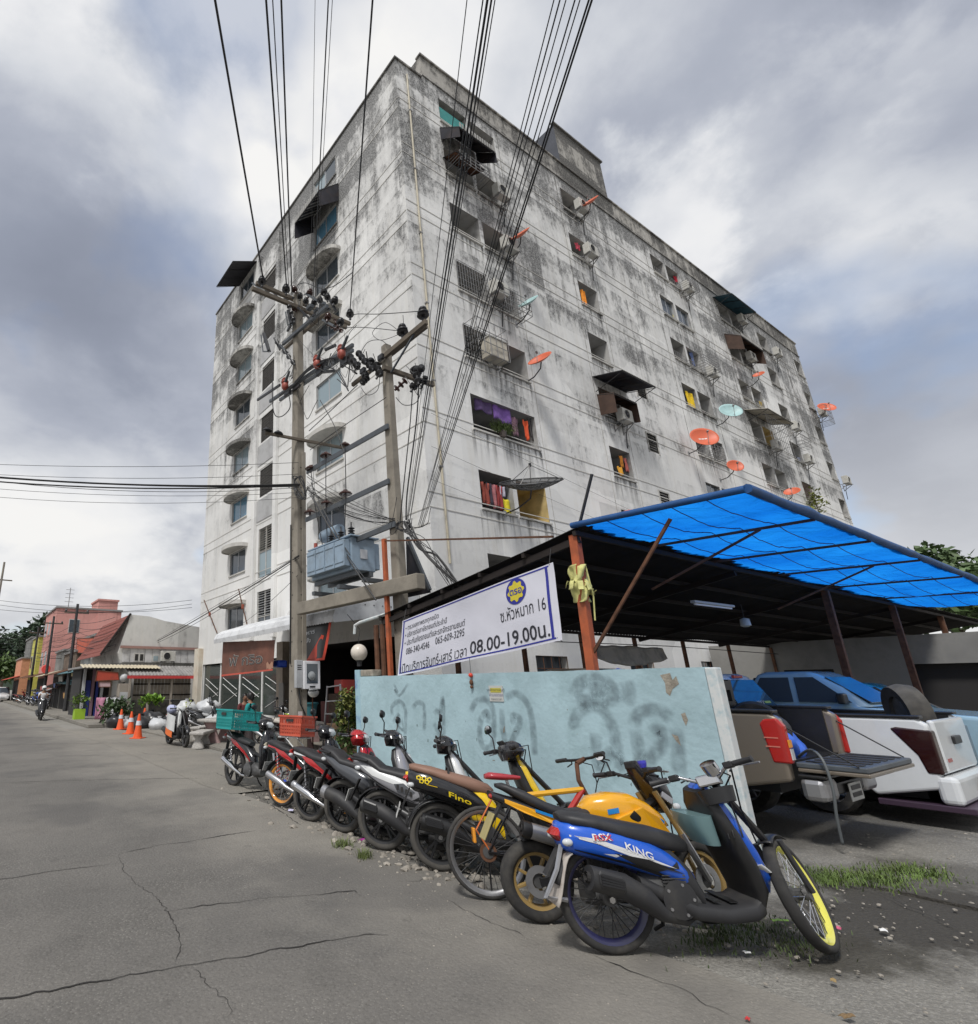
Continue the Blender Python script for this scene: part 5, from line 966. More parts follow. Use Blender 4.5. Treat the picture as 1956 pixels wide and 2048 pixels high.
for(u,v,y),uv,r,lb in(((526,556,Y1-.2),(432,0),.026,'thick black overhead cable ending at the leftmost insulator of the top crossarm'),((573,572,Y1-.2),(533,0),.022,'black overhead cable ending at the second insulator of the top crossarm'),((584,590,Y1),(563,0),.020,'black overhead cable just right of the second insulator cable'),((578,588,Y1+.2),(546,0),.012,'thin overhead cable between two thicker ones left of the pole top'),((626,600,Y1),(656,0),.014,'black overhead cable meeting the middle of the thick pole'),((622,540,Y1+1),(630,0),.006,'hair thin overhead wire left of the cables meeting the thick pole'),((630,596,Y1),(664,0),.007,'hair thin overhead wire right of the cable meeting the thick pole'),((700,622,Y1-.2),(744,0),.020,'black overhead cable ending at the right insulator of the top crossarm')):
    span(py(y,u,v),uv,r,lb,G1,0,.15)
rc=random.Random(9)
for i,((u,v),(uu,vv),r,dz)in enumerate((((812,1052),(934,0),.007,.5),((814,1040),(966,0),.010,.4),((815,1045),(975,0),.018,.4),((818,1050),(983,0),.014,.4),((820,1044),(990,0),.008,.4),((838,1056),(1108,0),.008,.3),((836,1052),(1120,0),.010,.3),((838,1048),(1132,0),.008,.3),((840,1050),(1150,0),.010,.3),((842,1052),(1160,0),.008,.3),((843,1053),(1178,0),.013,.3),((845,1054),(1184,0),.014,.3))):
    span(px_(u,v,-.25),(uu,vv),r*.42,'black telephone cable over the camera, %s from the left in the %s bundle'%(ORD[i if i<5 else i-5],'left' if i<5 else 'right'),G2,dz,.0,9.)
pz=px_(600,968,-.25)
for i,((u,v),r,s)in enumerate((((-260,928),.026,.25),((-260,936),.020,.3),((-260,932),.015,.2))):cable((pz+Vector((0,0,rc.uniform(-.1,.1))),on('z',pz.z+.2,u,v)),r,('thickest','middle','thinnest')[i]+' of the thick black cables crossing the street to the left',G3,s)
for i,((u,v),r,s,(su,sv))in enumerate((((-260,915),.007,.2,(597,925)),((-260,930),.007,.25,(597,948)),((-260,950),.006,.3,(597,985)),((-260,965),.006,.35,(596,995)),((-260,925),.008,.4,(598,975)))):cable((px_(su,sv,-.25),on('z',px_(su,sv).z+.15,u,v)),r,ORD[i]+' thin wire crossing the street to the left beside the thick cables',G3,s)
hp=on('x',9.6,298,1290)
for dv,r,s in((0,.020,.12),(4,.010,.2),(-2,.008,.05)):cable((px_(598,1112+dv,-.2),hp+Vector((0,0,-.02*dv))),r,('thick middle','upper thin','lowest thin')[(dv==4)+2*(dv<0)]+' service cable sloping down from the thick pole to the old house','service cables to the old house',s)
cable((px_(596,1150,-.2),on('x',X0-.1,480,1250)),.008,'thin service wire from the thick pole down to the shop canopy','service wires at the shop',.1)
# uncountable thin service wires round the two poles
b=MB();rt=random.Random(31)
for i in range(46):
    c0=px_(*rt.choice(((600,590),(640,612),(575,650),(590,720),(660,715),(700,725),(760,720),(830,760),(800,1045),(608,975),(600,800))),rt.uniform(-.45,.1));p1_=c0+Vector((rt.uniform(-.25,.25),rt.uniform(-.9,.9),rt.uniform(-.5,.6)));md=(c0+p1_)/2+Vector((rt.uniform(-.2,.2),rt.uniform(-.3,.3),rt.uniform(-.7,-.1)));b.tube(spline([c0,c0.lerp(md,.6)+Vector((0,0,-.1)),md,p1_.lerp(md,.4),p1_],5),rt.choice((.006,.008,.013)),4)
b.build('wire_tangle',M_WIRE,None,kind='stuff',label='tangle of thin black wires looping round both utility poles')
# tangle between the poles
G4='slack wires strung between the two poles'
for i in range(11):cable((px_(614,962+rc.uniform(-20,22),-.2),px_(790,1045+rc.uniform(-8,12),-.16)),.005+.004*(i%3==0),'slack thin wire strung from the thick pole to the thinner pole',G4,rc.uniform(.02,.4))
for(a,c),r in((((616,975),(752,1200)),.018),(((618,985),(740,1170)),.010),(((622,965),(700,1110)),.014)):cable((px_(*a,-.3),px_(*c,-.5)),r,'black cable hanging diagonally across the transformer','cables across the transformer',.12)
for pts in([(652,915),(652,1000),(655,1090)],[(690,892),(692,985),(690,1060),(697,1083)],[(622,940),(630,1010),(645,1090)],[(640,800),(668,850),(688,905)]):cable(spline([px_(u,v,-.24)for u,v in pts]),.012,'black lead dropping from a disc insulator to the transformer','transformer leads')
G5='looped jumper wires at the pole tops'
JL=['jumper wire arching over the top of the thick pole','long jumper wire from the right insulator to the upper pin of the thinner pole','jumper wire from the thick pole to the lower pin of the thinner pole','large looped jumper wire hanging between the two pins of the thinner pole','jumper wire curving up to the top of the thinner pole','first jumper wire dropping to the fuses right of the thick pole','second jumper wire dropping to the fuses right of the thick pole','jumper wire crossing the thick pole above the fuses','jumper wire right of the thick pole leading to the last fuse','thick looped lead below the leftmost red fuse','thick black cable along the fuse bracket right of the thick pole','thick black cable along the fuse bracket left of the thick pole','looped lead under the rightmost red fuse','slack jumper wire left of the thinner pole','slack jumper wire right of the thinner pole','straight stay wire from the thinner pole to the thick pole, upper one','straight stay wire from the thinner pole to the thick pole, lower one','cable running down the right side of the thinner pole','cable running down the left side of the thinner pole']
for i,(pts,r,d)in enumerate((([(600,580),(596,570),(612,566),(640,576),(668,572),(705,545)],.012,-.2),([(702,632),(715,628),(760,628),(846,622)],.010,-.15),([(690,655),(730,655),(800,662)],.009,-.15),([(800,664),(770,645),(745,665),(760,680),(790,672),(806,660),(806,630)],.007,-.15),([(718,712),(735,685),(760,680),(775,690)],.008,-.2),([(714,650),(700,665),(690,690),(684,706)],.008,-.25),([(685,652),(690,680),(680,712)],.006,-.3),([(600,682),(632,715),(660,735)],.006,-.2),([(635,672),(668,692),(682,715)],.007,-.2),([(545,745),(545,800),(550,830),(565,832),(580,815),(578,790)],.016,-.35),([(590,765),(620,735),(650,720),(690,715)],.035,-.3),([(560,790),(590,768),(615,742),(650,722)],.03,-.38),([(648,735),(670,740),(690,770),(697,782),(690,765),(678,742)],.016,-.4),([(722,775),(735,790),(755,780),(760,750)],.008,-.2),([(792,795),(808,810),(832,805),(842,780),(838,765)],.009,-.2),([(715,770),(665,818),(618,862)],.012,-.2),([(772,795),(690,850),(620,900)],.010,-.2),([(838,770),(832,850),(815,980),(812,1040)],.016,-.2),([(825,780),(820,850),(806,985),(800,1045)],.012,-.2))):
    cable(spline([px_(u,v,d)for u,v in pts]),r,JL[i],G5,name='jumper_wire')
# tangle at the thinner pole and its drop to the shelter
for i in range(9):
    q0=px_(800+rc.uniform(-6,20),1048+rc.uniform(-10,14),-.2);cable(spline([q0,px_(840+rc.uniform(-8,8),1085+rc.uniform(-12,12),-.3),px_(875+rc.uniform(-8,8),1125+rc.uniform(-12,12),-.3),px_(915+rc.uniform(-12,12),1180+rc.uniform(-10,8),-.2)]),.007+.012*(i%3==0),'black cable drooping from the thinner pole down to the shelter roof','drooping cables beside the thinner pole')
for i in range(6):a_=rc.uniform(0,6.28);MB_=spline([px_(806+14*math.cos(a_+k)+rc.uniform(-3,3),1052+9*math.sin(a_+k),-.2)for k in(0,1.2,2.5,3.8,5.2)]);cable(MB_,.012,'coiled spare cable strapped to the thinner pole','coiled spare cables',name='cable_coil')
for i in range(5):MB_=spline([px_(600+14*math.cos(i+k)+rc.uniform(-3,3),975+24*math.sin(i*1.7+k),-.27)for k in(0,1.3,2.6,3.9,5.2)]);cable(MB_,.016,'coiled spare cable strapped to the thick pole','coiled spare cables',name='cable_coil')
for(a,c)in(((1,0),0),):pass
for i,(va,vb)in enumerate(((800,1000),(860,1060),(1175,1215))):a,c=on('y',Y0-.06,870,va),on('y',Y0-.06,1680,vb+40*i);cable((on('y',Y0-.08,862,826+66*i),on('y',Y0-.08,1500,1130+35*i)),.005,('upper','middle','lower')[i]+' of the thin wires strung along the balcony side of the apartment block','wires along the facade',.1)
# black sheet for the shade of an open stair-like gap with a steel strut right of the thinner pole
t=thing('steel_strut','pale steel strut leaning beside the dark gap behind the thinner pole','strut');MB().beam(px_(815,1075,.25),px_(860,1180,.25),.06,.06).build('angle_bar',M_ANG,t)
t=thing('dark_gap_sheet','triangular black sheet standing for the shaded gap between the thinner pole and the steel strut','sheet');MB().add([px_(812,1080,.33),px_(862,1185,.33),px_(815,1195,.33)],[(0,1,2)]).build('sheet',M_SHEET,t,solid=.01)
# far street lamp post on the left edge
q=on('z',0,-40,1415);t=thing('street_pole','thin grey street pole with lamp arm at the left edge of the picture','utility pole',tuple(q));hz_=13.;MB().tube([(0,0,0),(0,0,hz_)],[.13,.09],8).build('shaft',M_POLE,t);MB().tube([(0,0,6.6),(.9,-.5,6.75)],.03,6).build('lamp_arm',M_ANG,t);MB().cbox((1.05,-.6,6.72),.5,.16,.08).build('lamp_head',M_ANG,t);MB().beam((-.9,0,2.9+8.4),(.9,.0,2.9+8.4),.1,.1).build('crossarm',M_TIMB,t)
for i in range(5):cable((q+Vector((0,0,4.+.5*i)),on('x',8.8,200+20*i,1290-12*i)),.010,'thin wire between the street pole at the left edge and the shop row','wires at the left street pole',.4)
for v0,v1 in((1192,1200),(1200,1215),(1212,1208)):cable((on('y',40,-60,v0),on('y',31,384,v1)),.012,'thin wire crossing the sky above the pink building','wires above the pink building',.5)
# ================================================================ motorcycles and scooters (local frame: x forward, y left, z up, origin under the rear axle)
M_TYRE=mat('tyre_rubber',(.028,.027,.026),.85,var=.25,vscale=12,dirt=.6,dscale=7,dcol=(.10,.09,.075));M_TYRED=mat('dusty_tyre',(.075,.07,.062),.95,var=.25,vscale=9,dirt=.5,dscale=6,dcol=(.03,.03,.03))
M_PLA=mat('black_plastic',(.014,.014,.015),.4,var=.15,dirt=.3,dscale=5,dcol=(.045,.042,.036));M_PLG=mat('faded_grey_plastic',(.026,.026,.028),.6,dirt=.5,dscale=5,dcol=(.075,.07,.06));M_ENG=mat('engine_alloy',(.10,.10,.10),.5,.4,var=.3,vscale=14,dirt=.6,dscale=8);M_CHR=mat('chrome',(.62,.62,.63),.18,1.);M_SIL=mat('silver_metal',(.42,.42,.43),.35,.8,dirt=.3,dscale=8)
M_SEAT=mat('black_vinyl_seat',(.025,.025,.027),.55,var=.2,vscale=10,dirt=.3,dscale=6,dcol=(.07,.065,.06));M_LAMPR=mat('red_lens',(.40,.02,.015),.15,coat=.5);M_LAMPA=mat('amber_lens',(.75,.30,.03),.2);M_LAMPC=mat('clear_lens',(.55,.57,.58),.1,coat=.4);M_MIRR=mat('mirror_glass',(.75,.76,.78),.05,1.)
def paint(name,col,rough=.22):return mat('paint_'+name,col,rough,coat=.6,var=.06,dirt=.22,dscale=7,dcol=tuple(x*.6+.04 for x in col))
def steerM(L,R,ang,rake=26):
    p=Vector((L,0,R));a=Vector((-math.sin(rake*math.pi/180),0,math.cos(rake*math.pi/180)));return Matrix.Translation(p)@Matrix.Rotation(R_(ang),4,a)@Matrix.Translation(-p)
R_=math.radians
def wheel(t,name,cx,R,tr,kind,rimm,T=None,tyre=None,disc_y=None,rimw=1.,n=40):
    T=T or Matrix();c=(cx,0,R);b=MB()
    rr=R-1.35*tr
    b.ring_lathe([(rr,-tr*.72*rimw),(rr+.010,-tr*.80*rimw),(rr-.018,-tr*.62*rimw),(rr-.030,0),(rr-.018,tr*.62*rimw),(rr+.010,tr*.80*rimw),(rr,tr*.72*rimw)][::1],c,(0,1,0),n);w=b.xf(T).build(name,rimm,t,smooth=50)
    hub=MB().lathe([(.0,-.055),(.045,-.055),(.05,-.03),(.035,-.02),(.035,.02),(.05,.03),(.045,.055),(0,.055)],c,(0,1,0),16);hub.xf(T).build('hub',M_ENG if kind!='wire_blue' else paint('hub_blue',(.02,.07,.55)),w,smooth=40)
    sp=MB()
    if kind.startswith('wire'):
        for i in range(32):
            a=2*math.pi*i/32;a2=a+(.32 if i%4<2 else-.32);s=.04 if i%2 else-.04
            sp.tube([Vector((cx+.042*math.cos(a2),s,R+.042*math.sin(a2))),Vector((cx+rr*math.cos(a),0,R+rr*math.sin(a)))],.0026,4)
        sp.xf(T).build('spokes',M_CHR if kind!='wire_dark' else M_PLG,w,kind='stuff')
    else:
        k=int(kind[-1]);
        for i in range(k):
            a=2*math.pi*i/k+.3
            for da in((-.16,.16)if k<8 else(0,)):
                sp=MB();sp.beam(Vector((cx+.035*math.cos(a),0,R+.035*math.sin(a))),Vector((cx+(rr-.012)*math.cos(a+da),0,R+(rr-.012)*math.sin(a+da))),.022,.030,(0,1,0));sp.xf(T).build('spoke',rimm,w,bevel=.004)
    ty=MB();ty.ring_lathe([(rr+.004,-tr*.78),(rr+.4*tr,-tr),(R-.38*tr,-tr*.97),(R-.10*tr,-tr*.58),(R,0),(R-.10*tr,tr*.58),(R-.38*tr,tr*.97),(rr+.4*tr,tr),(rr+.004,tr*.78)],c,(0,1,0),n);ty.xf(T).build('tyre',tyre or M_TYRE,w,smooth=60)
    if disc_y is not None:d=MB();d.ring_lathe([(.055,disc_y-.003),(.105,disc_y-.003),(.105,disc_y+.003),(.055,disc_y+.003)],c,(0,1,0),28);d.xf(T).build('brake_disc',M_SIL,w,smooth=40)
    return w
def mirror(t,p,d,T,s=1.,face=(-1,0,.1)):
    p,d=Vector(p),Vector(d);e=p+d;m_=MB().tube([p,p+d*.5+Vector((.02,0,.03)),e],.007,6).xf(T).build('mirror_stalk',M_PLA,t)
    f=Vector(face).normalized();q=f.to_track_quat('Z','Y').to_matrix();pts=lambda k,z:[e+q@Vector((.062*s*k*math.copysign(abs(math.cos(a))**.7,math.cos(a)),.042*s*k*math.sin(a),z))+Vector((0,0,.03))for a in[2*math.pi*i/16 for i in range(16)]]
    MB().rings([pts(.7,-.03),pts(1,-.01),pts(1,.002)]).xf(T).build('mirror_back',M_PLA,m_,smooth=50);MB().add(pts(.93,.0035),[tuple(range(16))]).xf(T).build('mirror_face',M_MIRR,m_)
def grips(t,T,x,z,w,m=None,bar=None,rise=0.,back=.10,lever=True):
    b=MB().tube([(x-back,-w,z+rise),(x-back*.55,-w*.5,z+rise*1.2),(x,-.06,z-.02),(x,.06,z-.02),(x-back*.55,w*.5,z+rise*1.2),(x-back,w,z+rise)],.012,8).xf(T).build('handlebar',bar or M_PLA,t,smooth=60)
    for s in(-1,1):
        MB().lathe([(.0,0),(.018,0),(.017,.11),(.021,.115),(0,.12)],(x-back*.9,s*(w-.11),z+rise),(-.16,s,0),10).xf(T).build('grip',m or M_SEAT,b,smooth=40);MB().cbox((x-back*.72,s*(w-.15),z+rise+.002),.045,.06,.04).xf(T).build('switch_box',M_PLA,b,bevel=.008)
        if lever:MB().tube([(x-back*.4,s*(w-.13),z+rise),(x-back*.2,s*(w-.08),z+rise-.01),(x-back*.55,s*(w+.02),z+rise-.02)],.006,6).xf(T).build('brake_lever',M_SIL,b)
    return b
def exhaust(t,pts,rs,m,shield=None,cap=None,y=-.17):
    e=MB().tube([Vector((x,y+dy,z))for x,dy,z in pts],rs,14).build('exhaust',m,t,smooth=50)
    a,c=Vector((pts[0][0],y+pts[0][1],pts[0][2])),Vector((pts[1][0],y+pts[1][1],pts[1][2]));d=(c-a).normalized()
    MB().lathe([(rs[0]*.45,-.02),(rs[0]*.45,.01),(rs[0]*.3,.01),(.3*rs[0],-.02)],a,d,12,False).build('exhaust_tip',M_DARK,e)
    if shield:
        for k in(-.34,-.12,.10,.32):MB().beam(a.lerp(c,.2)+Vector((0,-rs[0]*1.19,rs[0]*(.25+k))),a.lerp(c,.88)+Vector((0,-rs[0]*1.17,rs[0]*(.25+k*.8))),.006,.010).build('shield_rib',M_BLACK,e)
    if cap:MB().lathe([(rs[0]*1.02,-.012),(rs[0]*1.06,0),(rs[0]*1.06,.05),(rs[0]*1.0,.055)],a,d,14).build('end_cap',cap,e,smooth=40)
    if shield:
        p0,p1=a.lerp(c,.15),a.lerp(c,.92);u=Vector((0,-1,.25)).normalized();r=rs[0]
        MB().rings([[p+u*(r*1.02)+Vector((0,0,-h)),p+u*(r*1.18)+Vector((0,0,-h*.6)),p+u*(r*1.18)+Vector((0,0,h*.6)),p+u*(r*1.02)+Vector((0,0,h))]for p,h in((p0,r*.5),(p0.lerp(p1,.1),r*.75),(p0.lerp(p1,.9),r*.7),(p1,r*.4))]).build('heat_shield',shield,e,bevel=.006)
    return e
def arc_guard(t,name,cx,cz,r,w,a0,a1,m,T=None,th=.006,flat=.5,n=14):
    def f(u,v):
        a=a0+(a1-a0)*u;y=(v-.5)*2;rr=r-flat*w*y*y*.6;return(cx+rr*math.cos(a),y*w,cz+rr*math.sin(a))
    b=MB().grid(f,n,6)
    if T:b.xf(T)
    return b.build(name,m,t,smooth=180,solid=th)
def shock(t,a,c,m,T=None,r=.028):
    a,c=Vector(a),Vector(c);d=c-a;n=60;u=Vector((0,1,0));w=d.normalized().cross(u)
    b=MB().tube([a+d*(i/n)+(u*math.cos(i*.75)+w*math.sin(i*.75))*r for i in range(n+1)],.006,5)
    if T:b.xf(T)
    o=b.build('shock_spring',m,t,smooth=180);b=MB().tube([a-d*.08,c+d*.08],.014,8)
    if T:b.xf(T)
    b.build('damper',M_SIL,o);return o
def plate(t,p,ax=-.25,w=.17,h=.13):
    m=MB().cbox(p,.008,w,h,Matrix.Rotation(ax,3,'Y')).build('number_plate',mat('dull_plate',(.52,.52,.50),.5,dirt=.4),t,bevel=.004)
    for k in(-.025,.03):MB().cbox(Vector(p)+Vector((-.0065,0,k)),.003,w*.7,.022,Matrix.Rotation(ax,3,'Y')).build('plate_print',M_PLA,m)
def stand(t,x):MB().tube([(x,.10,.22),(x+.02,.17,.10),(x+.0,.24,.05)],.012,6).build('side_stand',M_PLA,t);
def place(name,label,uv,head,lean,grp='motorcycles parked in a row along the blue wall',cat='motorcycle',z=0.):
    p=gz(*uv);return thing(name,label,cat,(p.x,p.y,z),(R_(-lean),0,R_(head)),grp)
def logo(t,pts,m,name='side_decal'):return MB().add(pts,[tuple(range(len(pts)))]).build(name,m,t)
def surf_decal(t,secs,outline,m,off=.004,p=2.6,name='side_decal',side=-1):
    """a sticker lying on a loft's flank: outline in (x,z), pushed out to the superellipse skin"""
    secs=sorted(secs,key=lambda q:q[0])
    def skin(x,z):
        for a,c in zip(secs,secs[1:]):
            if a[0]<=x<=c[0]:
                f=(x-a[0])/(c[0]-a[0]);zt,zb,hw=(a[i]+(c[i]-a[i])*f for i in(1,2,3));k=min(.98,abs((z-(zt+zb)/2)/max(.01,(zt-zb)/2)));return side*(hw*(1-k**p)**(1/p)+off)
        return side*.1
    cx=sum(q[0]for q in outline)/len(outline);cz=sum(q[1]for q in outline)/len(outline);vs=[];fs=[]
    den=[]
    for a,c in zip(outline,outline[1:]+outline[:1]):den+=[(a[0]+(c[0]-a[0])*k/4,a[1]+(c[1]-a[1])*k/4)for k in range(4)]
    n_=len(den)
    for k in(1.,.66,.33):vs+=[(cx+(x-cx)*k,skin(cx+(x-cx)*k,cz+(z-cz)*k),cz+(z-cz)*k)for x,z in den]
    vs.append((cx,skin(cx,cz),cz));fs=[(r*n_+i,r*n_+(i+1)%n_,(r+1)*n_+(i+1)%n_,(r+1)*n_+i)for r in range(2)for i in range(n_)]+[(2*n_+i,2*n_+(i+1)%n_,3*n_)for i in range(n_)]
    return MB().add(vs,fs).build(name,m,t,smooth=180),skin
def lettering_on(t,body,x0,x1,z,h,skin,m,off=-.004,slope=0.):
    o=text_mesh(body,1.,m,t,None,align='LEFT',bold=.015);X_=[q.co.x for q in o.data.vertices];a,c=min(X_),max(X_)
    for vt in o.data.vertices:
        f=(vt.co.x-a)/(c-a);x=x0+(x1-x0)*f;zz=z+vt.co.y*h+slope*(x-x0);vt.co=(x,skin(x,zz)+off,zz)
    o['kind']='stuff';return o
def trims(t,x,R0,y):
    for i in range(6):MB().box(x-.02,x+.13,-y-.012,-y+.05,R0+.055+.018*i,R0+.062+.018*i).build('cooling_fin',M_ENG,t)
    for a in range(5):MB().lathe([(.010,0),(.010,.008)],(x+.06+.085*math.cos(a*1.257),-y-.03,R0+.02+.085*math.sin(a*1.257)),(0,-1,0),6).build('cover_bolt',M_SIL,t)
def cables(t,T,xh,zh,L_,R0):
    for i,(y0,y1)in enumerate(((-.16,-.05),(.16,.06),(.12,-.02),(-.12,.03))):MB().tube([(xh-.04,y0,zh),(xh+.10,y0*.9,zh+.05-.02*i),(xh+.13,y1,zh-.12),(xh+.06,y1,zh-.30),(xh+.02,y1,zh-.36)]if i else[(xh-.04,y0,zh),(xh+.12,y0*.8,zh+.03),(xh+.16,y1,zh-.2),(L_-.05,.08,R0+.25),(L_-.05,.09,R0+.08)],.0055,5).xf(T).build('control_cable',M_WIRE,t,smooth=180)
M_WIRE=mat('cable_black',(.012,.012,.013),.55)
def scooter(t,S):
    L_,R0,tr=S['L'],S['R'],S['tr'];body,trim,under=S['body'],S.get('trim',M_PLA),S.get('under',M_PLA);T=steerM(L_,R0,S.get('steer',0),27);dz=S.get('dz',0.)
    wheel(t,'rear_wheel',0,R0,tr,S['wheel'],S['rim'],tyre=S.get('tyre'));wheel(t,'front_wheel',L_,R0,tr*.9,S.get('fwheel',S['wheel']),S.get('frim',S['rim']),T,S.get('tyre'),.06)
    k=S.get('tail','round');xs=lambda x:x*.70 if x<0 else x*S.get('fx',1.06)
    if k=='round':secs=[(-.40,.72,.64,.03),(-.375,.755,.60,.085),(-.30,.785,.575,.125),(-.12,.80,.565,.158),(.08,.775,.545,.170),(.25,.725,.505,.165),(.38,.655,.455,.145),(.47,.57,.43,.11),(.50,.53,.46,.05)]
    else:secs=[(-.50,.835,.785,.025),(-.40,.84,.745,.07),(-.22,.825,.675,.115),(0,.795,.59,.145),(.2,.755,.515,.155),(.36,.70,.455,.14),(.47,.60,.42,.11),(.50,.54,.45,.05)]
    tl_=S.get('tilt',0);TL=lambda q_:[(xs(x),a+tl_*(.12-x),c+tl_*(.12-x),w)for x,a,c,w in q_]
    secs=TL([(x,a+dz,c+dz,w)for x,a,c,w in secs]);MB().loft(secs,22,2.5).build('body_panel',body,t,smooth=60)
     # engine, drive case, swing unit
    MB().loft([(-.10,R0+.07,R0-.07,.05,.12),(.0,R0+.09,R0-.09,.06,.13),(.25,R0+.11,R0-.06,.06,.14),(.45,R0+.10,R0-.02,.05,.13)],14,3).build('drive_case',M_ENG,t,smooth=50);MB().loft([(.22,R0+.14,R0-.08,.10,-.02),(.40,R0+.17,R0-.12,.13,-.02),(.56,R0+.10,R0-.09,.10,-.02)],14,3).build('engine',M_ENG,t,smooth=40)
    MB().lathe([(.10,0),(.11,.02),(.03,.03)],(.40,-.14,R0+.02),(0,-1,0),16).build('fan_cover',M_PLG,t,smooth=40);MB().loft([(-.02,R0+.30,R0+.12,.05,.11),(.12,R0+.33,R0+.13,.06,.11),(.28,R0+.28,R0+.14,.05,.11)],12,3).build('air_box',M_PLG,t,smooth=50)
    shock(t,(-.04,.13,R0+.06),(-.12,.12,.60+dz),S.get('spring',M_PLA));
    arc_guard(t,'rear_mudguard',0,R0,R0+.035,.075,1.0,2.9,under,flat=.3);MB().beam((-.26,0,.66+dz),(-.38,0,.44),.07,.014).build('plate_bracket',under,t);
    if S.get('plate',True):plate(t,(-.38,0,.50),.35)
     # seat
    zs=.80+dz if k=='round' else .835+dz
    ss=S.get('seat_secs')or([(-.36,zs+.005,zs-.04,.06),(-.28,zs+.025,zs-.05,.12),(-.05,zs+.03,zs-.06,.145),(.12,zs+.012,zs-.10,.145),(.32,zs-.01,zs-.14,.125),(.46,zs-.045,zs-.15,.085),(.50,zs-.08,zs-.14,.04)]if k=='round' else[(-.46,zs+.035,zs+.0,.05),(-.36,zs+.06,zs-.02,.10),(-.12,zs+.04,zs-.06,.135),(.02,zs-.03,zs-.12,.14),(.28,zs-.05,zs-.17,.125),(.46,zs-.09,zs-.20,.08),(.50,zs-.12,zs-.19,.04)])
    MB().loft(TL(ss),20,2.8).build('seat',S.get('seat',M_SEAT),t,smooth=60);sp_=sorted(TL(ss),key=lambda q_:q_[0])[1:-1];MB().tube([(x,-w*.93,a-(a-c)*.34)for x,a,c,w in sp_],.0045,5).build('seat_piping',M_PLG,t,smooth=180)
    MB().loft([(.30,.70+dz,.42,.11),(.44,.66+dz,.36,.125),(.53,.56+dz,.30,.13),(.58,.40,.25,.13)],16,3.2).build('under_seat_panel',S.get('front_panel',under),t,smooth=50)
     # floorboard and leg shield
    MB().loft([(.18,.46,.38,.14),(.34,.40,.28,.165),(.50,.315,.21,.175),(.70,.29,.19,.175),(.88,.305,.20,.165),(.95,.36,.22,.14)],18,4).build('floorboard',under,t,smooth=50)
    xf=lambda z:.96+(z-.30)*(-.34)
    MB().loftz([((.93,0,.24),(.03,0,0),(0,.13,0)),((.955,0,.36),(.05,0,.02),(0,.165,0)),((xf(.52)+.02,0,.52),(.055,0,.02),(0,.185,0)),((xf(.70)+.01,0,.70),(.055,0,.02),(0,.185,0)),((xf(.86),0,.86),(.05,0,.02),(0,.15,0)),((xf(.95),0,.95),(.035,0,.02),(0,.09,0))],20,3).build('inner_shield',S.get('inner',under),t,smooth=60)
    ap=[((xf(.30)+.09,0,.34),(.03,0,0),(0,.06,0)),((xf(.42)+.10,0,.44),(.055,0,.0),(0,.125,0)),((xf(.58)+.075,0,.58),(.06,0,.02),(0,.175,0)),((xf(.74)+.055,0,.74),(.055,0,.02),(0,.18,0)),((xf(.88)+.045,0,.88),(.05,0,.02),(0,.135,0)),((xf(.97)+.03,0,.97),(.03,0,.02),(0,.07,0))]
    MB().loftz(ap,20,2.4).build('front_apron',S.get('apron',body),t,smooth=60)
    if S.get('pocket'):MB().loftz([((xf(.66)-.10,0,.62),(.05,0,0),(0,.12,0)),((xf(.74)-.12,0,.74),(.075,0,.0),(0,.145,0)),((xf(.80)-.11,0,.80),(.075,0,.0),(0,.15,0))],18,3.5).build('glove_box',S['pocket'],t,smooth=50)
    if S.get('stripe'):MB().loftz([(Vector(c)+Vector((.004,.07*sg,0)),Vector(u)*1.03,Vector(v)*.32)for sg in(1,)for c,u,v in ap[2:5]],14,2.4).build('apron_stripe',S['stripe'],t,smooth=60)
    if S.get('lower'):MB().loftz([(Vector(ap[1][0])+Vector((.012,0,.03)),Vector((.052,0,0)),Vector((0,.135,0))),(Vector(ap[2][0])+Vector((.014,0,-.06)),Vector((.056,0,.01)),Vector((0,.165,0)))],20,2.4).build('lower_panel',S['lower'],t,smooth=60)
    MB().box(xf(.5)+.13,xf(.5)+.15,-.06,.06,.44,.53).build('lower_badge',S.get('badge',M_LAMPC),t,bevel=.006)
     # front end
    for s in(-.075,.075):MB().tube([(L_,s,R0),(L_-.10,s,R0+.30)],.018,8).xf(T).build('fork_leg',S.get('fork',M_PLG),t)
    MB().tube([(L_-.09,0,R0+.28),(xf(.97)+.02,0,1.0)],.026,8).xf(T).build('steering_stem',M_PLA,t);arc_guard(t,'front_fender',L_,R0,R0+.03,.065,.35,2.2,S.get('fender',body),T)if not S.get('nofender')else arc_guard(t,'front_fender',L_,R0,R0+.03,.05,1.15,2.1,S['fender'],T)
    zh,xh=S.get('zh',1.03),xf(1.0)
    bar=grips(t,T,xh,zh,.33,S.get('grip'),S.get('bar'),S.get('rise',0.))
    if S.get('cowl',True):
        MB().loftz([((xh-.02,0,zh-.10),(.07,0,0),(0,.09,0)),((xh,0,zh-.03),(.10,0,.01),(0,.17,0)),((xh-.01,0,zh+.035),(.085,0,.01),(0,.15,0)),((xh-.03,0,zh+.07),(.05,0,.01),(0,.09,0))],18,2.5).xf(T).build('handlebar_cowl',S.get('cowlm',body),t,smooth=60);MB().loftz([((xh+.085,0,zh-.06),(.02,0,0),(0,.05,0)),((xh+.095,0,zh-.01),(.025,0,0),(0,.085,0)),((xh+.07,0,zh+.035),(.02,0,0),(0,.06,0))],14,2.2).xf(T).build('headlight',M_LAMPC,t,smooth=60);MB().cbox((xh-.085,0,zh+.055),.02,.12,.055,Matrix.Rotation(-.7,3,'Y')).xf(T).build('speedometer',M_PLA,t,bevel=.01)
    else:
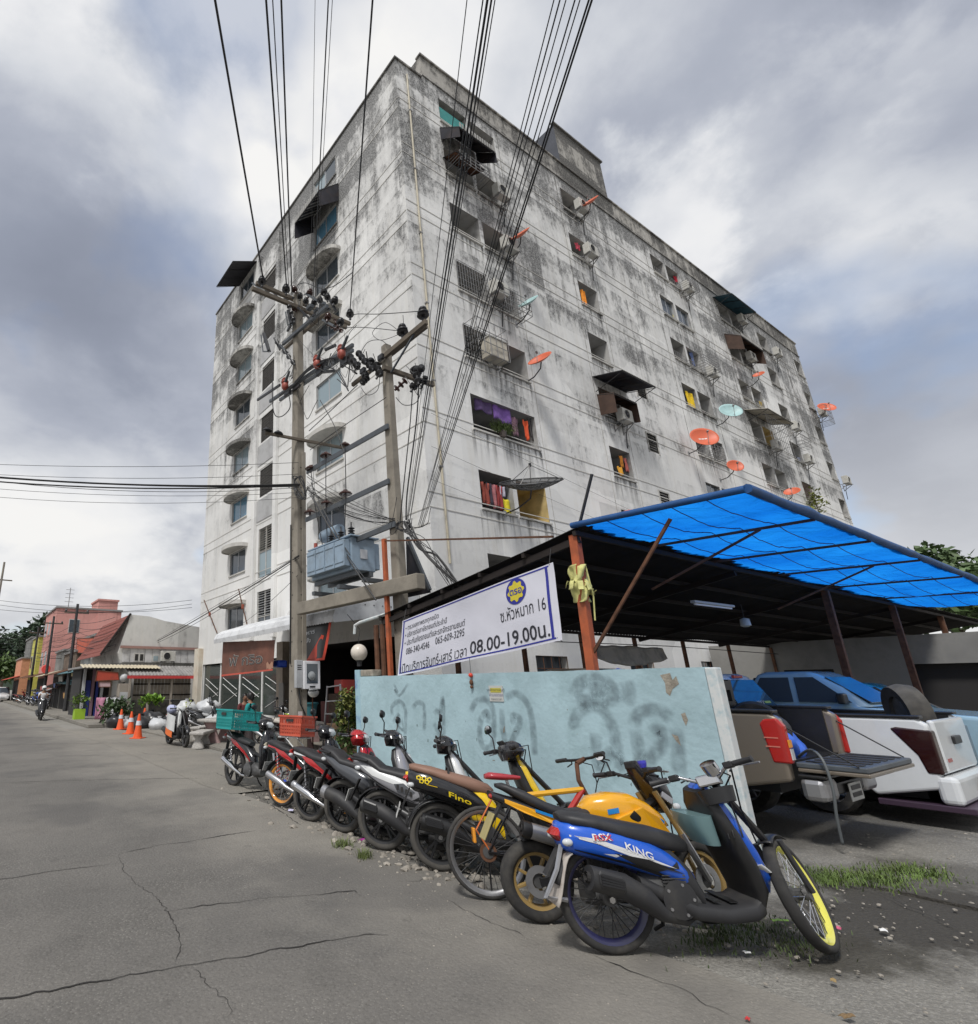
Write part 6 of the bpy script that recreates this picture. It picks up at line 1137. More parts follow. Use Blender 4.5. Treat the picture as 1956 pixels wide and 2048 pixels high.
        MB().cbox((xh,0,zh-.02),.08,.14,.07).xf(T).build('bar_clamp',M_CHR,t,bevel=.012);MB().lathe([(.045,0),(.05,.03),(.05,.07),(.0,.075)],(xh-.03,-.06,zh+.01),(-.5,0,1),14).xf(T).build('speedometer',M_CHR,t,smooth=40);MB().loftz([((xh+.02,0,zh-.16),(.06,0,0),(0,.09,0)),((xh+.03,0,zh-.07),(.07,0,.0),(0,.11,0))],14,2.6).xf(T).build('bare_headstock',M_PLA,t,smooth=50)
    for s,on_ in((-1,S.get('mr',True)),(1,S.get('ml',True))):
        if on_:mirror(t,(xh-.06,s*.2,zh+.02),(-.0,s*.10,.17),T)
    MB().loftz([((secs[0][0]+.02,0,secs[0][2]-.0),(.025,0,0),(0,.05,0)),((secs[0][0]-.012,0,(secs[0][1]+secs[0][2])/2),(.03,0,0),(0,.075,0)),((secs[0][0]+.02,0,secs[0][1]+.0),(.025,0,0),(0,.05,0))],14,2.4).build('tail_light',M_LAMPR,t,smooth=60)
    for s in(-1,1):MB().sphere((-.25,s*.115 if k=='round' else s*.085,.70+dz if k=='round' else .78+dz),.03,10,8,(1.2,.8,.8)).build('indicator',S.get('ind',M_LAMPC),t,smooth=180)
    if S.get('rail'):MB().tube([(-.12,-.13,zs+.02),(-.30,-.11,zs+.04),(-.38,0,zs+.05),(-.30,.11,zs+.04),(-.12,.13,zs+.02)],.015,8).build('grab_rail',S['rail'],t,smooth=60)
    ex=S.get('exhaust','can');trims(t,.34,R0,.13);cables(t,T,xh,zh,L_,R0)
    for i in range(3):MB().box(.52+.11*i,.57+.11*i,-.12,.12,.312-.004*i,.318-.004*i).build('foot_rib',M_PLA,t)
    surf_decal(t,secs,[(x,a+(c-a)*.80)for x,a,c,w in secs[2:-2]]+[(x,a+(c-a)*.80-.006)for x,a,c,w in secs[2:-2]][::-1],M_BLACK,.0025,name='panel_seam');o,sk_=surf_decal(t,secs,[(.36,.50),(.44,.50),(.44,.54)],S.get('trim',M_PLA),.002,name='corner_trim')
    MB().cbox((L_-.06,.085,R0+.05),.06,.03,.10).xf(T).build('brake_caliper',M_SIL,t,bevel=.008);MB().lathe([(.02,0),(.02,.012)],(0,-.075,R0),(0,-1,0),6).build('axle_nut',M_CHR,t)
    if ex=='can':exhaust(t,[(-.17,0,R0+.15),(.04,0,R0+.10),(.17,.01,R0+.03),(.28,.03,R0-.06),(.45,.08,R0-.12),(.55,.14,R0-.10)],[.072,.075,.07,.045,.022,.022],S.get('exm',M_PLA),S.get('shield'),S.get('cap'))
    stand(t,.42);return secs,T
BLK=paint('gloss_black',(.012,.012,.014));RED_=paint('deep_red',(.42,.012,.015));SILV=paint('silver',(.30,.30,.32));WHT=paint('pearl_white',(.66,.67,.66));YEL_=paint('yellow',(.80,.53,.01));BLU=paint('royal_blue',(.012,.10,.55),.28);GUN=paint('gunmetal',(.075,.08,.09));TEALG=paint('faded_teal',(.14,.24,.25),.5)
# --- blue scooter, nearest, steered left with a thin yellow-rimmed front wheel
t=place('blue_scooter','nearest royal blue scooter with thin yellow rimmed front wheel turned left',(1230,1908),-31,2)
secs,T=scooter(t,dict(L=1.30,R=.315,tr=.040,wheel='wire_dark',rim=paint('rim_violet',(.02,.02,.075),.5),frim=paint('rim_yellow',(.72,.68,.10)),fwheel='wire',tyre=M_TYRE,body=BLU,apron=BLU,under=M_PLG,inner=M_PLA,pocket=TEALG,steer=42,cowl=False,bar=M_CHR,zh=1.01,rise=.03,mr=False,ml=False,dz=-.05,fx=1.18,tilt=.10,shield=M_PLG,exm=M_PLG,fender=M_PLA,nofender=1,lower=WHT,plate=False,badge=M_LAMPC))
dec=mat('decal_black',(.012,.012,.014),.3);wht=mat('decal_white',(.7,.7,.7),.4)
TLT=lambda pts,k,dz=0:[((x*.7 if x<0 else x*1.18),z+dz+k*(.12-x))for x,z in pts]
o,skin=surf_decal(t,secs,TLT([(-.33,.735),(-.1,.745),(.12,.705),(.36,.625),(.10,.675),(-.12,.72),(-.33,.725)],.12,-.095),wht,.003);surf_decal(t,secs,TLT([(.02,.68),(.20,.665),(.40,.60),(.30,.615),(.22,.585),(.12,.63)],.12,-.095),dec,.0035);surf_decal(t,secs,TLT([(-.06,.665),(.06,.675),(.03,.655)],.12,-.095),wht,.003)
lettering_on(t,'RSX',-.10,.02,.685,.055,skin,wht,-.005);lettering_on(t,'RSX',-.09,.03,.683,.043,skin,mat('decal_red',(.5,.03,.03),.3),-.007);lettering_on(t,'KING',.10,.27,.64,.055,skin,wht,-.005,-.4)
MB().tube([(-.26,-.03,.62),(-.32,-.05,.48),(-.42,-.06,.33),(-.28,-.05,.31)],.016,6).build('bent_bracket',M_SIL,t);MB().grid(lambda u,v:(-.22-.14*u,-.10+.18*v,.58-.26*u+.04*math.sin(u*5)),8,4).build('broken_mudguard',mat('broken_white_plastic',(.42,.38,.34),.7,dirt=.8,dscale=8,dcol=(.12,.06,.04)),t,smooth=180,solid=.008)
# --- yellow naked mini bike
def naked(t,steer=18):
    L_,R0=1.20,.265;T=steerM(L_,R0,steer,25);gold=paint('rim_gold',(.30,.20,.07),.4)
    wheel(t,'rear_wheel',0,R0,.062,'cast8',gold,None,M_TYRE,-.07,.9);wheel(t,'front_wheel',L_,R0,.060,'cast8',gold,T,M_TYRE,-.07,.9)
    yo=paint('sunflower',(.80,.38,.012));bs=mat('decal_sky',(.02,.22,.55),.3)
    tk=[(.40,.80,.66,.06),(.48,.87,.62,.12),(.62,.90,.58,.15),(.76,.895,.56,.165),(.88,.84,.56,.15),(.98,.76,.58,.11),(1.03,.68,.60,.06)];tk=[(x,a-.05,c+.02,w*.86)for x,a,c,w in tk];MB().loft(tk,20,3.3).build('fuel_tank',yo,t,smooth=60)
    for s in(-1,1):b=MB();f=lambda d:[(.60,s*(.15+d),.68),(.80,s*(.165+d),.76),(.92,s*(.155+d),.69),(1.05,s*(.12+d),.50),(.98,s*(.13+d),.46),(.86,s*(.155+d),.58)];b.rings([f(-.03),f(0)]);b.build('tank_shroud',yo,t,bevel=.006)
    b,sk=surf_decal(t,tk,[(.56,.74),(.64,.755),(.64,.72),(.56,.705)],bs,.004);surf_decal(t,tk,[(.82,.74),(.97,.665),(.96,.64),(.82,.70)],bs,.02);surf_decal(t,tk,[(.66,.66),(.74,.74),(.83,.64),(.74,.645)],dec,.02)
    ss=[(-.30,.885,.855,.035),(-.22,.90,.84,.085),(-.02,.875,.78,.12),(.14,.82,.73,.13),(.30,.79,.70,.125),(.42,.82,.70,.10),(.47,.83,.74,.06)];TN=lambda q_:[(x*.75 if x<0 else x,a-.06+.14*(.3-x),c-.06+.14*(.3-x),w)for x,a,c,w in q_];MB().loft(TN(ss),18,2.8).build('seat',M_SEAT,t,smooth=60);MB().loft([(-.26,.86,.80,.02),(-.28,.86,.80,.07),(-.02,.79,.70,.10),(.2,.72,.60,.115),(.34,.68,.54,.10),(.42,.60,.52,.05)],16,2.6).build('tail_panel',BLK,t,smooth=60)
    for s in(-1,1):b=MB();f=lambda d:[(-.19,s*(.085+d),.81),(-.03,s*(.112+d),.755),(.18,s*(.126+d),.685),(.36,s*(.12+d),.57),(.33,s*(.12+d),.54),(.12,s*(.126+d),.65),(-.06,s*(.112+d),.715),(-.19,s*(.085+d),.78)];b.rings([f(-.02),f(.004)]);b.build('tail_stripe',yo,t,bevel=.004);b=MB();f=lambda d:[(.02,s*(.124+d),.745),(.16,s*(.132+d),.70),(.16,s*(.132+d),.68),(.02,s*(.124+d),.725)];b.rings([f(-.005),f(.004)]);b.build('blue_decal',bs,t)
    MB().loft([(.42,.56,.30,.10),(.55,.58,.22,.14),(.72,.52,.22,.14),(.82,.44,.26,.10)],14,3.4).build('engine',M_ENG,t,smooth=40);MB().lathe([(.11,0),(.12,.03),(.08,.05),(0,.055)],(.60,-.14,.34),(0,-1,0),18).build('clutch_cover',M_ENG,t,smooth=40);MB().tube([(.40,.0,.68),(.70,0,.62),(1.0,0,.80)],.03,8).build('frame_spine',M_PLA,t);MB().tube([(.98,0,.74),(.86,0,.36),(.5,0,.22)],.022,8).build('frame_tube',M_PLA,t)
    for s in(-.09,.09):MB().beam((0,s,R0),(.46,s*.9,R0+.10),.03,.05).build('swingarm',M_PLA,t)
    shock(t,(.12,0,.38),(.30,0,.60),paint('spring_red',(.45,.02,.02)),None,.035)
    exhaust(t,[(-.10,0,.62),(.16,.0,.55),(.24,.01,.52),(.36,.05,.44),(.58,.08,.26),(.74,.12,.34)],[.055,.058,.03,.02,.018,.018],M_SIL,None,M_PLA,-.15)
    MB().beam((-.19,0,.78),(-.36,0,.54),.07,.015).build('plate_bracket',M_PLA,t);MB().cbox((-.33,-.02,.62),.012,.14,.20,Matrix.Rotation(.5,3,'Y')).build('number_plate',mat('dusty_plate',(.38,.32,.14),.6,dirt=.5),t,bevel=.004)
    for s in(-.085,.085):MB().tube([(L_,s,R0),(L_-.13,s,R0+.30)],.024,8).xf(T).build('fork_leg',M_SIL,t);MB().tube([(L_-.13,s,R0+.30),(L_-.26,s,R0+.58)],.02,8).xf(T).build('fork_tube',gold,t)
    arc_guard(t,'front_fender',L_,R0,R0+.03,.07,.6,2.3,BLK,T);arc_guard(t,'rear_hugger',0,R0,R0+.03,.07,.7,1.9,M_PLA)
    xh,zh=L_-.30,.965;grips(t,T,xh,zh,.34,None,M_PLA,.02);MB().loftz([((xh+.17,0,.70),(.03,0,0),(0,.05,0)),((xh+.15,0,.79),(.07,0,.02),(0,.10,0)),((xh+.10,0,.90),(.08,0,.03),(0,.115,0)),((xh+.02,0,.99),(.05,0,.03),(0,.09,0)),((xh-.03,0,1.05),(.025,0,.02),(0,.06,0))],16,2.6).xf(T).build('headlight_fairing',BLK,t,smooth=60);MB().loftz([((xh+.215,0,.75),(.012,0,0),(0,.05,0)),((xh+.20,0,.82),(.02,0,0),(0,.075,0)),((xh+.17,0,.88),(.012,0,0),(0,.06,0))],12,2.4).xf(T).build('headlight',M_LAMPC,t,smooth=60)
    for s in(-1,1):MB().cbox((xh+.12,s*.10,.80),.10,.02,.05,Matrix.Rotation(.6,3,'Y')).xf(T).build('lamp_bracket',M_SIL,t,bevel=.006);MB().sphere((xh+.14,s*.15,.74),.028,8,6).xf(T).build('indicator',M_LAMPC,t,smooth=180)
    trims(t,.48,R0+.08,.14);cables(t,T,xh,zh,L_,R0);MB().cbox((xh-.03,0,zh+.07),.05,.10,.06).xf(T).build('speedometer',M_PLA,t,bevel=.012);mirror(t,(xh-.06,.2,zh+.03),(-.02,.06,.10),T,.8);MB().lathe([(.02,0),(.03,.03),(.03,.05)],(xh-.08,-.17,zh+.04),(0,0,1),10).xf(T).build('fluid_cup',mat('cup_blue',(.05,.05,.45),.3),t)
    MB().sphere((-.25,0,.82),.035,10,8,(1.1,1.6,.7)).build('tail_light',M_LAMPR,t,smooth=180);stand(t,.55)
t=place('yellow_motorcycle','small yellow and black naked motorcycle with fat tyres behind the blue scooter',(1085,1845),-33,4);naked(t)
# --- bicycle
t=place('bicycle','mountain bicycle with red and yellow frame between the black yellow scooter and the yellow motorcycle',(985,1800),-36,6,None,'bicycle');L_,R0=1.02,.335;T=steerM(L_,R0,20,20)
frm=paint('bike_red',(.50,.04,.03));wheel(t,'rear_wheel',0,R0,.024,'wire_dark',M_SIL);wheel(t,'front_wheel',L_,R0,.024,'wire_dark',M_SIL,T)
bb,hd,st=Vector((.42,0,.29)),Vector((.86,0,.80)),Vector((.26,0,.74))
for a,c,r,m in((bb,hd,.024,frm),(st,hd-Vector((0,0,.0)),.022,paint('bike_yellow',(.75,.40,.03))),(bb,st,.018,BLK)):MB().tube([a,c],r,8).build('frame_tube',m,t)
for s in(-.06,.06):MB().tube([(0,s,R0),bb+Vector((0,s*.5,0))],.011,6).build('chain_stay',BLK,t);MB().tube([(0,s,R0),st+Vector((0,s*.3,-.04))],.009,6).build('seat_stay',BLK,t);MB().tube([(L_,s*.9,R0),(L_-.10,s*.7,R0+.33)],.014,6).xf(T).build('fork_blade',BLK,t)
MB().tube([(L_-.10,0,R0+.33),hd+Vector((-.02,0,.07)),hd+Vector((.0,0,.20))],.018,8).xf(T).build('steerer',M_RUST,t);MB().tube([hd+Vector((-.0,0,.20)),hd+Vector((.09,0,.24))],.02,8).xf(T).build('stem',M_RUST,t);hb=MB().tube([(.86+.04,-.29,1.05),(.95,-.1,1.04),(.95,.1,1.04),(.86+.04,.29,1.05)],.012,8).xf(T).build('handlebar',M_PLA,t,smooth=60)
for s in(-1,1):MB().lathe([(.017,0),(.017,.12)],(.91,s*.19,1.05),(-.12,s,0),8).xf(T).build('grip',M_SEAT,hb);MB().tube([(.93,s*.15,1.04),(.97,s*.2,1.02),(.97,s*.27,1.0)],.006,5).xf(T).build('brake_lever',M_PLA,hb);MB().tube([(.95,s*.13,1.04),(1.08,s*.08,1.0),(1.02,0,.85),(.95,0,.72)],.005,5).xf(T).build('brake_cable',M_WIRE,hb)
MB().tube([st,st+Vector((-.03,0,.14))],.014,8).build('seat_post',M_SIL,t);MB().loft([(.05,.915,.875,.05),(.09,.93,.87,.085),(.20,.92,.865,.06),(.32,.905,.87,.025),(.35,.90,.875,.015)],14,2.4).build('saddle',paint('saddle_red',(.36,.02,.03),.5),t,smooth=60);MB().lathe([(.09,-.004),(.09,.004)],bb+Vector((0,-.05,0)),(0,1,0),20).build('chainring',M_PLG,t);MB().tube([bb+Vector((0,-.06,0)),bb+Vector((.12,-.07,-.12)),bb+Vector((.12,-.13,-.12))],.01,6).build('crank',M_PLG,t);MB().lathe([(.07,-.03),(.05,.0),(.035,.03)],(0,-.02,R0),(0,1,0),16).build('sprocket',M_RUST,t)
MB().cbox((-.10,-.03,R0+.12),.025,.07,.11).build('rear_reflector',M_LAMPA,t,bevel=.008);MB().tube([(.02,-.05,R0),(-.08,-.05,R0+.16),(.1,-.04,R0+.42)],.008,5).build('reflector_stay',paint('bike_orange',(.6,.15,.03)),t);MB().tube([(.02,.06,R0-.02),(.03,.14,.02)],.008,5).build('kickstand',M_PLG,t)
# --- black and yellow scooter with brown seat
t=place('black_yellow_scooter','black and yellow scooter with tan brown seat next to the bicycle',(885,1742),-40,3);BRN=mat('brown_vinyl_seat',(.24,.135,.095),.6,var=.1,dirt=.2)
secs,T=scooter(t,dict(L=1.26,R=.285,tr=.044,wheel='cast5',rim=M_PLG,tyre=M_TYRED,body=BLK,apron=YEL_,front_panel=YEL_,cowlm=BLK,under=M_PLA,seat=BRN,steer=20,zh=1.04,exm=M_PLA,shield=M_PLA,ml=True,mr=False,stripe=BLK,dz=.03,tilt=.14))
o,skin=surf_decal(t,secs,[(-.10,.74),(.0,.72),(.0,.715),(-.10,.735)],YEL_,.003);lettering_on(t,'Fino',.10,.30,.66,.065,skin,mat('decal_yellow',(.8,.6,.02),.3),-.004,-.35)
for x,z in((-.17,.765),(-.12,.76),(-.07,.752),(-.145,.735),(-.095,.73)):surf_decal(t,secs,[(x+.026*math.cos(i*1.257),z+.03+.022*math.sin(i*1.257))for i in range(5)],mat('decal_yellow',(.8,.6,.02),.3),.004,name='flower_sticker');surf_decal(t,secs,[(x+.014*math.cos(i*1.257),z+.03+.012*math.sin(i*1.257))for i in range(5)],dec,.0055,name='flower_sticker')
MB().loft([(-.24,.875,.83,.07),(-.14,.885,.83,.11),(.02,.865,.81,.125)],14,2.6).build('rear_seat_pad',M_SEAT,t,smooth=60);MB().tube([(.10,-.15,.70),(.12,-.10,.88),(.12,.10,.88),(.10,.15,.70)],.010,6).build('seat_strap',M_PLA,t);MB().loft([(-.29,.835,.79,.05),(-.21,.86,.81,.09),(-.12,.865,.82,.10)],12,2.4).build('rear_trim',YEL_,t,smooth=60)
# --- white and grey sharp-tailed scooter
t=place('white_grey_scooter','scooter with silver white tail panel and dark side vents beside the black yellow one',(768,1700),-57,3)
secs,T=scooter(t,dict(L=1.27,R=.285,tr=.046,wheel='cast5',rim=M_PLG,tyre=M_TYRED,body=SILV,apron=WHT,cowlm=BLK,under=M_PLA,tail='sharp',steer=16,zh=1.05,exm=M_PLG,shield=M_PLA,rail=M_PLA,stripe=BLK,tilt=.08))
o,skin=surf_decal(t,secs,[(-.22,.81),(-.03,.79),(.22,.735),(.42,.60),(.30,.62),(.12,.66),(-.07,.715)],WHT,.003);surf_decal(t,secs,[(.18,.65),(.28,.66),(.40,.58),(.34,.55),(.22,.57)],GUN,.006)
for i in range(4):surf_decal(t,secs,[(.21+.045*i,.648-.02*i),(.235+.045*i,.645-.02*i),(.235+.045*i,.60-.02*i),(.21+.045*i,.60-.02*i)],M_DARK,.009,name='vent_slot')
# --- silver and black scooter with fat black silencer
t=place('silver_black_scooter','gunmetal and silver scooter with matt black silencer, third scooter from the bicycle',(688,1665),-70,3)
scooter(t,dict(L=1.27,R=.285,tr=.048,wheel='cast5',rim=M_PLA,tyre=M_TYRED,body=GUN,apron=SILV,cowlm=BLK,under=M_PLA,tail='sharp',steer=14,zh=1.07,exm=M_PLG,cap=M_SIL,rail=M_PLA,stripe=WHT,tilt=.08))
# --- underbones
def underbone(t,S):
    L_,R0,tr=1.24,.295,S.get('tr',.036);T=steerM(L_,R0,S.get('steer',10),26);body,acc=S['body'],S['acc']
    wheel(t,'rear_wheel',0,R0,tr,S['wheel'],S['rim'],None,S.get('tyre'));wheel(t,'front_wheel',L_,R0,tr*.9,S.get('fwheel',S['wheel']),S.get('frim',S['rim']),T,None,-.06)
    secs=[(-.34,.82,.77,.03),(-.26,.825,.73,.07),(-.12,.815,.67,.105),(.05,.79,.61,.125),(.26,.74,.55,.125),(.42,.66,.46,.10),(.55,.54,.36,.08),(.62,.46,.34,.04)];MB().loft(secs,18,2.4).build('side_panel',body,t,smooth=60)
    o,sk=surf_decal(t,secs,[(-.10,.77),(.10,.73),(.38,.58),(.58,.42),(.50,.40),(.25,.60),(.0,.69)],acc,.004);surf_decal(t,secs,[(-.28,.80),(-.08,.785),(.12,.75),(-.08,.76),(-.28,.775)],WHT if S.get('stripe')else acc,.005)
    zs=.80;MB().loft([(-.30,zs+.06,zs+.02,.06),(-.22,zs+.07,zs-.01,.10),(-.06,zs+.05,zs-.05,.125),(.1,zs+.0,zs-.10,.125),(.32,zs-.03,zs-.13,.11),(.45,zs-.07,zs-.14,.06)],18,2.8).build('seat',M_SEAT,t,smooth=60)
    MB().loft([(.42,.40,.24,.09),(.55,.44,.20,.12),(.72,.40,.20,.12),(.84,.34,.24,.08)],14,3.2).build('engine',M_ENG,t,smooth=40);MB().lathe([(.10,0),(.11,.03),(.07,.045),(0,.05)],(.56,-.12,.30),(0,-1,0),16).build('clutch_cover',M_ENG,t,smooth=40);MB().tube([(.40,0,.60),(.70,0,.52),(.98,0,.86)],.035,8).build('frame_spine',M_PLA,t)
    for s in(-.085,.085):MB().beam((-.02,s,R0),(.44,s*.9,R0+.04),.025,.045).build('swingarm',S.get('arm',M_PLA),t);shock(t,(.02,s*1.3,R0+.04),(-.04,s*1.25,.68),S.get('spring',M_CHR))
    arc_guard(t,'rear_mudguard',0,R0,R0+.045,.07,.9,2.75,M_PLA,flat=.35);plate(t,(-.33,0,.50),.35);MB().beam((-.29,0,.76),(-.33,0,.5),.06,.012).build('plate_bracket',M_PLA,t)
    xf=lambda z:1.0+(z-.40)*(-.32)
    MB().loftz([((.90,0,.34),(.03,0,0),(0,.16,0)),((xf(.5)-.03,0,.50),(.035,0,.02),(0,.20,0)),((xf(.68)-.01,0,.68),(.045,0,.02),(0,.19,0)),((xf(.84)+.02,0,.84),(.05,0,.02),(0,.13,0)),((xf(.94)+.02,0,.93),(.035,0,.02),(0,.08,0))],20,3).build('leg_shield',S.get('shieldm',body),t,smooth=60);MB().loftz([((xf(.58)+.05,0,.56),(.03,0,0),(0,.05,0)),((xf(.66)+.06,0,.66),(.04,0,0),(0,.12,0)),((xf(.80)+.06,0,.80),(.05,0,.0),(0,.15,0)),((xf(.92)+.05,0,.92),(.04,0,0),(0,.10,0))],16,2.4).build('front_fairing',S.get('fairing',acc),t,smooth=60)
    for s in(-.08,.08):MB().tube([(L_,s,R0),(L_-.11,s,R0+.30)],.021,8).xf(T).build('fork_leg',M_SIL,t)
    MB().tube([(L_-.10,0,R0+.28),(xf(.97),0,1.0)],.026,8).xf(T).build('steering_stem',M_PLA,t);arc_guard(t,'front_fender',L_,R0,R0+.03,.06,.2,2.3,S.get('fender',body),T)
    xh,zh=xf(1.0)-.02,1.03;grips(t,T,xh,zh,.34);MB().loftz([((xh,0,zh-.10),(.07,0,0),(0,.07,0)),((xh+.02,0,zh-.03),(.10,0,.01),(0,.16,0)),((xh,0,zh+.04),(.09,0,.01),(0,.15,0)),((xh-.03,0,zh+.08),(.05,0,.01),(0,.08,0))],18,2.5).xf(T).build('handlebar_cowl',S.get('cowlm',acc),t,smooth=60);MB().loftz([((xh+.10,0,zh-.05),(.02,0,0),(0,.06,0)),((xh+.11,0,zh),(.025,0,0),(0,.09,0)),((xh+.08,0,zh+.04),(.02,0,0),(0,.06,0))],14,2.2).xf(T).build('headlight',S.get('lamp',M_LAMPC),t,smooth=60);MB().cbox((xh-.07,0,zh+.07),.02,.14,.07,Matrix.Rotation(-.7,3,'Y')).xf(T).build('speedometer',M_PLA,t,bevel=.01)
    for s in(-1,1):mirror(t,(xh-.06,s*.19,zh+.02),(-.0,s*.09,.19),T)
    MB().loftz([((-.34,0,.76),(.02,0,0),(0,.05,0)),((-.365,0,.795),(.025,0,0),(0,.07,0)),((-.34,0,.825),(.02,0,0),(0,.05,0))],12,2.4).build('tail_light',S.get('tailm',M_LAMPR),t,smooth=60)
    for s in(-1,1):MB().sphere((-.30,s*.10,.76),.028,8,6,(1,1.3,.8)).build('indicator',M_LAMPC,t,smooth=180)
    exhaust(t,[(-.16,0,R0+.12),(.10,.0,R0+.03),(.20,.01,R0-.02),(.40,.04,R0-.09),(.62,.06,R0-.10),(.78,.12,R0-.02)],[.048,.052,.03,.02,.018,.018],S.get('exm',M_SIL),None,S.get('cap'),-.16);stand(t,.5)
    trims(t,.50,R0-.02,.12);cables(t,T,xh,zh,L_,R0);MB().tube([(.50,-.22,.24),(.50,.22,.24)],.012,6).build('foot_peg_bar',M_PLG,t)
    if S.get('rack'):
        b=MB();rx=S.get('rx',0)
        for y in(-.12,-.04,.04,.12):b.tube([(rx-.62,y,.92),(rx-.25,y,.93)],.009,6)
        for x in(-.62,-.44,-.25):b.tube([(rx+x,-.14,.925),(rx+x,.14,.925)],.010,6)
        for s in(-.12,.12):b.tube([(rx-.5,s,.92),(rx-.34,s,.80)],.009,6)
        b.build('rear_rack',S['rack'],t)
    return T
t=place('red_black_motorcycle','black and red underbone motorcycle with cast wheel and chrome silencer, red handlebar cowl',(620,1642),-74,4);underbone(t,dict(body=BLK,acc=RED_,wheel='cast5',rim=M_PLA,tyre=M_TYRED,tr=.042,steer=14,fairing=RED_,cowlm=RED_,spring=M_PLA,stripe=1,exm=M_CHR,cap=M_SIL))
t=place('orange_rim_motorcycle','black motorcycle with orange rimmed spoked wheel, blue hub and orange crate on its rack',(563,1612),-72,4);underbone(t,dict(body=BLK,acc=RED_,wheel='wire_blue',rim=paint('rim_orange',(.72,.30,.04)),frim=paint('rim_orange',(.72,.30,.04)),fwheel='wire',tr=.034,steer=8,spring=paint('spring_red',(.45,.02,.02)),arm=M_PLA,fairing=BLK,cowlm=BLK,rack=WHT,rx=.62,tailm=mat('cream_lens',(.55,.50,.38),.2)))
def on_rack(name,label,cat,base_t,loc,build_fn,grp=None):
    M=Matrix.Translation(base_t.location)@base_t.rotation_euler.to_matrix().to_4x4();c=thing(name,label,cat,M@Vector(loc),base_t.rotation_euler,grp);build_fn(c);return c
def crate(c,m,lx,ly,h,holes=(6,3),lid=True,taper=.06):
    b=MB()
    for sx,sy,along in((1,0,'y'),(-1,0,'y'),(0,1,'x'),(0,-1,'x')):
        W_=ly if along=='y' else lx;d=(lx if along=='y' else ly)
        def P(a,z,o=0.):
            k=1+taper*(z/h);off=(d*k+o);return(sx*off,a*W_*k,z)if along=='y' else(a*W_*k,sy*off,z)
        n1,n2=holes
        def bar(a0,a1,z0,z1):b.add([P(a0,z0),P(a1,z0),P(a1,z1),P(a0,z1),P(a0,z0,-.012),P(a1,z0,-.012),P(a1,z1,-.012),P(a0,z1,-.012)],[(0,1,2,3),(4,7,6,5),(0,4,5,1),(1,5,6,2),(2,6,7,3),(3,7,4,0)])
        bar(-1,1,0,.10*h);bar(-1,1,.86*h,h);bar(-1,1,.52*h,.62*h)
        for zz0,zz1 in((.10*h,.52*h),(.62*h,.86*h)):
            for i in range(n1*2+1):
                a=-1+2*i/(n1*2);w_=.03 if 0<i<n1*2 else .07;bar(max(-1,a-w_),min(1,a+w_),zz0,zz1)
            if zz1-zz0>.3*h:
                for q in(.33,.66):bar(-1,1,zz0+(zz1-zz0)*q-.012,zz0+(zz1-zz0)*q+.012)
    b.box(-lx,lx,-ly,ly,.001,.014);b.build('basket_shell',m,c)
    k=1+taper;r=MB();
    for z0,z1,o in((h*.93,h+.004,.012),):
        r.box(-lx*k-o,lx*k+o,-ly*k-o,-ly*k+.004,z0,z1).box(-lx*k-o,lx*k+o,ly*k-.004,ly*k+o,z0,z1).box(-lx*k-o,-lx*k+.004,-ly*k,ly*k,z0,z1).box(lx*k-.004,lx*k+o,-ly*k,ly*k,z0,z1)
    r.build('rim_band',m,c)
    for s in(-1,1):MB().box(-.07,.07,s*(ly*k+.013)-.004,s*(ly*k+.013)+.004,h*.70,h*.84).build('handle_slot',M_DARK,c)
OB=t
on_rack('orange_crate','orange red plastic crate strapped on the rack of the orange rimmed motorcycle','crate',OB,(.24,0,.945),lambda c:crate(c,mat('orange_plastic',(.55,.10,.055),.5,var=.12,dirt=.3,dscale=6),.21,.155,.28))
t=place('basket_motorcycle','black motorcycle with red side panel carrying the teal basket, furthest of the row',(466,1571),-80,6);underbone(t,dict(body=BLK,acc=RED_,wheel='cast5',rim=M_PLG,frim=M_PLG,tr=.036,steer=8,fairing=BLK,cowlm=BLK,rack=M_SIL,rx=.32,exm=M_CHR,stripe=1))
on_rack('teal_basket','large teal plastic basket on the rear rack of the furthest motorcycle of the row','basket',t,(-.06,0.0,.90),lambda c:crate(c,mat('teal_plastic',(.015,.30,.29),.45,var=.12,dirt=.25,dscale=6),.25,.30,.33,(8,3)))
# ================================================================ shop front under the block
M_CANO=mat('white_painted_sheet',(.62,.63,.64),.55,dirt=.6,dscale=3,dcol=(.25,.25,.25))
CN=thing('shop_canopy','long grey white corrugated canopy with rolled edge over the corner shop','canopy');ca,cb=11.7,19.7
def cprof(v): # outward drop of the rolled sheet
    pts=[(X0-.02,4.35),(9.2,3.95),(8.25,3.66),(8.02,3.52),(7.95,3.36),(7.97,3.22)];k=min(4,int(v*5));f=v*5-k;return pts[k][0]+(pts[k+1][0]-pts[k][0])*f,pts[k][1]+(pts[k+1][1]-pts[k][1])*f
b=MB();nw=130
b.add([(cprof(v/15)[0],ca+(cb-ca)*i/nw,cprof(v/15)[1]+(.012 if i%2 else-.012)-.04*(ca+(cb-ca)*i/nw-ca)/8)for v in range(16)for i in range(nw+1)],[(v*(nw+1)+i,v*(nw+1)+i+1,(v+1)*(nw+1)+i+1,(v+1)*(nw+1)+i)for v in range(15)for i in range(nw)]);b.build('roof_sheet',M_CANO,CN,solid=.008)
vs=[(cprof(v/15)[0],ca,cprof(v/15)[1])for v in range(16)];MB().add(vs+[(8.0,ca,3.2),(X0-.02,ca,3.62)],[tuple(range(18))]).build('end_panel',M_CANO,CN,solid=.01)
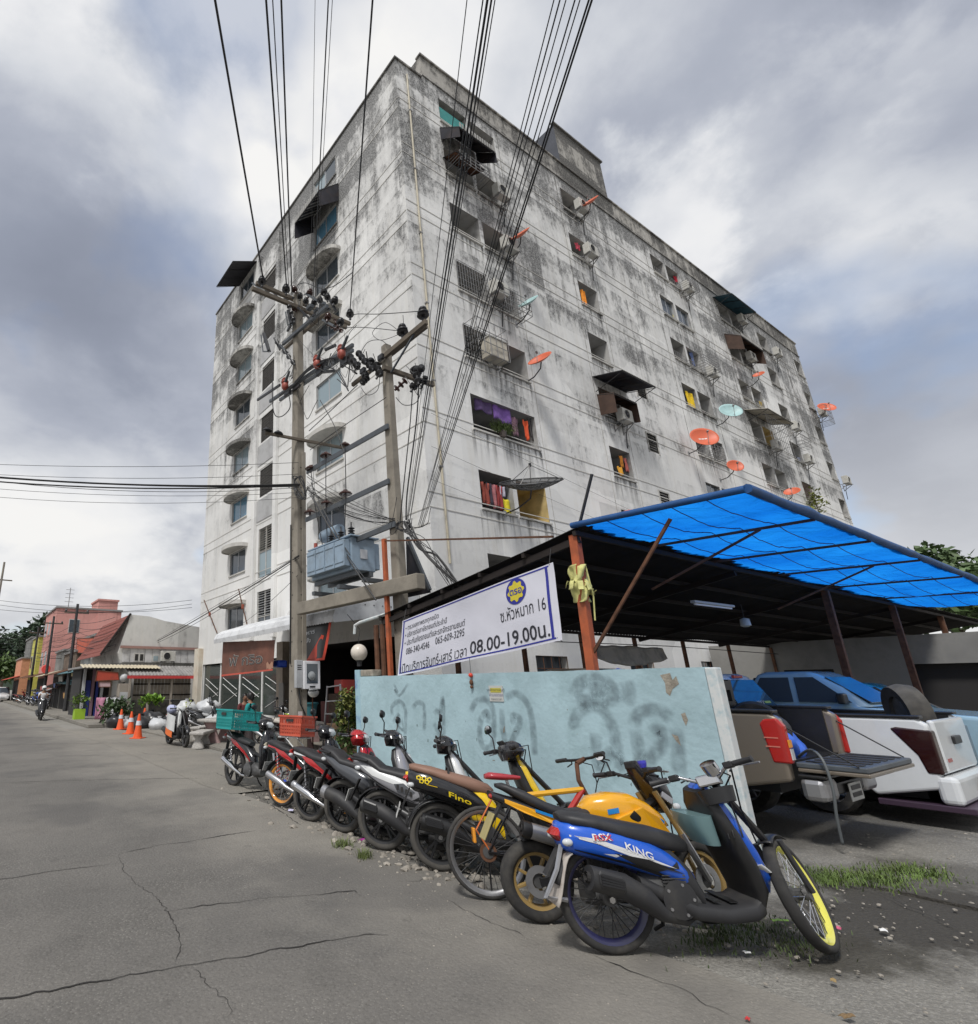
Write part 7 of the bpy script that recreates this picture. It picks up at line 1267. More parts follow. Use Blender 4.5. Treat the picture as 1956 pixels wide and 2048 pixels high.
for y in(ca+.1,14.4,17.,cb-.1):MB().beam((X0,y,3.9),(8.05,y,3.42),.05,.05).build('rafter',M_DRUST,CN)
for i in range(6):MB().lathe([(.02,0),(.02,.006)],(9.0+.3*i,ca-.012,3.72),(0,-1,0),8).build('rivet',M_GRD,CN)
def hung_sheet(name,label,cat,quad,m,extra=None,waves=.02):
    c00,c10,c11,c01=[Vector(q)for q in quad];t=thing(name,label,cat,tuple(c01));P=lambda u,v,d=0:(c00.lerp(c10,u).lerp(c01.lerp(c11,u),v))-c01+Vector((-d-waves*math.sin(u*9+v*2)*(1-v),0,0));MB().grid(lambda u,v:P(u,v),30,14).build('sheet',m,t,smooth=180)
    if extra:extra(t,P)
    return t
def ontext(t,P,body,u0,u1,v,h,m,bold=.01,d=.008):
    o=text_mesh(body,1.,m,t,None,align='LEFT',bold=bold);X_=[q.co.x for q in o.data.vertices];a,c=min(X_),max(X_)
    for vt in o.data.vertices:vt.co=P(u0+(u1-u0)*(vt.co.x-a)/(c-a),v+vt.co.y*h,d)
    o['kind']='stuff'
def ex1(t,P):
    for body,v,h,u0,u1 in(('พั กริอ',.40,.42,.16,.82),):ontext(t,P,body,u0,u1,v,h,mat('sign_grey',(.34,.32,.29),.7),.022);ontext(t,P,body,u0+.005,u1-.005,v,h,mat('sign_dark',(.06,.05,.05),.7),-.004,.014)
    MB().grid(lambda u,v:P(u,.0+.05*v,.006),20,1).build('red_hem',mat('sign_red_hem',(.50,.08,.05),.6),t);MB().grid(lambda u,v:P(.90+.1*u,.05+.2*v+.05*math.sin(u*9),.03*v),6,6).build('torn_corner',mat('sign_torn',(.45,.25,.17),.7),t)
hung_sheet('shop_sign','rusty brown shop banner with outlined Thai lettering under the canopy','sign',(on('x',8.2,443,1353),on('x',8.2,546,1341),on('x',8.2,550,1280),on('x',8.2,446,1284)),mat('rust_banner',(.155,.062,.040),.7,var=.3,vscale=1.5,dirt=.5,dscale=2,dcol=(.06,.03,.025)),ex1)
def ex2(t,P):
    rd=mat('banner_red',(.58,.07,.04),.5);
    MB().grid(lambda u,v:P(.93+.07*u,v,.006),2,12).build('border',rd,t);MB().grid(lambda u,v:P(u,.0+.06*v,.007),12,2).build('border',rd,t);MB().add([P(.35,.06,.009),P(.68,.06,.009),P(.86,.62,.009),P(.78,.66,.009)],[(0,1,2,3)]).build('red_flash',rd,t);ontext(t,P,'อาหาร',.08,.55,.80,.16,M_ALU);ontext(t,P,'ตามสั่ง',.05,.42,.58,.16,M_ALU)
hung_sheet('black_banner','black shop banner with red border and flash hanging beside the thick pole','banner',(on('x',8.1,596,1326),on('x',8.1,650,1320),on('x',8.1,664,1238),on('x',8.1,596,1258)),mat('banner_black',(.035,.033,.033),.35),ex2,.035)
# shop inside and front clutter
def box_thing(name,label,cat,c,sx,sy,sz,m,rz=0,extra=None,bevel=.01):
    t=thing(name,label,cat,c,(0,0,rz));MB().box(-sx/2,sx/2,-sy/2,sy/2,0,sz).build('body',m,t,bevel=bevel)
    if extra:extra(t)
    return t
M_STONE=mat('bench_terrazzo',(.42,.40,.37),.8,var=.2,vscale=25,dirt=.5,dscale=4);M_PINKS=mat('faded_pink_concrete',(.36,.24,.23),.85,dirt=.6,dscale=4)
def bench(name,label,p,ln,w,h,rz,m,m2,cat):
    t=thing(name,label,cat,(p[0],p[1],0),(0,0,rz));MB().box(-ln/2,ln/2,-w/2,w/2,h-.09,h).build('top',m,t,bevel=.03)
    for s in(-1,1):MB().loftz([((s*ln*.3,0,0),(.12,0,0),(0,w*.42,0)),((s*ln*.3,0,.07),(.11,0,0),(0,w*.38,0)),((s*ln*.3,0,h*.55),(.06,0,0),(0,w*.2,0)),((s*ln*.3,0,h-.092),(.09,0,0),(0,w*.38,0))],14,3).build('leg',m2,t,smooth=50)
    return t
bench('stone_bench','low grey stone bench with curved legs beside the orange white scooter',gz(403,1494),1.1,.42,.44,.9,M_STONE,M_STONE,'bench');bench('stone_bench','second grey stone bench behind the front one',(6.9,17.7),1.1,.4,.44,.7,M_STONE,M_STONE,'bench');bench('stone_table','faded pink stone table between the benches and the teal basket',(7.0,16.6),1.25,.8,.72,.6,M_STONE,M_PINKS,'table')
bench('white_table','long white topped table behind the thick pole',(8.2,14.2),2.6,.75,.74,1.45,mat('table_white',(.58,.54,.48),.6,dirt=.3),M_PINKS,'table')
def heap(name,label,p,r,m,seed,sc=(1,1,.7)):
    b=MB().sphere((0,0,r*.45),r,18,12,sc);b.v=[tuple(Vector(v)*(1+.28*mnoise.noise(Vector(v)*2.2/r+Vector((seed,0,0)))))for v in b.v];t=thing(name,label,'rubbish bag',(p[0],p[1],0));b.build('bag',m,t,smooth=180);MB().lathe([(.02,0),(.06,.04),(.09,.12)],(0,0,r*sc[2]+r*.40),n=8).build('tied_neck',m,t);return t
M_BAGK=mat('black_bag',(.02,.02,.022),.3);M_BAGW=mat('white_bag',(.52,.53,.54),.4,dirt=.4)
for i,(p,r,m,lb)in enumerate((((6.6,23.6),.45,M_BAGK,'black rubbish bag just right of the cones'),((7.0,22.6),.38,M_BAGW,'small white rubbish bag in front of the black ones'),((7.3,24.6),.55,M_BAGK,'large black rubbish bag by the fence'),((7.9,23.4),.55,M_BAGK,'black rubbish bag under the white sacks'),((6.2,24.5),.33,M_BAGW,'white rubbish bag between the plant and the cones'),((6.0,25.4),.42,M_BAGK,'black bag at the foot of the gate pillar'))):heap('rubbish_bag',lb,p,r,m,i*3.1)
for i,(x,y,z,lb)in enumerate(((8.2,22.9,.75,'white plastic sack on top of the rubbish pile, left one'),(8.9,22.2,.8,'white plastic sack on top of the rubbish pile, right one'),(8.5,22.2,.4,'white plastic sack at the front of the rubbish pile'),(8.9,21.3,.35,'white sack beside the shop pillar'))):
    o=heap('plastic_sack',lb,(x,y),.5,M_BAGW,i*5.7+.4,(1,.8,.6));o.location.z=z-.2
heap('cloth_bundle','beige cloth bundle lying on the ground behind the pink table',(9.3,19.4),.6,mat('beige_cloth',(.46,.40,.32),.9),2.2,(1.5,.8,.8));heap('cloth_bundle','white dusty bundle by the shop glass',(9.9,20.5),.5,M_STONE,8.2,(1.4,.8,.8))
CONEM=mat('cone_orange',(.75,.10,.02),.5,dirt=.2);
def cone(p,lb,h=.78):
    t=thing('traffic_cone',lb,'traffic cone',(p.x,p.y,0),(0,0,rnd.random()),'traffic cones at the kerb');MB().box(-.2,.2,-.2,.2,0,.035).build('base',CONEM,t,bevel=.01);MB().lathe([(.155,.036),(.12,.22),(.045,.70),(.03,h),(.0,h)],n=20).build('cone_body',CONEM,t,smooth=40);MB().lathe([(.098,.42),(.077,.56)],n=20,cap=False).build('reflective_band',mat('band_white',(.6,.62,.66),.3),t,smooth=180);MB().lathe([(.0905,.47),(.084,.51)],n=20,cap=False).build('dark_band',mat('band_grey',(.1,.1,.12),.4),t)
for(u,v),lb in(((240,1459),'orange traffic cone furthest left'),((260,1468),'orange traffic cone in the middle of the front row'),((275,1477),'orange traffic cone nearest the camera'),((287,1455),'orange traffic cone at the back, beside the black bags')):cone(gz(u,v),lb)
t=place('delivery_scooter','white and orange delivery scooter parked facing the road by the stone bench',(338,1488),-88,3,'scooters parked before the shop');scooter(t,dict(L=1.25,R=.28,tr=.05,wheel='cast5',rim=M_PLA,body=WHT,apron=BLK,cowlm=WHT,under=M_PLA,tail='sharp',steer=-5,fender=BLK,mr=True,plate=False));MB().loft([(.98,.98,.50,.03,-.16),(1.04,.95,.55,.05,-.16),(1.10,.90,.60,.03,-.16)],10,3).build('side_bag',WHT,t)
MB().grid(lambda u,v:(.15+.65*u,-.215-.02*math.sin(u*5),.90-.42*v-.1*u),8,6).build('white_cover',WHT,t,solid=.01);MB().grid(lambda u,v:(.18+.5*u,-.225-.02*math.sin(u*5),.48-.16*v-.1*u),8,4).build('orange_cover',mat('cover_orange',(.75,.16,.03),.5),t,solid=.01);MB().sphere((.05,-.05,.99),.17,12,8,(1.2,.9,.8)).build('folded_cloth',mat('lilac_cloth',(.45,.48,.66),.8),t,smooth=180);leafy('sprig','small yellow flowered sprig on the delivery scooter handle',(gz(338,1488).x+.2,gz(338,1488).y-.9,1.17),.12,40,(.35,.4,.06),3,.06)
t=place('shop_motorcycle','dark motorcycle parked beside the rubbish pile, handlebar to the right',(380,1462),-40,4,'scooters parked before the shop');underbone(t,dict(body=BLK,acc=GUN,wheel='cast5',rim=M_PLA,steer=10))
t=place('bin_motorcycle','black motorcycle half hidden behind the teal basket by the shop',(520,1492),-70,5,'scooters parked before the shop');underbone(t,dict(body=BLK,acc=BLK,wheel='cast5',rim=M_PLA,steer=10))
c=gz(560,1478);t=thing('teal_bin','tall teal plastic bin behind the white table','bin',(9.2,15.0,.55));MB().lathe([(.22,0),(.30,.55),(.33,.56),(.33,.60),(.29,.60),(.21,.03)],n=20).build('bin_wall',mat('bin_teal',(.05,.20,.23),.5),t,smooth=40);MB().ring_lathe([(.30,.585),(.345,.585),(.345,.615),(.30,.615)],(0,0,0),(0,0,1),20).build('rim',mat('bin_teal',(.05,.20,.23),.5),t,smooth=40);MB().cbox((0,0,-.28),.5,.5,.54).build('base_box',M_PINKS,t)
def helmet(name,label,p,m,m2,rz=0):t=thing(name,label,'helmet',p,(0,0,rz));MB().sphere((0,0,.12),.14,16,10,(1.15,1,.95)).build('shell',m,t,smooth=180);MB().sphere((.02,0,.10),.138,16,10,(1.2,.8,.6)).build('visor',M_PLA,t,smooth=180);MB().ring_lathe([(.138,.15),(.15,.15),(.15,.18),(.138,.18)],(0,0,0),(0,0,1),18).build('band',m2,t)
helmet('helmet','black helmet with lime stripe on the white table',(7.95,13.9,.745),BLK,mat('lime_stripe',(.5,.6,.05),.4));hp_=on('x',8.4,627,1394);helmet('helmet','white and black helmet hanging beside the meter box',tuple(hp_),WHT,BLK,2.)
t=thing('hook_post','thin dark post carrying the white helmet in the shop front','post',(hp_.x,hp_.y,0));MB().tube([(0,.05,0),(0,.05,hp_.z+.3),(0,-.05,hp_.z+.28)],.02,6).build('rod',M_RUST,t)
la,lb_,lc,ld=on('x',8.6,645,1440),on('x',8.6,655,1372),on('x',8.6,680,1368),on('x',8.6,686,1420);t=thing('step_ladder','aluminium step ladder standing in the dark shop behind the blue pillar','ladder',(la.x,la.y,0));o_=Vector((la.x,la.y,0));M_LAD=mat('ladder_alu',(.42,.42,.43),.4,.6)
A_,B_,C_,D_=Vector((la.x,la.y,0.05))-o_,lb_-o_,lc-o_,Vector((ld.x,ld.y-.1,.05))-o_
for a,c in((A_,B_),(D_,C_)):MB().beam(a,c,.05,.03).build('rail',M_LAD,t)
for f in(.15,.35,.55,.75,.98):MB().beam(A_.lerp(B_,f),D_.lerp(C_,f),.06,.03).build('step',M_LAD,t)
def clutter_red(p,lb):box_thing('red_basket',lb,'basket',p,.4,.4,.35,mat('red_plastic',(.35,.03,.02),.5))
clutter_red((8.9,12.6,1.45),'small red plastic basket on a shelf behind the blue pillar');box_thing('shop_shelf','dark wooden shelf unit in the shop behind the blue pillar','shelf',(9.0,12.6,0),.6,1.0,1.44,mat('dark_wood',(.07,.04,.025),.7),0);box_thing('shop_counter','dark red counter deep in the shop','counter',(10.6,14.5,.06),.7,2.8,1.1,mat('maroon_counter',(.10,.012,.012),.6));box_thing('blue_bucket_shelf','bright blue bucket hanging high in the shop entrance','bucket',tuple(on('x',8.6,560,1335)),.35,.35,.22,mat('bucket_blue',(.01,.05,.35),.4),bevel=.05);box_thing('wooden_crate','brown wooden crate beside the vine by the blue wall','crate',(8.3,11.9,0),.6,.5,.75,mat('crate_wood',(.11,.065,.035),.8,var=.3,vscale=6))
box_thing('curtain_panel','pale grey curtain hanging in the shop entrance','curtain',tuple(on('x',10.4,563,1405)+Vector((0,0,-.8))),.06,.35,1.5,mat('curtain_grey',(.30,.29,.27),.9));box_thing('shop_pillar','beige plastered pillar between shop glass and entrance','pillar',(10.75,19.2,0),.5,.5,3.3,mat('pillar_beige',(.38,.32,.26),.9,dirt=.4,dscale=2));box_thing('corner_pilaster','cream pilaster at the far corner of the shop glass','pillar',(10.88,29.0,0),.25,.7,3.6,mat('pilaster_cream',(.60,.55,.46),.9,dirt=.5,dscale=1.5,dcol=(.4,.25,.12)))
p=on('x',7.12,718,1305);t=thing('globe_lamp','white globe lamp on the end pillar of the blue wall','lamp',tuple(p));MB().sphere((0,0,0),.175,24,16).build('globe',mat('globe_white',(.66,.60,.52),.35,dirt=.3,dscale=6),t,smooth=180);MB().lathe([(.05,-.28),(.05,-.20),(.08,-.16)],n=12).build('neck',M_BLACK,t);MB().tube([(0,0,.17),(.0,.0,.26),(.2,.2,.5),(.3,.8,.9)],.008,5).build('cord',M_WIRE,t)
# vine against the pillar of the blue wall
leafy('vine_bush','leafy green vine bush between the thick pole and the blue wall pillar',(7.45,10.35,.75),.75,1500,(.07,.115,.03),12,.13,spread=(.45,.65,1.15));leafy('yellow_vine','yellowish creeper spilling over the vine bush by the blue pillar',(7.25,10.2,1.1),.45,420,(.17,.18,.045),13,.10,spread=(.5,.7,1.1));leafy('pot_shrub','dark potted shrub at the gate pillar beyond the cones',(6.25,26.6,.55),.9,800,(.05,.085,.03),14,.22,spread=(1,1,.7));leafy('bright_fern','bright green fern in front of the timber fence',(8.3,28.2,1.0),.55,260,(.16,.30,.03),15,.25,spread=(1.2,1,.4))
# ---------------------------------------------------------------- people
def skin_body(name,V,E_,RAD,m,parent,lv=2):
    me=bpy.data.meshes.new(name);me.from_pydata(V,E_,[]);me.materials.append(m);o=bpy.data.objects.new(name,me);C.objects.link(o);o.parent=parent
    q=o.modifiers.new('skin','SKIN');q.use_smooth_shade=True;
    for i,r in enumerate(RAD):sv=me.skin_vertices[0].data[i];sv.radius=(r,r)if not isinstance(r,tuple)else r
    me.skin_vertices[0].data[0].use_root=True;s=o.modifiers.new('subd','SUBSURF');s.levels=s.render_levels=lv;return o
def person(label,loc,rz,shirt,pants,skin_c,hair,pose='sit',hair_long=False):
    t=thing('person',label,'person',loc,(0,0,rz));sk=mat('skin_%.2f'%skin_c[0],skin_c,.5);hm=mat('black_hair',(.012,.010,.009),.45);sm=mat('shirt_%.2f%.2f'%shirt[:2],shirt,.85,var=.15,vscale=8);pm=mat('trousers_%.2f'%pants[0],pants,.85)
     # one continuous body, facing +x: seat or saddle height hips at z=.5
    hz_=.50;V=[(0,0,hz_+.06),(.0,0,hz_+.22),(.02,0,hz_+.40),(.03,0,hz_+.52),(.05,0,hz_+.60),(.07,0,hz_+.70)];RAD=[(.15,.13),(.13,.11),(.15,.12),(.10,.09),(.052,.052),(.09,.095)];E_=[(0,1),(1,2),(2,3),(3,4),(4,5)]
    def chain(root,pts,rs):
        k=root
        for p,r in zip(pts,rs):V.append(p);RAD.append(r);E_.append((k,len(V)-1));k=len(V)-1
        return k
    for s in(-1,1):
        chain(0,[(.08,s*.10,hz_+.03),(.42,s*.13,hz_+.04),(.44,s*.13,hz_-.20),(.40,s*.13,hz_-.42),(.52,s*.14,hz_-.46)],[.09,.07,.055,.04,.035]);chain(3,[(.02,s*.18,hz_+.50),(.08,s*.23,hz_+.25),(.30,s*.20,hz_+.22 if pose=='sit' else hz_+.40),(.40,s*.18,hz_+.23 if pose=='sit' else hz_+.46)],[.06,.045,.036,.034])
    skin_body('body',V,E_,RAD,sk,t)
    SV=[(0,0,hz_+.10),(0,0,hz_+.24),(.02,0,hz_+.40),(.03,0,hz_+.53)];SR=[(.16,.145),(.145,.13),(.165,.14),(.10,.10)];SE=[(0,1),(1,2),(2,3)]
    for s in(-1,1):k=len(SV);SV+=[(.02,s*.185,hz_+.505),(.06,s*.215,hz_+.33)];SR+=[.075,.065];SE+=[(3,k),(k,k+1)]
    skin_body('shirt',SV,SE,SR,sm,t)
    TV=[(0,0,hz_+.06)];TR=[(.165,.15)];TE=[]
    for s in(-1,1):k=len(TV);TV+=[(.08,s*.10,hz_+.03),(.42,s*.13,hz_+.045),(.44,s*.13,hz_-.20),(.41,s*.13,hz_-.38)];TR+=[.105,.085,.07,.06];TE+=[(0,k),(k,k+1),(k+1,k+2),(k+2,k+3)]
    skin_body('trousers',TV,TE,TR,pm,t)
    hd=Vector((.075,0,hz_+.755));MB().sphere(hd,.105,18,14,(1.0,.85,1.18)).build('head',sk,t,smooth=180)
    for s in(-1,1):MB().sphere(hd+Vector((.09,s*.036,.012)),.012,8,6).build('eye',M_BLACK,t,smooth=180);MB().sphere(hd+Vector((0,s*.09,-.005)),.025,8,6,(.6,.4,1.2)).build('ear',sk,t,smooth=180)
    MB().sphere(hd+Vector((.105,0,-.015)),.017,8,6,(1,.8,1.3)).build('nose',sk,t,smooth=180);MB().cbox(hd+Vector((.094,0,-.058)),.01,.04,.009).build('mouth',mat('lips',(.22,.07,.06),.5),t)
    if hair!='helmet':
        MB().sphere(hd+Vector((-.02,0,.025)),.115,18,12,(1.02,.95,1.1)).build('hair',hm,t,smooth=180)
        if hair_long:MB().sphere(hd+Vector((-.085,0,-.01)),.07,12,8,(.9,1.1,1.5)).build('hair_bun',hm,t,smooth=180)
    else:MB().sphere(hd+Vector((-.01,0,.03)),.135,18,12,(1.1,.95,1.05)).build('helmet',WHT,t,smooth=180);MB().sphere(hd+Vector((.045,0,.0)),.115,14,10,(.95,.85,.6)).build('visor',M_PLA,t,smooth=180)
     # hands: palm, four unequal bent fingers and a thumb leaving the side of the palm
    for s in(-1,1):
        w_=Vector((.41,s*.18,hz_+.23 if pose=='sit' else hz_+.46));MB().loft([(w_.x-.01,w_.z+.016,w_.z-.016,.026,w_.y),(w_.x+.04,w_.z+.018,w_.z-.016,.040,w_.y),(w_.x+.085,w_.z+.014,w_.z-.014,.038,w_.y)],10,2.6).build('palm',sk,t,smooth=60)
        for i,ln in enumerate((.062,.072,.068,.052)):y=w_.y+(-.028+.019*i)*s;MB().tube([(w_.x+.08,y,w_.z),(w_.x+.08+ln*.55,y,w_.z+.004),(w_.x+.08+ln*.85,y,w_.z-.018),(w_.x+.08+ln*.9,y,w_.z-.034)],[.0095,.009,.008,.006],7).build('finger',sk,t,smooth=60)
        MB().tube([(w_.x+.02,w_.y-s*.035,w_.z),(w_.x+.05,w_.y-s*.058,w_.z-.006),(w_.x+.078,w_.y-s*.060,w_.z-.014)],[.011,.010,.007],7).build('thumb',sk,t,smooth=60)
    return t
person('seated person with black hair in a teal shirt, back half turned, behind the teal basket',(7.75,15.9,.08),R(120),(.015,.26,.26),(.02,.02,.022),(.28,.15,.09),'short','sit',True)
person('seated person in a dark red top in front of the shop glass',(8.6,18.2,0.02),R(-110),(.10,.02,.02),(.03,.03,.035),(.25,.13,.08),'short','sit')
for(x,y),lb in(((7.72,15.92),'small dark stool under the seated person in teal'),((8.6,18.2),'small dark stool under the seated person in dark red')):tag(MB().lathe([(.18,0),(.14,.42),(.17,.43),(.17,.46),(0,.46)],(x,y,0),n=14).build('stool',mat('stool_dark',(.04,.03,.03),.6),smooth=40),lb,'stool')
p=gz(84,1441);t=thing('moving_motorcycle','black motorcycle ridden towards the camera on the road','motorcycle',(p.x,p.y+1.25,0),(0,0,R(-93)));scooter(t,dict(L=1.25,R=.28,tr=.06,wheel='cast5',rim=M_PLA,body=BLK,apron=BLK,cowlm=BLK,under=M_PLA,tail='sharp',mr=True));person('motorcycle rider in a white shirt and white helmet on the distant road',(p.x+.02,p.y+1.0,.33),R(-93),(.62,.62,.62),(.05,.05,.06),(.3,.17,.1),'helmet','ride')
# ================================================================ houses, shop row and trees down the street
def window_part(t,pt,a0,a1,z0,z1,m=None,fr=None,bars_=0):
    w=MB();pbox(w,pt,a0,a1,z0,z1,-.03,.05);w=w.build('window',fr or M_TRIM,t);g=MB();n_=2
    for i in range(n_):s=MB();aa=a0+(a1-a0)*i/n_;pbox(s,pt,aa+.06,aa+(a1-a0)/n_-.04,z0+.06,z1-.06,-.042,-.032);s.build('pane',m or M_GLASS,w)
M_OLDW=mold_mat('old_white_render',(.62,.61,.58),(.13,.125,.115),-4,14,.75);M_PINK=mold_mat('pink_render',(.66,.33,.29),(.28,.15,.13),-10,30,.8,(.5,.22,.2));M_RTILE=mat('red_roof_tile',(.20,.055,.04),.8,var=.35,vscale=3,dirt=.5,dscale=2,dcol=(.08,.05,.045));M_CORR=mat('cream_corrugated',(.50,.44,.32),.7,dirt=.4,dscale=2);M_CORG=mat('grey_corrugated',(.27,.26,.25),.8,dirt=.5,dscale=3);M_PLANK=mat('old_planks',(.33,.29,.245),.9,var=.3,vscale=3,dirt=.4,dscale=3)
YH_=31.5;H=thing('old_house','old white two storey house with stained gable wall and red tiled roof','house')
q=lambda u,v,y=YH_:on('y',y,u,v)
g=[q(236,1306),q(262,1229),q(300,1233),q(330,1242),q(392,1256)];xe=14.
pts=[(g[0].x,g[0].z),(g[1].x,g[1].z),(g[2].x,g[2].z),(g[3].x,g[3].z),(xe,g[4].z-.2),(xe,2.9),(g[0].x+.15,2.9)]
MB().prism(pts,YH_,YH_+7.5,lambda a,z,d:(a,d,z)).build('gable_wall',M_OLDW,H);MB().box(g[0].x+.2,xe,YH_+.15,YH_+7,0,2.9).build('ground_floor',M_OLDW,H)
# tiled roof slope facing the street: each course a row of tiles
r0,r1=Vector((g[1].x-.02,YH_+.1,g[1].z)),Vector((g[0].x-.9,YH_+.1,g[0].z-.15));nc,ny=9,20;tl=None
for i in range(nc):
    a,c=r1.lerp(r0,i/nc),r1.lerp(r0,(i+1.15)/nc)
    for j in range(ny):
        y0=YH_+.12+j*.36
        if tl is None:d=c-a;tl=MB().add([(0,0,.03),(0,.34,.03),(d.x,.34,d.z-.01),(d.x,0,d.z-.01),(0,0,0),(0,.34,0),(d.x,.34,d.z-.04),(d.x,0,d.z-.04)],[(0,1,2,3),(4,7,6,5),(0,4,5,1),(2,6,7,3),(0,3,7,4),(1,5,6,2)]).build('roof_tile',M_RTILE,H);o=tl
        else:o=tl.copy();C.objects.link(o)
        o.location=(a.x,y0-(.17 if i%2 else 0),a.z)
b=MB();b.beam(r0+Vector((0,-.1,.05)),r1+Vector((0,-.1,.05)),.16,.10);b.build('verge_board',M_DRUST,H)
for j,(u0,u1,lb)in enumerate(((244,392,0),)):
    n_=16;xa,xb=q(244,1310).x,xe
    for i in range(n_):x0=xa+(xb-xa)*i/n_;MB().box(x0+.01,xa+(xb-xa)*(i+1)/n_-.01,YH_-.05-.012*(i%2),YH_-.01,2.95,q(300,1298).z).build('wall_plank',mat('painted_planks',(.60,.59,.58),.85,dirt=.5,dscale=2),H)
MB().box(xa-.15,xb,YH_-.16,YH_-.061,q(300,1298).z,q(300,1293).z).build('eave_board',mat('pinkish_board',(.34,.20,.17),.8),H)
window_part(H,lambda a,z,d=0:(a,YH_-.07+d,z),q(268,1300).x,q(288,1300).x,2.97,q(270,1306).z,M_DARK);window_part(H,lambda a,z,d=0:(a,YH_-.07+d,z),q(305,1300).x,q(330,1300).x,2.97,q(310,1310).z,M_GLASSC)
t=copy_tree(ac0,label='air conditioner on the plank wall of the old white house');t.location=(q(332,1300).x,YH_-.1,3.0);t['group']='outdoor units on other houses'
# lean-to roof, red fascia, timber fence, globe lamp and gate of the yard
LT=thing('yard_lean_to','cream and grey corrugated lean-to roof with a red fascia before the old house','roof');za,zb2=q(280,1330,30.6).z,q(280,1349,29.3).z;x0,x1=q(160,1334,30.6).x,11.2;xm=q(315,1334,30.6).x
for nm,xa_,xb_,m in(('cream_sheet',x0,xm,M_CORR),('grey_sheet',q(255,1340,29.9).x,x1,M_CORG)):
    n_=int((xb_-xa_)/.09);dz_=-.0 if m is M_CORR else-.03;MB().add([(xa_+(xb_-xa_)*i/n_,y,z+(.02 if i%2 else-.02)+dz_)for y,z in((30.7,za),(29.3 if m is M_CORG else 29.7,zb2 if m is M_CORG else(za+zb2*.6)/1.6))for i in range(n_+1)],[(i,i+1,n_+2+i,n_+1+i)for i in range(n_)]).build(nm,m,LT,solid=.01)
MB().box(q(255,1350,29.3).x,x1,29.26,29.30,zb2-.20,zb2-.05).build('red_fascia',mat('fascia_red',(.52,.05,.05),.5),LT)
for u in(262,300,345):MB().box(q(u,1350,29.5).x-.05,q(u,1350,29.5).x+.05,29.5,29.6,0,zb2-.05).build('post',M_PLANK,LT)
FN=thing('timber_fence','weathered vertical board fence on a dark stone base below the red fascia','fence');fa,fb=q(266,1380,30.2).x,10.95;n_=17
for i in range(n_):MB().box(fa+(fb-fa)*i/n_+.012,fa+(fb-fa)*(i+1)/n_-.012,30.2+.012*(i%3),30.25,1.0,zb2-.1).build('fence_board',M_PLANK,FN)
for z in(1.2,1.75):MB().box(fa,fb,30.13,30.19,z,z+.07).build('rail',M_DRUST,FN)
MB().box(fa,fb,30.1,30.4,0,.98).build('stone_base',mat('dark_masonry',(.10,.095,.085),.95,var=.5,vscale=4,bump=.6,bscale=8),FN)
p=q(248,1356,29.9);t=thing('gate_pillar','square masonry gate pillar with notices at the yard corner','pillar',(p.x,29.9,0));MB().box(-.25,.25,-.25,.25,0,p.z-.28).build('shaft',M_PLANK,t,bevel=.02);MB().box(-.2,.2,-.262,-.252,.95,1.4).build('notice',M_BAGW,t);t=thing('globe_lamp','white globe lamp on the distant gate pillar beyond the cones','lamp',(p.x,29.9,p.z));MB().sphere((0,0,0),.22,18,12).build('globe',M_BAGW,t,smooth=180);MB().lathe([(.06,-.29),(.06,-.2)],n=10).build('neck',M_BLACK,t)
def signboard(name,label,quad,m,body=None,cm=None,post_=None):
    c00,c10,c11,c01=[Vector(k)for k in quad];t=thing(name,label,'sign',tuple(c00));nrm=(c10-c00).cross(c01-c00).normalized();P=lambda u,v,d=0:c00.lerp(c10,u).lerp(c01.lerp(c11,u),v)-c00+nrm*d
    MB().rings([[P(0,0),P(1,0),P(1,1),P(0,1)],[P(0,0,.05),P(1,0,.05),P(1,1,.05),P(0,1,.05)]]).build('panel',m,t);fm=MB()
    for a,c in((P(0,0,.055),P(1,0,.055)),(P(1,0,.055),P(1,1,.055)),(P(1,1,.055),P(0,1,.055)),(P(0,1,.055),P(0,0,.055))):fm.beam(a,c,.04,.04)
    fm.build('frame',M_RUST,t)['kind']='stuff';return t
M_SRED=mat('sign_red',(.46,.065,.035),.6,dirt=.3,dscale=2)
signboard('red_signboard','weathered red signboard on the corner of the cream lean-to',(q(190,1362,29.2),q(238,1360,29.2),q(236,1345,29.2),q(194,1341,29.2)),M_SRED)
signboard('notice_board','small pinkish white notice hanging under the red signboard',(q(197,1374,29.6),q(221,1374,29.6),q(221,1363,29.6),q(197,1363,29.6)),mat('notice_pink',(.62,.45,.47),.7))
# hanging clothes and doorways left of the gate
for u,col,lb in((205,(.5,.22,.32),'pink dress on the stall left of the gate pillar'),(216,(.55,.55,.56),'white patterned dress on the stall left of the gate pillar'),(230,(.62,.62,.64),'white poster cloth beside the gate pillar')):
    p=q(u,1395,29.4);t=thing('hanging_clothes',lb,'laundry',tuple(p),group='clothes on the street stall');MB().grid(lambda a,v:((a-.5)*.55,.05*math.sin(a*8),-1.0*v),8,6).build('fabric',mat('stall_%.2f%.2f'%col[:2],col,.85),t,smooth=180,solid=.01);MB().tube([(-.2,0,-.01),(0,0,.1),(.2,0,-.01)],.01,4).build('hanger',M_BLACK,t)
t=thing('street_stall','dark open stall with purple posts under the red signboard','stall',(q(165,1400,32).x,32,0));x_=q(165,1400,32).x;w_=q(240,1400,32).x-x_
MB().box(0,w_,1.2,4,0,2.6).build('dark_room',M_DARK,t);MB().box(-.3,w_,-1.5,4,2.6,2.7).build('roof_slab',M_CORG,t)
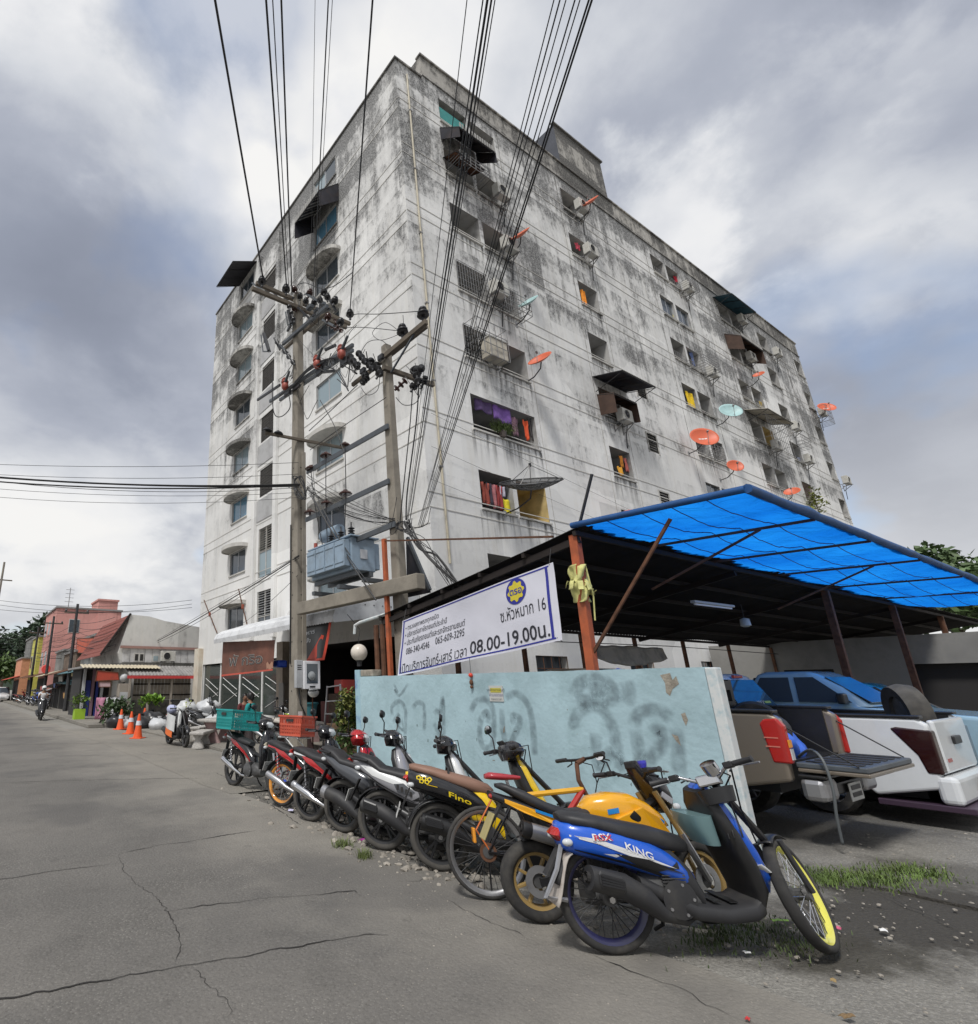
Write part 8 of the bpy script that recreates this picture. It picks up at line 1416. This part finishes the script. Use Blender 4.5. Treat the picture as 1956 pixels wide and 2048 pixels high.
for f,m in((.05,M_BAGW),(.30,mat('purple_post',(.22,.13,.16),.7)),(.42,mat('deep_blue_door',(.02,.035,.20),.6)),(.55,M_BAGW),(.8,M_PLANK)):MB().box(w_*f,w_*f+.14,1.0,1.18,0,2.6).build('post',m,t)
MB().box(w_*.08,w_*.28,1.1,1.19,0,2.0).build('door',mat('deep_blue_door',(.02,.035,.20),.6),t)
box_thing('lime_bin','lime green crate bin in front of the distant stall','bin',(q(160,1410,30.5).x,30.5,0),.5,.5,.62,mat('lime_plastic',(.30,.48,.03),.5));leafy('lime_shrub','green shrub in the lime green bin',(q(160,1410,30.5).x,30.5,.95),.45,160,(.12,.2,.03),31,.22)
def hse(name,label,y0,y1,xf_,xb,h,m,win=2,awn=None,door=True,cat='shophouse'):
    t=thing(name,label,cat);MB().box(xf_,xb,y0,y1,0,h).build('wall',m,t);ptS=lambda a,z,d=0:(xf_+d,a,z);ptC=lambda a,z,d=0:(a,y0+d,z)
    for fl in range(1,int(h/3)):
        for i in range(win):a=y0+(y1-y0)*(i+.25)/win;window_part(t,ptS,a,a+(y1-y0)*.5/win,fl*3+.7,fl*3+2.1);
        window_part(t,ptC,xf_+1.2,xf_+2.2,fl*3+.7,fl*3+2.0)
    b=MB();pbox(b,ptS,y0+.3,y1-.3,0,2.5,-.03,-.005);b.build('shutter',M_DARK if door else M_CORG,t);MB().box(xf_-.12,xb+.1,y0-.12,y1+.1,h,h+.16).build('roof_edge',M_CORG,t)
    if awn:n_=int((y1-y0)/.2);MB().add([(x,y0+(y1-y0)*i/n_,z+(.02 if i%2 else-.02))for x,z in((xf_,3.0),(xf_-1.5,2.55))for i in range(n_+1)],[(i,i+1,n_+2+i,n_+1+i)for i in range(n_)]).build('awning_sheet',awn,t,solid=.02)
    return t
GRY=mat('grey_shop_render',(.20,.20,.19),.9,var=.25,vscale=.8,dirt=.5,dscale=1);BRW=mat('brown_timber_front',(.16,.12,.09),.9,var=.3,vscale=2);TL_=mat('teal_awning',(.08,.17,.19),.6,dirt=.3)
hse('shophouse','low grey shophouse with teal awning beside the old house',40,45,7.6,14,5.0,GRY,2,TL_);hse('shophouse','dark timber shophouse with a rusty awning in the row',45.2,51,7.3,14,4.2,BRW,2,M_RUST);hse('shophouse','grey shophouse with a cream awning further down the row',51.2,56,7.3,14,4.6,GRY,2,M_CORR)
PB=hse('pink_building','salmon pink four storey building with a square roof tower',58,66,7.1,13.2,9.0,M_PINK,3,M_RUST,cat='building');yp=58
zt0=on('y',yp,200,1245).z;tx0,tx1=on('y',yp,193,1245).x,on('y',yp,232,1245).x;ztt=on('y',yp,210,1202).z;MB().box(tx0,tx1,yp-.05,yp+3.5,0,ztt).build('tower',M_PINK,PB);MB().box(tx0-.1,tx1+.1,yp-.15,yp+3.6,ztt+.003,ztt+.18).build('tower_coping',M_PINK,PB)
rz_=on('y',yp,150,1226).z;MB().box(7.6,tx0-.05,yp+.6,yp+7,rz_-.12,rz_+.05).build('roof_sheet',M_CORG,PB);
for f in(.05,.3,.55,.8):MB().box(7.7+(tx0-8)*f,7.85+(tx0-8)*f,yp+.7,yp+.85,9.16,rz_-.125).build('roof_post',M_CORG,PB)
MB().box(9.0,tx0-.1,yp+1.2,yp+6,9.163,rz_-.4).build('roof_room',mat('roof_room_brown',(.14,.11,.08),.9),PB)
b=MB().tube([(8.2,yp+1,rz_),(8.2,yp+1,rz_+2.6)],.04,5)
for k in range(4):b.tube([(7.8,yp+1,rz_+1.2+.4*k),(8.6,yp+1,rz_+1.2+.4*k)],.02,4)
t=thing('roof_aerial','thin television aerial on the roof of the pink building','aerial');b.build('aerial_frame',M_STEEL,t)
signboard('orange_billboard','large plain orange red billboard standing before the pink building',(on('x',7.4,154,1306),on('x',7.4,201,1306),on('x',7.4,205,1275),on('x',7.4,156,1277)),mat('billboard_orange',(.52,.10,.05),.6,var=.1,vscale=.6))
hse('yellow_building','narrow yellow green building beyond the pink one',68,74,6.9,13,7.0,mat('yellow_green_render',(.50,.48,.10),.85,var=.15),2,M_RUST,cat='building');hse('orange_building','small orange and pink house far down the row',76,84,6.2,12,5.0,mat('orange_pink_render',(.55,.26,.15),.85,var=.15),2,M_SRED,cat='building');hse('dark_roof_house','house with dark roof behind the yellow green building',88,96,8,15,8.4,GRY,2,None,cat='building')
for i,(y,x,h,lb)in enumerate(((41,6.3,7.2,'thin dark street pole beside the orange billboard'),(52,6.2,7.5,'thin dark street pole before the pink building'),(62,6.1,7.5,'third thin street pole of the shop row'))):
    t=thing('street_pole',lb,'utility pole',(x,y,0));MB().tube([(0,0,0),(0,0,h)],[.14,.09],8).build('shaft',M_PLG,t);MB().beam((-.8,0,h-.6),(.8,0,h-.6),.1,.1).build('crossarm',M_TIMB,t)
    for s in(-.7,0,.7):MB().lathe([(.04,0),(.09,.06),(.05,.16)],(s,0,h-.55),n=8).build('insulator',M_INSK,t)
p=on('x',6.2,92,1338);t=thing('red_lantern','round red hanging shop sign over the distant pavement','sign',tuple(p));MB().lathe([(.32,-.06),(.36,0),(.32,.06)],(0,0,0),(0,1,0),20).build('disc',mat('lantern_red',(.70,.08,.07),.5),t,smooth=40);MB().tube([(0,0,.6),(0,0,.9),(1.3,0,.9)],.03,5).build('bracket',M_BLACK,t)
def simple_car(name,label,loc,rz,col,h=1.5,cat='car'):
    m=paint(name+'_paint',col,.25);t=thing(name,label,cat,loc,(0,0,rz));MB().loft([(-2.1,.85,.40,.70),(-2.0,.98,.32,.82),(-1.,1.0,.28,.86),(1.,.96,.28,.86),(1.9,.82,.32,.80),(2.15,.62,.38,.66)],20,5).build('body',m,t,smooth=50);MB().loftz([((-.25,0,.96),(1.55,0,0),(0,.80,0)),((-.3,0,1.25),(1.2,0,0),(0,.72,0)),((-.32,0,h),(.85,0,0),(0,.62,0)),((-.32,0,h+.03),(.6,0,0),(0,.45,0))],24,5).build('cabin',m,t,smooth=40)
    for s in(-1,1):MB().add([(-1.2,s*.765,1.02),(.85,s*.765,1.02),(.45,s*.655,h-.08),(-1.0,s*.655,h-.08)],[(0,1,2,3)]).build('side_window',M_GLASS,t,solid=.01);MB().cbox((2.08,s*.55,.68),.1,.28,.14).build('headlight',M_LAMPC,t,bevel=.02);MB().cbox((-2.07,s*.6,.78),.08,.22,.2).build('tail_light',M_LAMPR,t,bevel=.02)
    MB().add([(1.22,-.66,1.0),(1.22,.66,1.0),(.60,.56,h-.06),(.60,-.56,h-.06)],[(0,1,2,3)]).build('windscreen',M_GLASS,t,solid=.01);MB().add([(-1.78,-.66,1.0),(-1.78,.66,1.0),(-1.2,.56,h-.06),(-1.2,-.56,h-.06)],[(0,1,2,3)]).build('rear_window',M_GLASS,t,solid=.01)
    for x in(-1.3,1.35):
        for s in(-1,1):w=MB();w.ring_lathe([(.20,-.09),(.31,-.1),(.32,0),(.31,.1),(.20,.09)],(x,s*.76,.32),(0,1,0),20);w=w.build('wheel',M_TYRE,t,smooth=50);MB().lathe([(.0,-.05),(.2,-.05),(.2,.05),(0,.05)],(x,s*.79,.32),(0,1,0),16).build('rim',M_SIL,w)
    MB().cbox((2.16,0,.5),.02,.4,.12).build('number_plate',M_BAGW,t);return t
for i,(u,v,w,h,col,lb)in enumerate(((118,1352,9,14,(.55,.55,.5),'small white shop sign hanging in the distant row'),(128,1385,8,12,(.5,.3,.1),'small orange sign low in the distant row'),(108,1366,7,10,(.1,.15,.35),'little blue sign in the distant row'),(140,1345,12,8,(.5,.42,.2),'yellowish sign board under the teal awning'),(82,1372,8,9,(.5,.1,.1),'small red sign furthest along the distant row'))):
    x_=6.9-.1*i;signboard('shop_sign',lb,(on('x',x_,u,v+h),on('x',x_,u+w,v+h),on('x',x_,u+w,v),on('x',x_,u,v)),mat('small_sign%d'%i,col,.6,dirt=.3))
for i,(u0,u1,v,m)in enumerate(((60,84,1382,M_CORG),(88,112,1374,M_BROWN),(112,142,1366,TL_))):
    a,c=on('x',6.6,u0,v),on('x',6.6,u1,v+3);t=thing('street_awning',('grey','brown','teal')[i]+' sheet awning reaching over the distant pavement','awning',tuple(a));MB().add([(0,0,0),tuple(c-a),tuple(c-a+Vector((1.3,0,.5))),(1.3,0,.5)],[(0,1,2,3)]).build('roof_sheet',m,t,solid=.04);MB().tube([(0,0,-a.z),(0,0,0)],.05,6).build('post',M_PLG,t)
for k in range(7):
    for(ya,xa,ha),(yb,xb,hb)in(((30.5,6.6,5.2),(41,6.3,5.9)),((41,6.3,5.9),(52,6.2,6.0)),((52,6.2,6.0),(62,6.1,6.0))):cable(((xa+.1*(k%3),ya,ha-.28*k),(xb+.1*(k%3),yb,hb-.28*k)),.012+.012*(k==5),'cable slung between the street poles of the distant shop row, %s from the top'%ORD[k],'cables along the distant shop row',.15+.12*(k%4))
p=gz(8,1403);simple_car('white_car','white car driving towards the camera far down the road',(p.x-.3,p.y,0),R(-92),(.68,.68,.68),1.7);simple_car('red_car','dark red car parked at the far end of the shop row',(5.6,92,0),R(90),(.22,.02,.025))
for i,(x,y)in enumerate(((5.9,46),(5.8,48.5),(5.7,54),(5.6,57),(5.5,64),(5.6,70))):
    t=thing('kerb_motorcycle','dark motorcycle parked %s along the distant kerb'%('first','second','third','fourth','fifth','sixth')[i],'motorcycle',(x,y,.13),(0,0,R(-100+i*13)),'motorcycles parked along the distant kerb');underbone(t,dict(body=BLK,acc=(GUN,RED_,BLU,SILV,BLK,RED_)[i],wheel='cast5',rim=M_PLA,steer=10))
# ---------------------------------------------------------------- trees
def tree(name,label,loc,h,r,n,col,seed,leaf=.5,sq=.8):
    q_=random.Random(seed);t=thing(name,label,'tree',loc);tr_=MB().tube([(0,0,0),(.1*r,0,h*.35),(0,.1*r,h*.62)],[.05*r+.08,.04*r+.06,.03*r+.03],8);br=[]
    for i in range(9):
        a=i*2.4;e=Vector((math.cos(a)*r*.6,math.sin(a)*r*.6,h*.58+q_.random()*h*.3));tr_.tube([(0,.1*r,h*(.35+.25*q_.random())),e*.6+Vector((0,0,h*.25)),e],[.03*r+.02,.02*r+.015,.01],5);br.append(e)
    tr_.build('trunk',mat('tree_bark',(.09,.07,.05),.9,var=.3,vscale=5),t);b=MB();cl=[(e+Vector((q_.gauss(0,.35),q_.gauss(0,.35),q_.gauss(.1,.3)))*1.,r*(.28+.25*q_.random()))for e in br for _ in range(3)]+[(Vector((q_.gauss(0,r*.3),q_.gauss(0,r*.3),h*.75+q_.random()*h*.15)),r*.4)for _ in range(6)]
    for _ in range(n):
        c,rr=q_.choice(cl);d=Vector((q_.gauss(0,1),q_.gauss(0,1),q_.gauss(0,1))).normalized()*rr*(.5+.55*q_.random());p=c+Vector((d.x,d.y,d.z*sq));a=Vector((q_.gauss(0,1),q_.gauss(0,1),q_.gauss(0,.6))).normalized();s=a.cross(Vector((q_.gauss(0,1),q_.gauss(0,1),1))).normalized()*leaf*.3;L=leaf*(.5+q_.random())
        b.add([p,p+a*L*.5+s,p+a*L,p+a*L*.5-s],[(0,1,2,3)])
    b.build('crown',mat('crown_'+name+str(seed),col,.6,var=.6,vscale=.7),t);return t
for i,(u,v,x,h,r,n,col,lb)in enumerate(((1760,1075,72,15.5,5.,4200,(.075,.12,.045),'dark green tree showing behind the blue tarp, right of the block'),(1860,1090,75,15.,5.5,4200,(.085,.13,.05),'broad green tree behind the right part of the blue tarp'),(1950,1100,70,14.5,5.,3600,(.08,.13,.045),'green tree at the right edge above the blue tarp'))):
    p=on('x',x,u,v);tree('garden_tree',lb,(x,p.y,0),p.z-.9,r*.85,n,col,40+i,.62)
for i,(x,y,h,r,n,lb)in enumerate(((3.4,150,8,5,2200,'dark tree at the far end of the road on the right side'),(6.5,118,11,5,2600,'dense dark tree beyond the orange house'),(5.2,105,6,3,1600,'low bright bush beside the far road'),(-5,190,6,6,1600,'distant tree closing the road at the left edge'),(9.5,98,13,3.5,900,'thin pale tree rising above the yellow green building'))):
    tree('street_tree',lb,(x,y,0),h,r,n,(.035,.06,.03)if i!=2 else(.08,.13,.03),50+i,.8)
b=MB();rr_=random.Random(5)
b.add([(-300+20*i,420,0)for i in range(60)]+[(-300+20*i,420,9+7*rr_.random())for i in range(60)],[(i,i+1,61+i,60+i)for i in range(59)]);b.build('treeline',mat('far_treeline',(.06,.085,.06),.9,var=.4,vscale=.05),kind='stuff',label='hazy far line of trees beyond the end of the road')
t=thing('green_roof','pale green sheet roof far away at the left edge of the road','roof');MB().prism([(-9,5),(-1,5),(-5,6.6)],128,140,lambda a,z,d:(a-1,d,z)).build('roof_sheet',mat('green_sheet',(.12,.30,.24),.6),t);MB().box(-9.8,-2.2,129,139,0,5).build('wall',GRY,t)
# ================================================================ pickups and cars under the shelter (local x forward)
def pickup(t,S):
    m,R0,W_=S['paint'],S['R'],.89;rl,zb,zr_,dark=S['rail'],S['zb'],S['roof'],S.get('trim',M_PLA);belt=rl+.02;wb=3.05
    def arch(cx):return[(cx+(R0+.11)*math.cos(a),R0+.02+(R0+.11)*math.sin(a))for a in[math.pi-math.pi*k/12 for k in range(13)]if R0+.02+(R0+.11)*math.sin(a)>zb]
    side=[(-1.12,zb+.14),(-.50,zb)]+arch(0)+[(.6,zb),(.78,zb),(.78,rl),(-1.05,rl),(-1.14,rl-.06)]
    for s in(-1,1):
        b=MB();b.prism(side,s*(W_-.13),s*W_,lambda a,z,d:(a,d,z));b.build('bed_side',m,t,bevel=.035,bseg=3);MB().box(-1.1,.77,min(s*(W_-.15),s*(W_+.012)),max(s*(W_-.15),s*(W_+.012)),rl+.002,rl+.035).build('bed_rail_cap',dark,t,bevel=.01)
    for s in(-1,1):MB().box(-1.04,.72,min(s*(W_-.155),s*(W_-.132)),max(s*(W_-.155),s*(W_-.132)),rl-.499,rl+.001).build('bed_liner',M_PLA,t)
    MB().box(-1.08,.78,-W_+.131,W_-.131,rl-.55,rl-.50).build('bed_floor',M_PLA,t);MB().box(.725,.79,-W_+.157,W_-.157,rl-.499,rl).build('bulkhead',M_PLA,t)
    cabp=[(.82,zb),(2.2,zb)]+arch(wb)+[(3.75,zb),(3.95,zb+.2),(3.97,rl-.28),(3.8,rl-.12),(2.55,rl-.02),(2.3,belt),(.82,belt)]
    b=MB();b.prism(cabp,-W_+.01,W_-.01,lambda a,z,d:(a,d,z));b.build('cab_body',m,t,bevel=.05,bseg=3)
    x0,x1,xt0,xt1=.84,2.62,1.12,2.0;tw=.66
    MB().loftz([(((x0+x1)/2,0,belt-.03),((x1-x0)/2,0,0),(0,W_-.03,0)),(((x0*.5+xt0*.5+x1*.5+xt1*.5)/2,0,(belt+zr_)/2),((x1*.5+xt1*.5-x0*.5-xt0*.5)/2,0,0),(0,(W_-.03+tw+.02)/2+.015,0)),(((xt0+xt1)/2,0,zr_-.05),((xt1-xt0)/2,0,0),(0,tw+.02,0)),(((xt0+xt1)/2,0,zr_),((xt1-xt0)/2-.1,0,0),(0,tw-.08,0))],44,9).build('greenhouse',m,t,smooth=35)
    def gl(pts,nm,mm=M_GLASS):MB().add(pts,[tuple(range(len(pts)))]).build(nm,mm,t,solid=.014)
    zz0,zz1=belt+.03,zr_-.10;lw=lambda z:(W_-.03)+(tw+.02-(W_-.03))*(z-belt)/(zr_-.05-belt)+.022
    lx=lambda x0_,xt_,z:x0_+(xt_-x0_)*(z-belt)/(zr_-.05-belt)
    for s in(-1,1):
        gl([(lx(x0,xt0,zz0)+.16,s*lw(zz0),zz0),(1.66,s*lw(zz0),zz0),(1.62,s*lw(zz1),zz1),(lx(x0,xt0,zz1)+.12,s*lw(zz1),zz1)],'side_window');gl([(1.74,s*lw(zz0),zz0),(lx(x1,xt1,zz0)-.16,s*lw(zz0),zz0),(lx(x1,xt1,zz1)-.10,s*lw(zz1),zz1),(1.70,s*lw(zz1),zz1)],'side_window')
        MB().cbox((2.34,s*(W_+.08),belt+.09),.10,.22,.17).build('wing_mirror',S.get('mirror',m),t,bevel=.03);d=MB();d.box(1.675,1.685,min(s*(W_-.02),s*(W_-.006)),max(s*(W_-.02),s*(W_-.006)),zb+.1,belt-.06);d.build('door_gap',M_BLACK,t);MB().cbox((1.05,s*(W_+.008),rl-.16),.18,.03,.035).build('door_handle',S.get('handle',M_CHR),t,bevel=.008);MB().cbox((1.95,s*(W_+.008),rl-.16),.18,.03,.035).build('door_handle',S.get('handle',M_CHR),t,bevel=.008)
        MB().cbox((3.90,s*.66,rl-.24),.20,.40,.20).build('headlight',M_LAMPC,t,bevel=.05)
    gl([(lx(x0,xt0,zz0)-.024,-W_+.22,zz0),(lx(x0,xt0,zz0)-.024,W_-.22,zz0),(lx(x0,xt0,zz1)-.024,tw-.08,zz1),(lx(x0,xt0,zz1)-.024,-tw+.08,zz1)],'rear_window',S.get('rg',M_GLASS));MB().cbox((xt0-.06,0,zr_-.05),.05,.30,.05).build('high_brake_light',M_LAMPR,t,bevel=.01)
    gl([(lx(x1,xt1,zz0)+.024,-W_+.2,zz0),(lx(x1,xt1,zz0)+.024,W_-.2,zz0),(lx(x1,xt1,zz1)+.024,tw-.06,zz1),(lx(x1,xt1,zz1)+.024,-tw+.06,zz1)],'windscreen')
    for x in(0,wb):
        for s in(-1,1):
            w=MB();w.ring_lathe([(R0*.62,-.11),(R0*.9,-.125),(R0,-.08),(R0,.08),(R0*.9,.125),(R0*.62,.11)],(x,s*(W_-.13),R0),(0,1,0),32);w=w.build('wheel',M_TYRE,t,smooth=50);r_=MB();r_.ring_lathe([(R0*.55,s*-.02),(R0*.64,s*.10),(R0*.64,s*-.1),(R0*.58,s*-.1)],(x,s*(W_-.13),R0),(0,1,0),32);r_=r_.build('rim',M_SIL,w,smooth=50)
            for k in range(6):a=k*math.pi/3+.2;MB().beam((x,s*(W_-.08),R0),(x+R0*.6*math.cos(a),s*(W_-.07),R0+R0*.6*math.sin(a)),.04,.05,(0,1,0)).build('rim_spoke',M_SIL,w)
            MB().lathe([(.07,0),(.06,.03),(0,.035)],(x,s*(W_-.06),R0),(0,s,0),14).build('hub_cap',M_SIL,w)
    MB().box(-.9,3.7,-.6,.6,zb-.02,zb+.25).build('chassis',M_BLACK,t);MB().tube([(.6,-.7,R0),(.6,.7,R0)],.05,8).build('axle',M_BLACK,t)
    for s in(-1,1):MB().tube([(0,s*.6,R0),(0,0,R0)],.06,8).build('axle',M_BLACK,t)
    return zb,rl,W_
p=Vector((8.62,3.86,0));t=thing('beige_pickup','metallic beige pickup with its tailgate folded open, half behind the blue wall','pickup',tuple(p),(0,0,R(90)))
BEI=mat('metallic_beige',(.23,.195,.155),.35,.45,coat=.5,var=.05,dirt=.25,dscale=3,dcol=(.16,.13,.10))
zb,rl,W_=pickup(t,dict(paint=BEI,R=.37,rail=1.33,zb=.50,roof=1.88))
for s in(-1,1):
    l_=MB();l_.prism([(-1.17,.82),(-1.0,.82),(-.95,1.22),(-1.0,1.27),(-1.12,1.28),(-1.17,1.2)],s*(W_-(.08 if s>0 else .03)),s*(W_+.012),lambda a,z,d:(a,d,z));l_=l_.build('tail_light',M_LAMPR,t,bevel=.02)
    if s<0:continue
    MB().box(-1.182,-1.171,min(s*(W_-.075),s*(W_-.0)),max(s*(W_-.075),s*(W_-.0)),.985,1.06).build('amber_lens',M_LAMPA,l_);MB().box(-1.182,-1.171,min(s*(W_-.075),s*(W_-.01)),max(s*(W_-.075),s*(W_-.01)),.86,.97).build('reversing_lens',M_LAMPC,l_)
    for z in(.98,1.07):MB().box(-1.10,-.97,min(s*(W_+.013),s*(W_+.016)),max(s*(W_+.013),s*(W_+.016)),z,z+.012).build('lens_rib',mat('lens_pale',(.6,.2,.15),.2),l_)
MB().box(-1.72,-1.14,-.74,.74,.775,.83).build('tailgate',mat('tailgate_inner',(.10,.115,.13),.5,.3,dirt=.5,dscale=3),t,bevel=.012);MB().box(-1.73,-1.15,-.75,.75,.735,.773).build('tailgate_skin',BEI,t,bevel=.01)
for i in range(6):MB().box(-1.66,-1.20,-.66+.24*i,-.56+.24*i,.8305,.842).build('tailgate_rib',M_PLG,t,bevel=.004)
for s in(-1,1):MB().tube([(-1.10,s*.80,1.22),(-1.66,s*.745,.83)],.008,5).build('tailgate_strap',M_BLACK,t)
MB().box(-1.36,-1.15,-.80,-.42,.46,.68).build('bumper_end',M_SIL,t,bevel=.05);MB().box(-1.36,-1.15,.42,.80,.46,.68).build('bumper_end',M_SIL,t,bevel=.05);MB().box(-1.38,-1.15,-.79,.79,.685,.715).build('bumper_step',M_PLA,t,bevel=.01);MB().box(-1.34,-1.15,-.41,.41,.5,.62).build('bumper_centre',M_PLA,t,bevel=.02)
pl=MB().box(-1.375,-1.365,-.19,.19,.42,.60).build('number_plate',mat('dull_plate',(.52,.52,.50),.5,dirt=.4),t,bevel=.005)
for z in(.46,.53):MB().box(-1.379,-1.3755,-.14,.14,z,z+.045).build('plate_print',M_PLA,pl)
def world(t_,loc):return Matrix.Translation(t_.location)@t_.rotation_euler.to_matrix().to_4x4()@Vector(loc)
SILV_P=t
t2=thing('bed_tarp','crumpled bright blue tarp bag in the bed of the beige pickup','tarpaulin',world(t,(-.7,.15,.84)));b=MB().sphere((0,0,.12),.40,24,16,(1.3,.95,.62));b.v=[tuple(Vector(v)*(1+.4*mnoise.noise(Vector(v)*3.1)))for v in b.v];b.build('tarp_sheet',mat('bag_blue',(.03,.13,.60),.45,var=.35,vscale=3),t2,smooth=60)
t2=thing('black_drum','black plastic drum lying in the bed of the beige pickup','drum',world(t,(-.85,.50,1.12)),(0,0,R(90)));MB().lathe([(.0,-.30),(.15,-.30),(.17,-.26),(.17,.26),(.15,.30),(0,.30)],(0,0,0),(0,1,0),20).build('drum_body',M_PLG,t2,smooth=40);MB().lathe([(.05,0),(.05,.03)],(0,-.3,0),(0,-1,0),10).build('drum_cap',M_BLACK,t2)
t2=thing('slatted_rack','dark slatted plastic pallet standing in the bed of the beige pickup','pallet',world(t,(-.1,-.35,.84)),(0,0,R(90)));
for z in(.45,.72):MB().box(-.03,.03,-.35,.35,z,z+.12).build('slat',M_PLA,t2)
for y in(-.33,-.1,.12,.33):MB().box(-.028,.028,y-.04,y+.04,0,.449 if 0 else .86).build('upright',M_PLA,t2)
t2=thing('bed_pole','rusty pole lying across the open bed of the beige pickup','pole',world(t,(-1.05,.7,1.02)));a=world(t,(-.2,-.75,1.0))-t2.location;MB().tube([(0,0,0),a],.022,8).build('rod',M_RUST,t2)
t2=thing('grey_hose','grey hose hanging from the open tailgate of the beige pickup','hose',world(t,(-1.2,.7,.85)));MB().tube([Vector(world(t,q_))-t2.location for q_ in spline([(-1.12,.55,.87),(-1.28,.68,.96),(-1.40,.80,.88),(-1.43,.83,.62),(-1.40,.83,.35),(-1.38,.80,.10)])],.014,8).build('hose_tube',mat('hose_grey',(.10,.11,.115),.5),t2,smooth=180)
t2=thing('tyre_stack','black wheel leaning at the far side of the beige pickup bed','tyre',world(t,(-.35,-.62,1.12)));MB().ring_lathe([(.17,-.09),(.28,-.10),(.30,0),(.28,.10),(.17,.09)],(0,0,0),(1,.25,.1),26).build('tyre',M_TYRE,t2,smooth=50)
# white lowered pickup
t=thing('white_pickup','lowered white pickup with dark smoked tail light at the right edge','pickup',(10.97,3.22,0),(0,0,R(90)));WP=mat('van_white',(.66,.68,.69),.25,coat=.6,var=.04,dirt=.15,dscale=3)
zb,rl,W_=pickup(t,dict(paint=WP,R=.34,rail=1.22,zb=.30,roof=1.80,rg=glass('blue_reflection_glass',(.04,.08,.12),.04),handle=WP))  # blue reflection of the tarp put into the rear glass colour
SMK=mat('smoked_lens',(.025,.006,.006),.12,coat=.6)
for s in(-1,1):b=MB();b.prism([(-1.16,.60),(-1.02,.60),(-.98,.80),(-.80,1.10),(-.86,1.12),(-1.16,1.09)],s*(W_-.16),s*(W_+.013),lambda a,z,d:(a,d,z));b.build('tail_light',SMK,t,bevel=.02)
MB().box(-1.17,-1.10,-W_+.165,W_-.165,.60,1.20).build('tailgate',WP,t,bevel=.03);MB().box(-1.25,-1.05,-W_-.01,W_+.01,.27,.585).build('rear_bumper',WP,t,bevel=.06,bseg=3);MB().box(-1.325,-.5,-W_-.02,W_+.02,.20,.268).build('skirt_lip',mat('lip_dark',(.05,.03,.05),.4),t,bevel=.01)
for s in(-1,1):MB().box(.5,2.5,min(s*(W_-.05),s*(W_+.02)),max(s*(W_-.05),s*(W_+.02)),.16,.30).build('side_skirt',WP,t,bevel=.02);
MB().cbox((-1.185,0,.95),.03,.34,.10).build('gate_handle',M_PLA,t,bevel=.015);MB().box(-1.335,-1.325,-.2,.2,.42,.56).build('number_plate',mat('dull_plate',(.52,.52,.50),.5,dirt=.4),t);MB().box(-1.174,-1.171,.45,.62,.72,.76).build('badge',M_LAMPR,t)
t2=thing('spare_tyre','dark spare wheel standing upright in the bed of the white pickup','tyre',world(t,(-.80,-.12,1.27)),(0,0,0));MB().ring_lathe([(.2,-.1),(.33,-.12),(.36,0),(.33,.12),(.2,.1)],(0,0,0),(.55,-.8,.1),30).build('tyre',M_TYRED,t2,smooth=50);MB().lathe([(0,-.05),(.2,-.06),(.2,.06),(0,.05)],(0,0,0),(.55,-.8,.1),24).build('rim',M_SIL,t2,smooth=40)
MB().add([(.853+.0,-.30,1.30),(.853,-.52,1.30),(.873,-.52,1.37),(.873,-.30,1.37)],[(0,1,2,3)]).build('window_sticker',mat('sticker_yellow',(.30,.45,.12),.5),t,solid=.004);text_mesh('MAX',.12,M_ALU,t,Matrix(((0,.26,-1,.852),(-1,0,0,-.12),(0,1,0,1.335),(0,0,0,1))))
t2=thing('blue_pickup','steel blue pickup parked nose out behind the white pickup, blue tarp mirrored in its windscreen','pickup',(13.2,5.72,0),(0,0,R(-90)));pickup(t2,dict(paint=paint('steel_blue',(.30,.44,.52),.2),R=.38,rail=1.29,zb=.45,roof=1.84,mirror=M_PLA))
t3=simple_car('teal_car','teal car parked at the right edge beyond the steel blue pickup',(16.9,4.6,0),R(-90),(.05,.24,.29),1.45);t3.scale=(1.05,1.08,1.12)
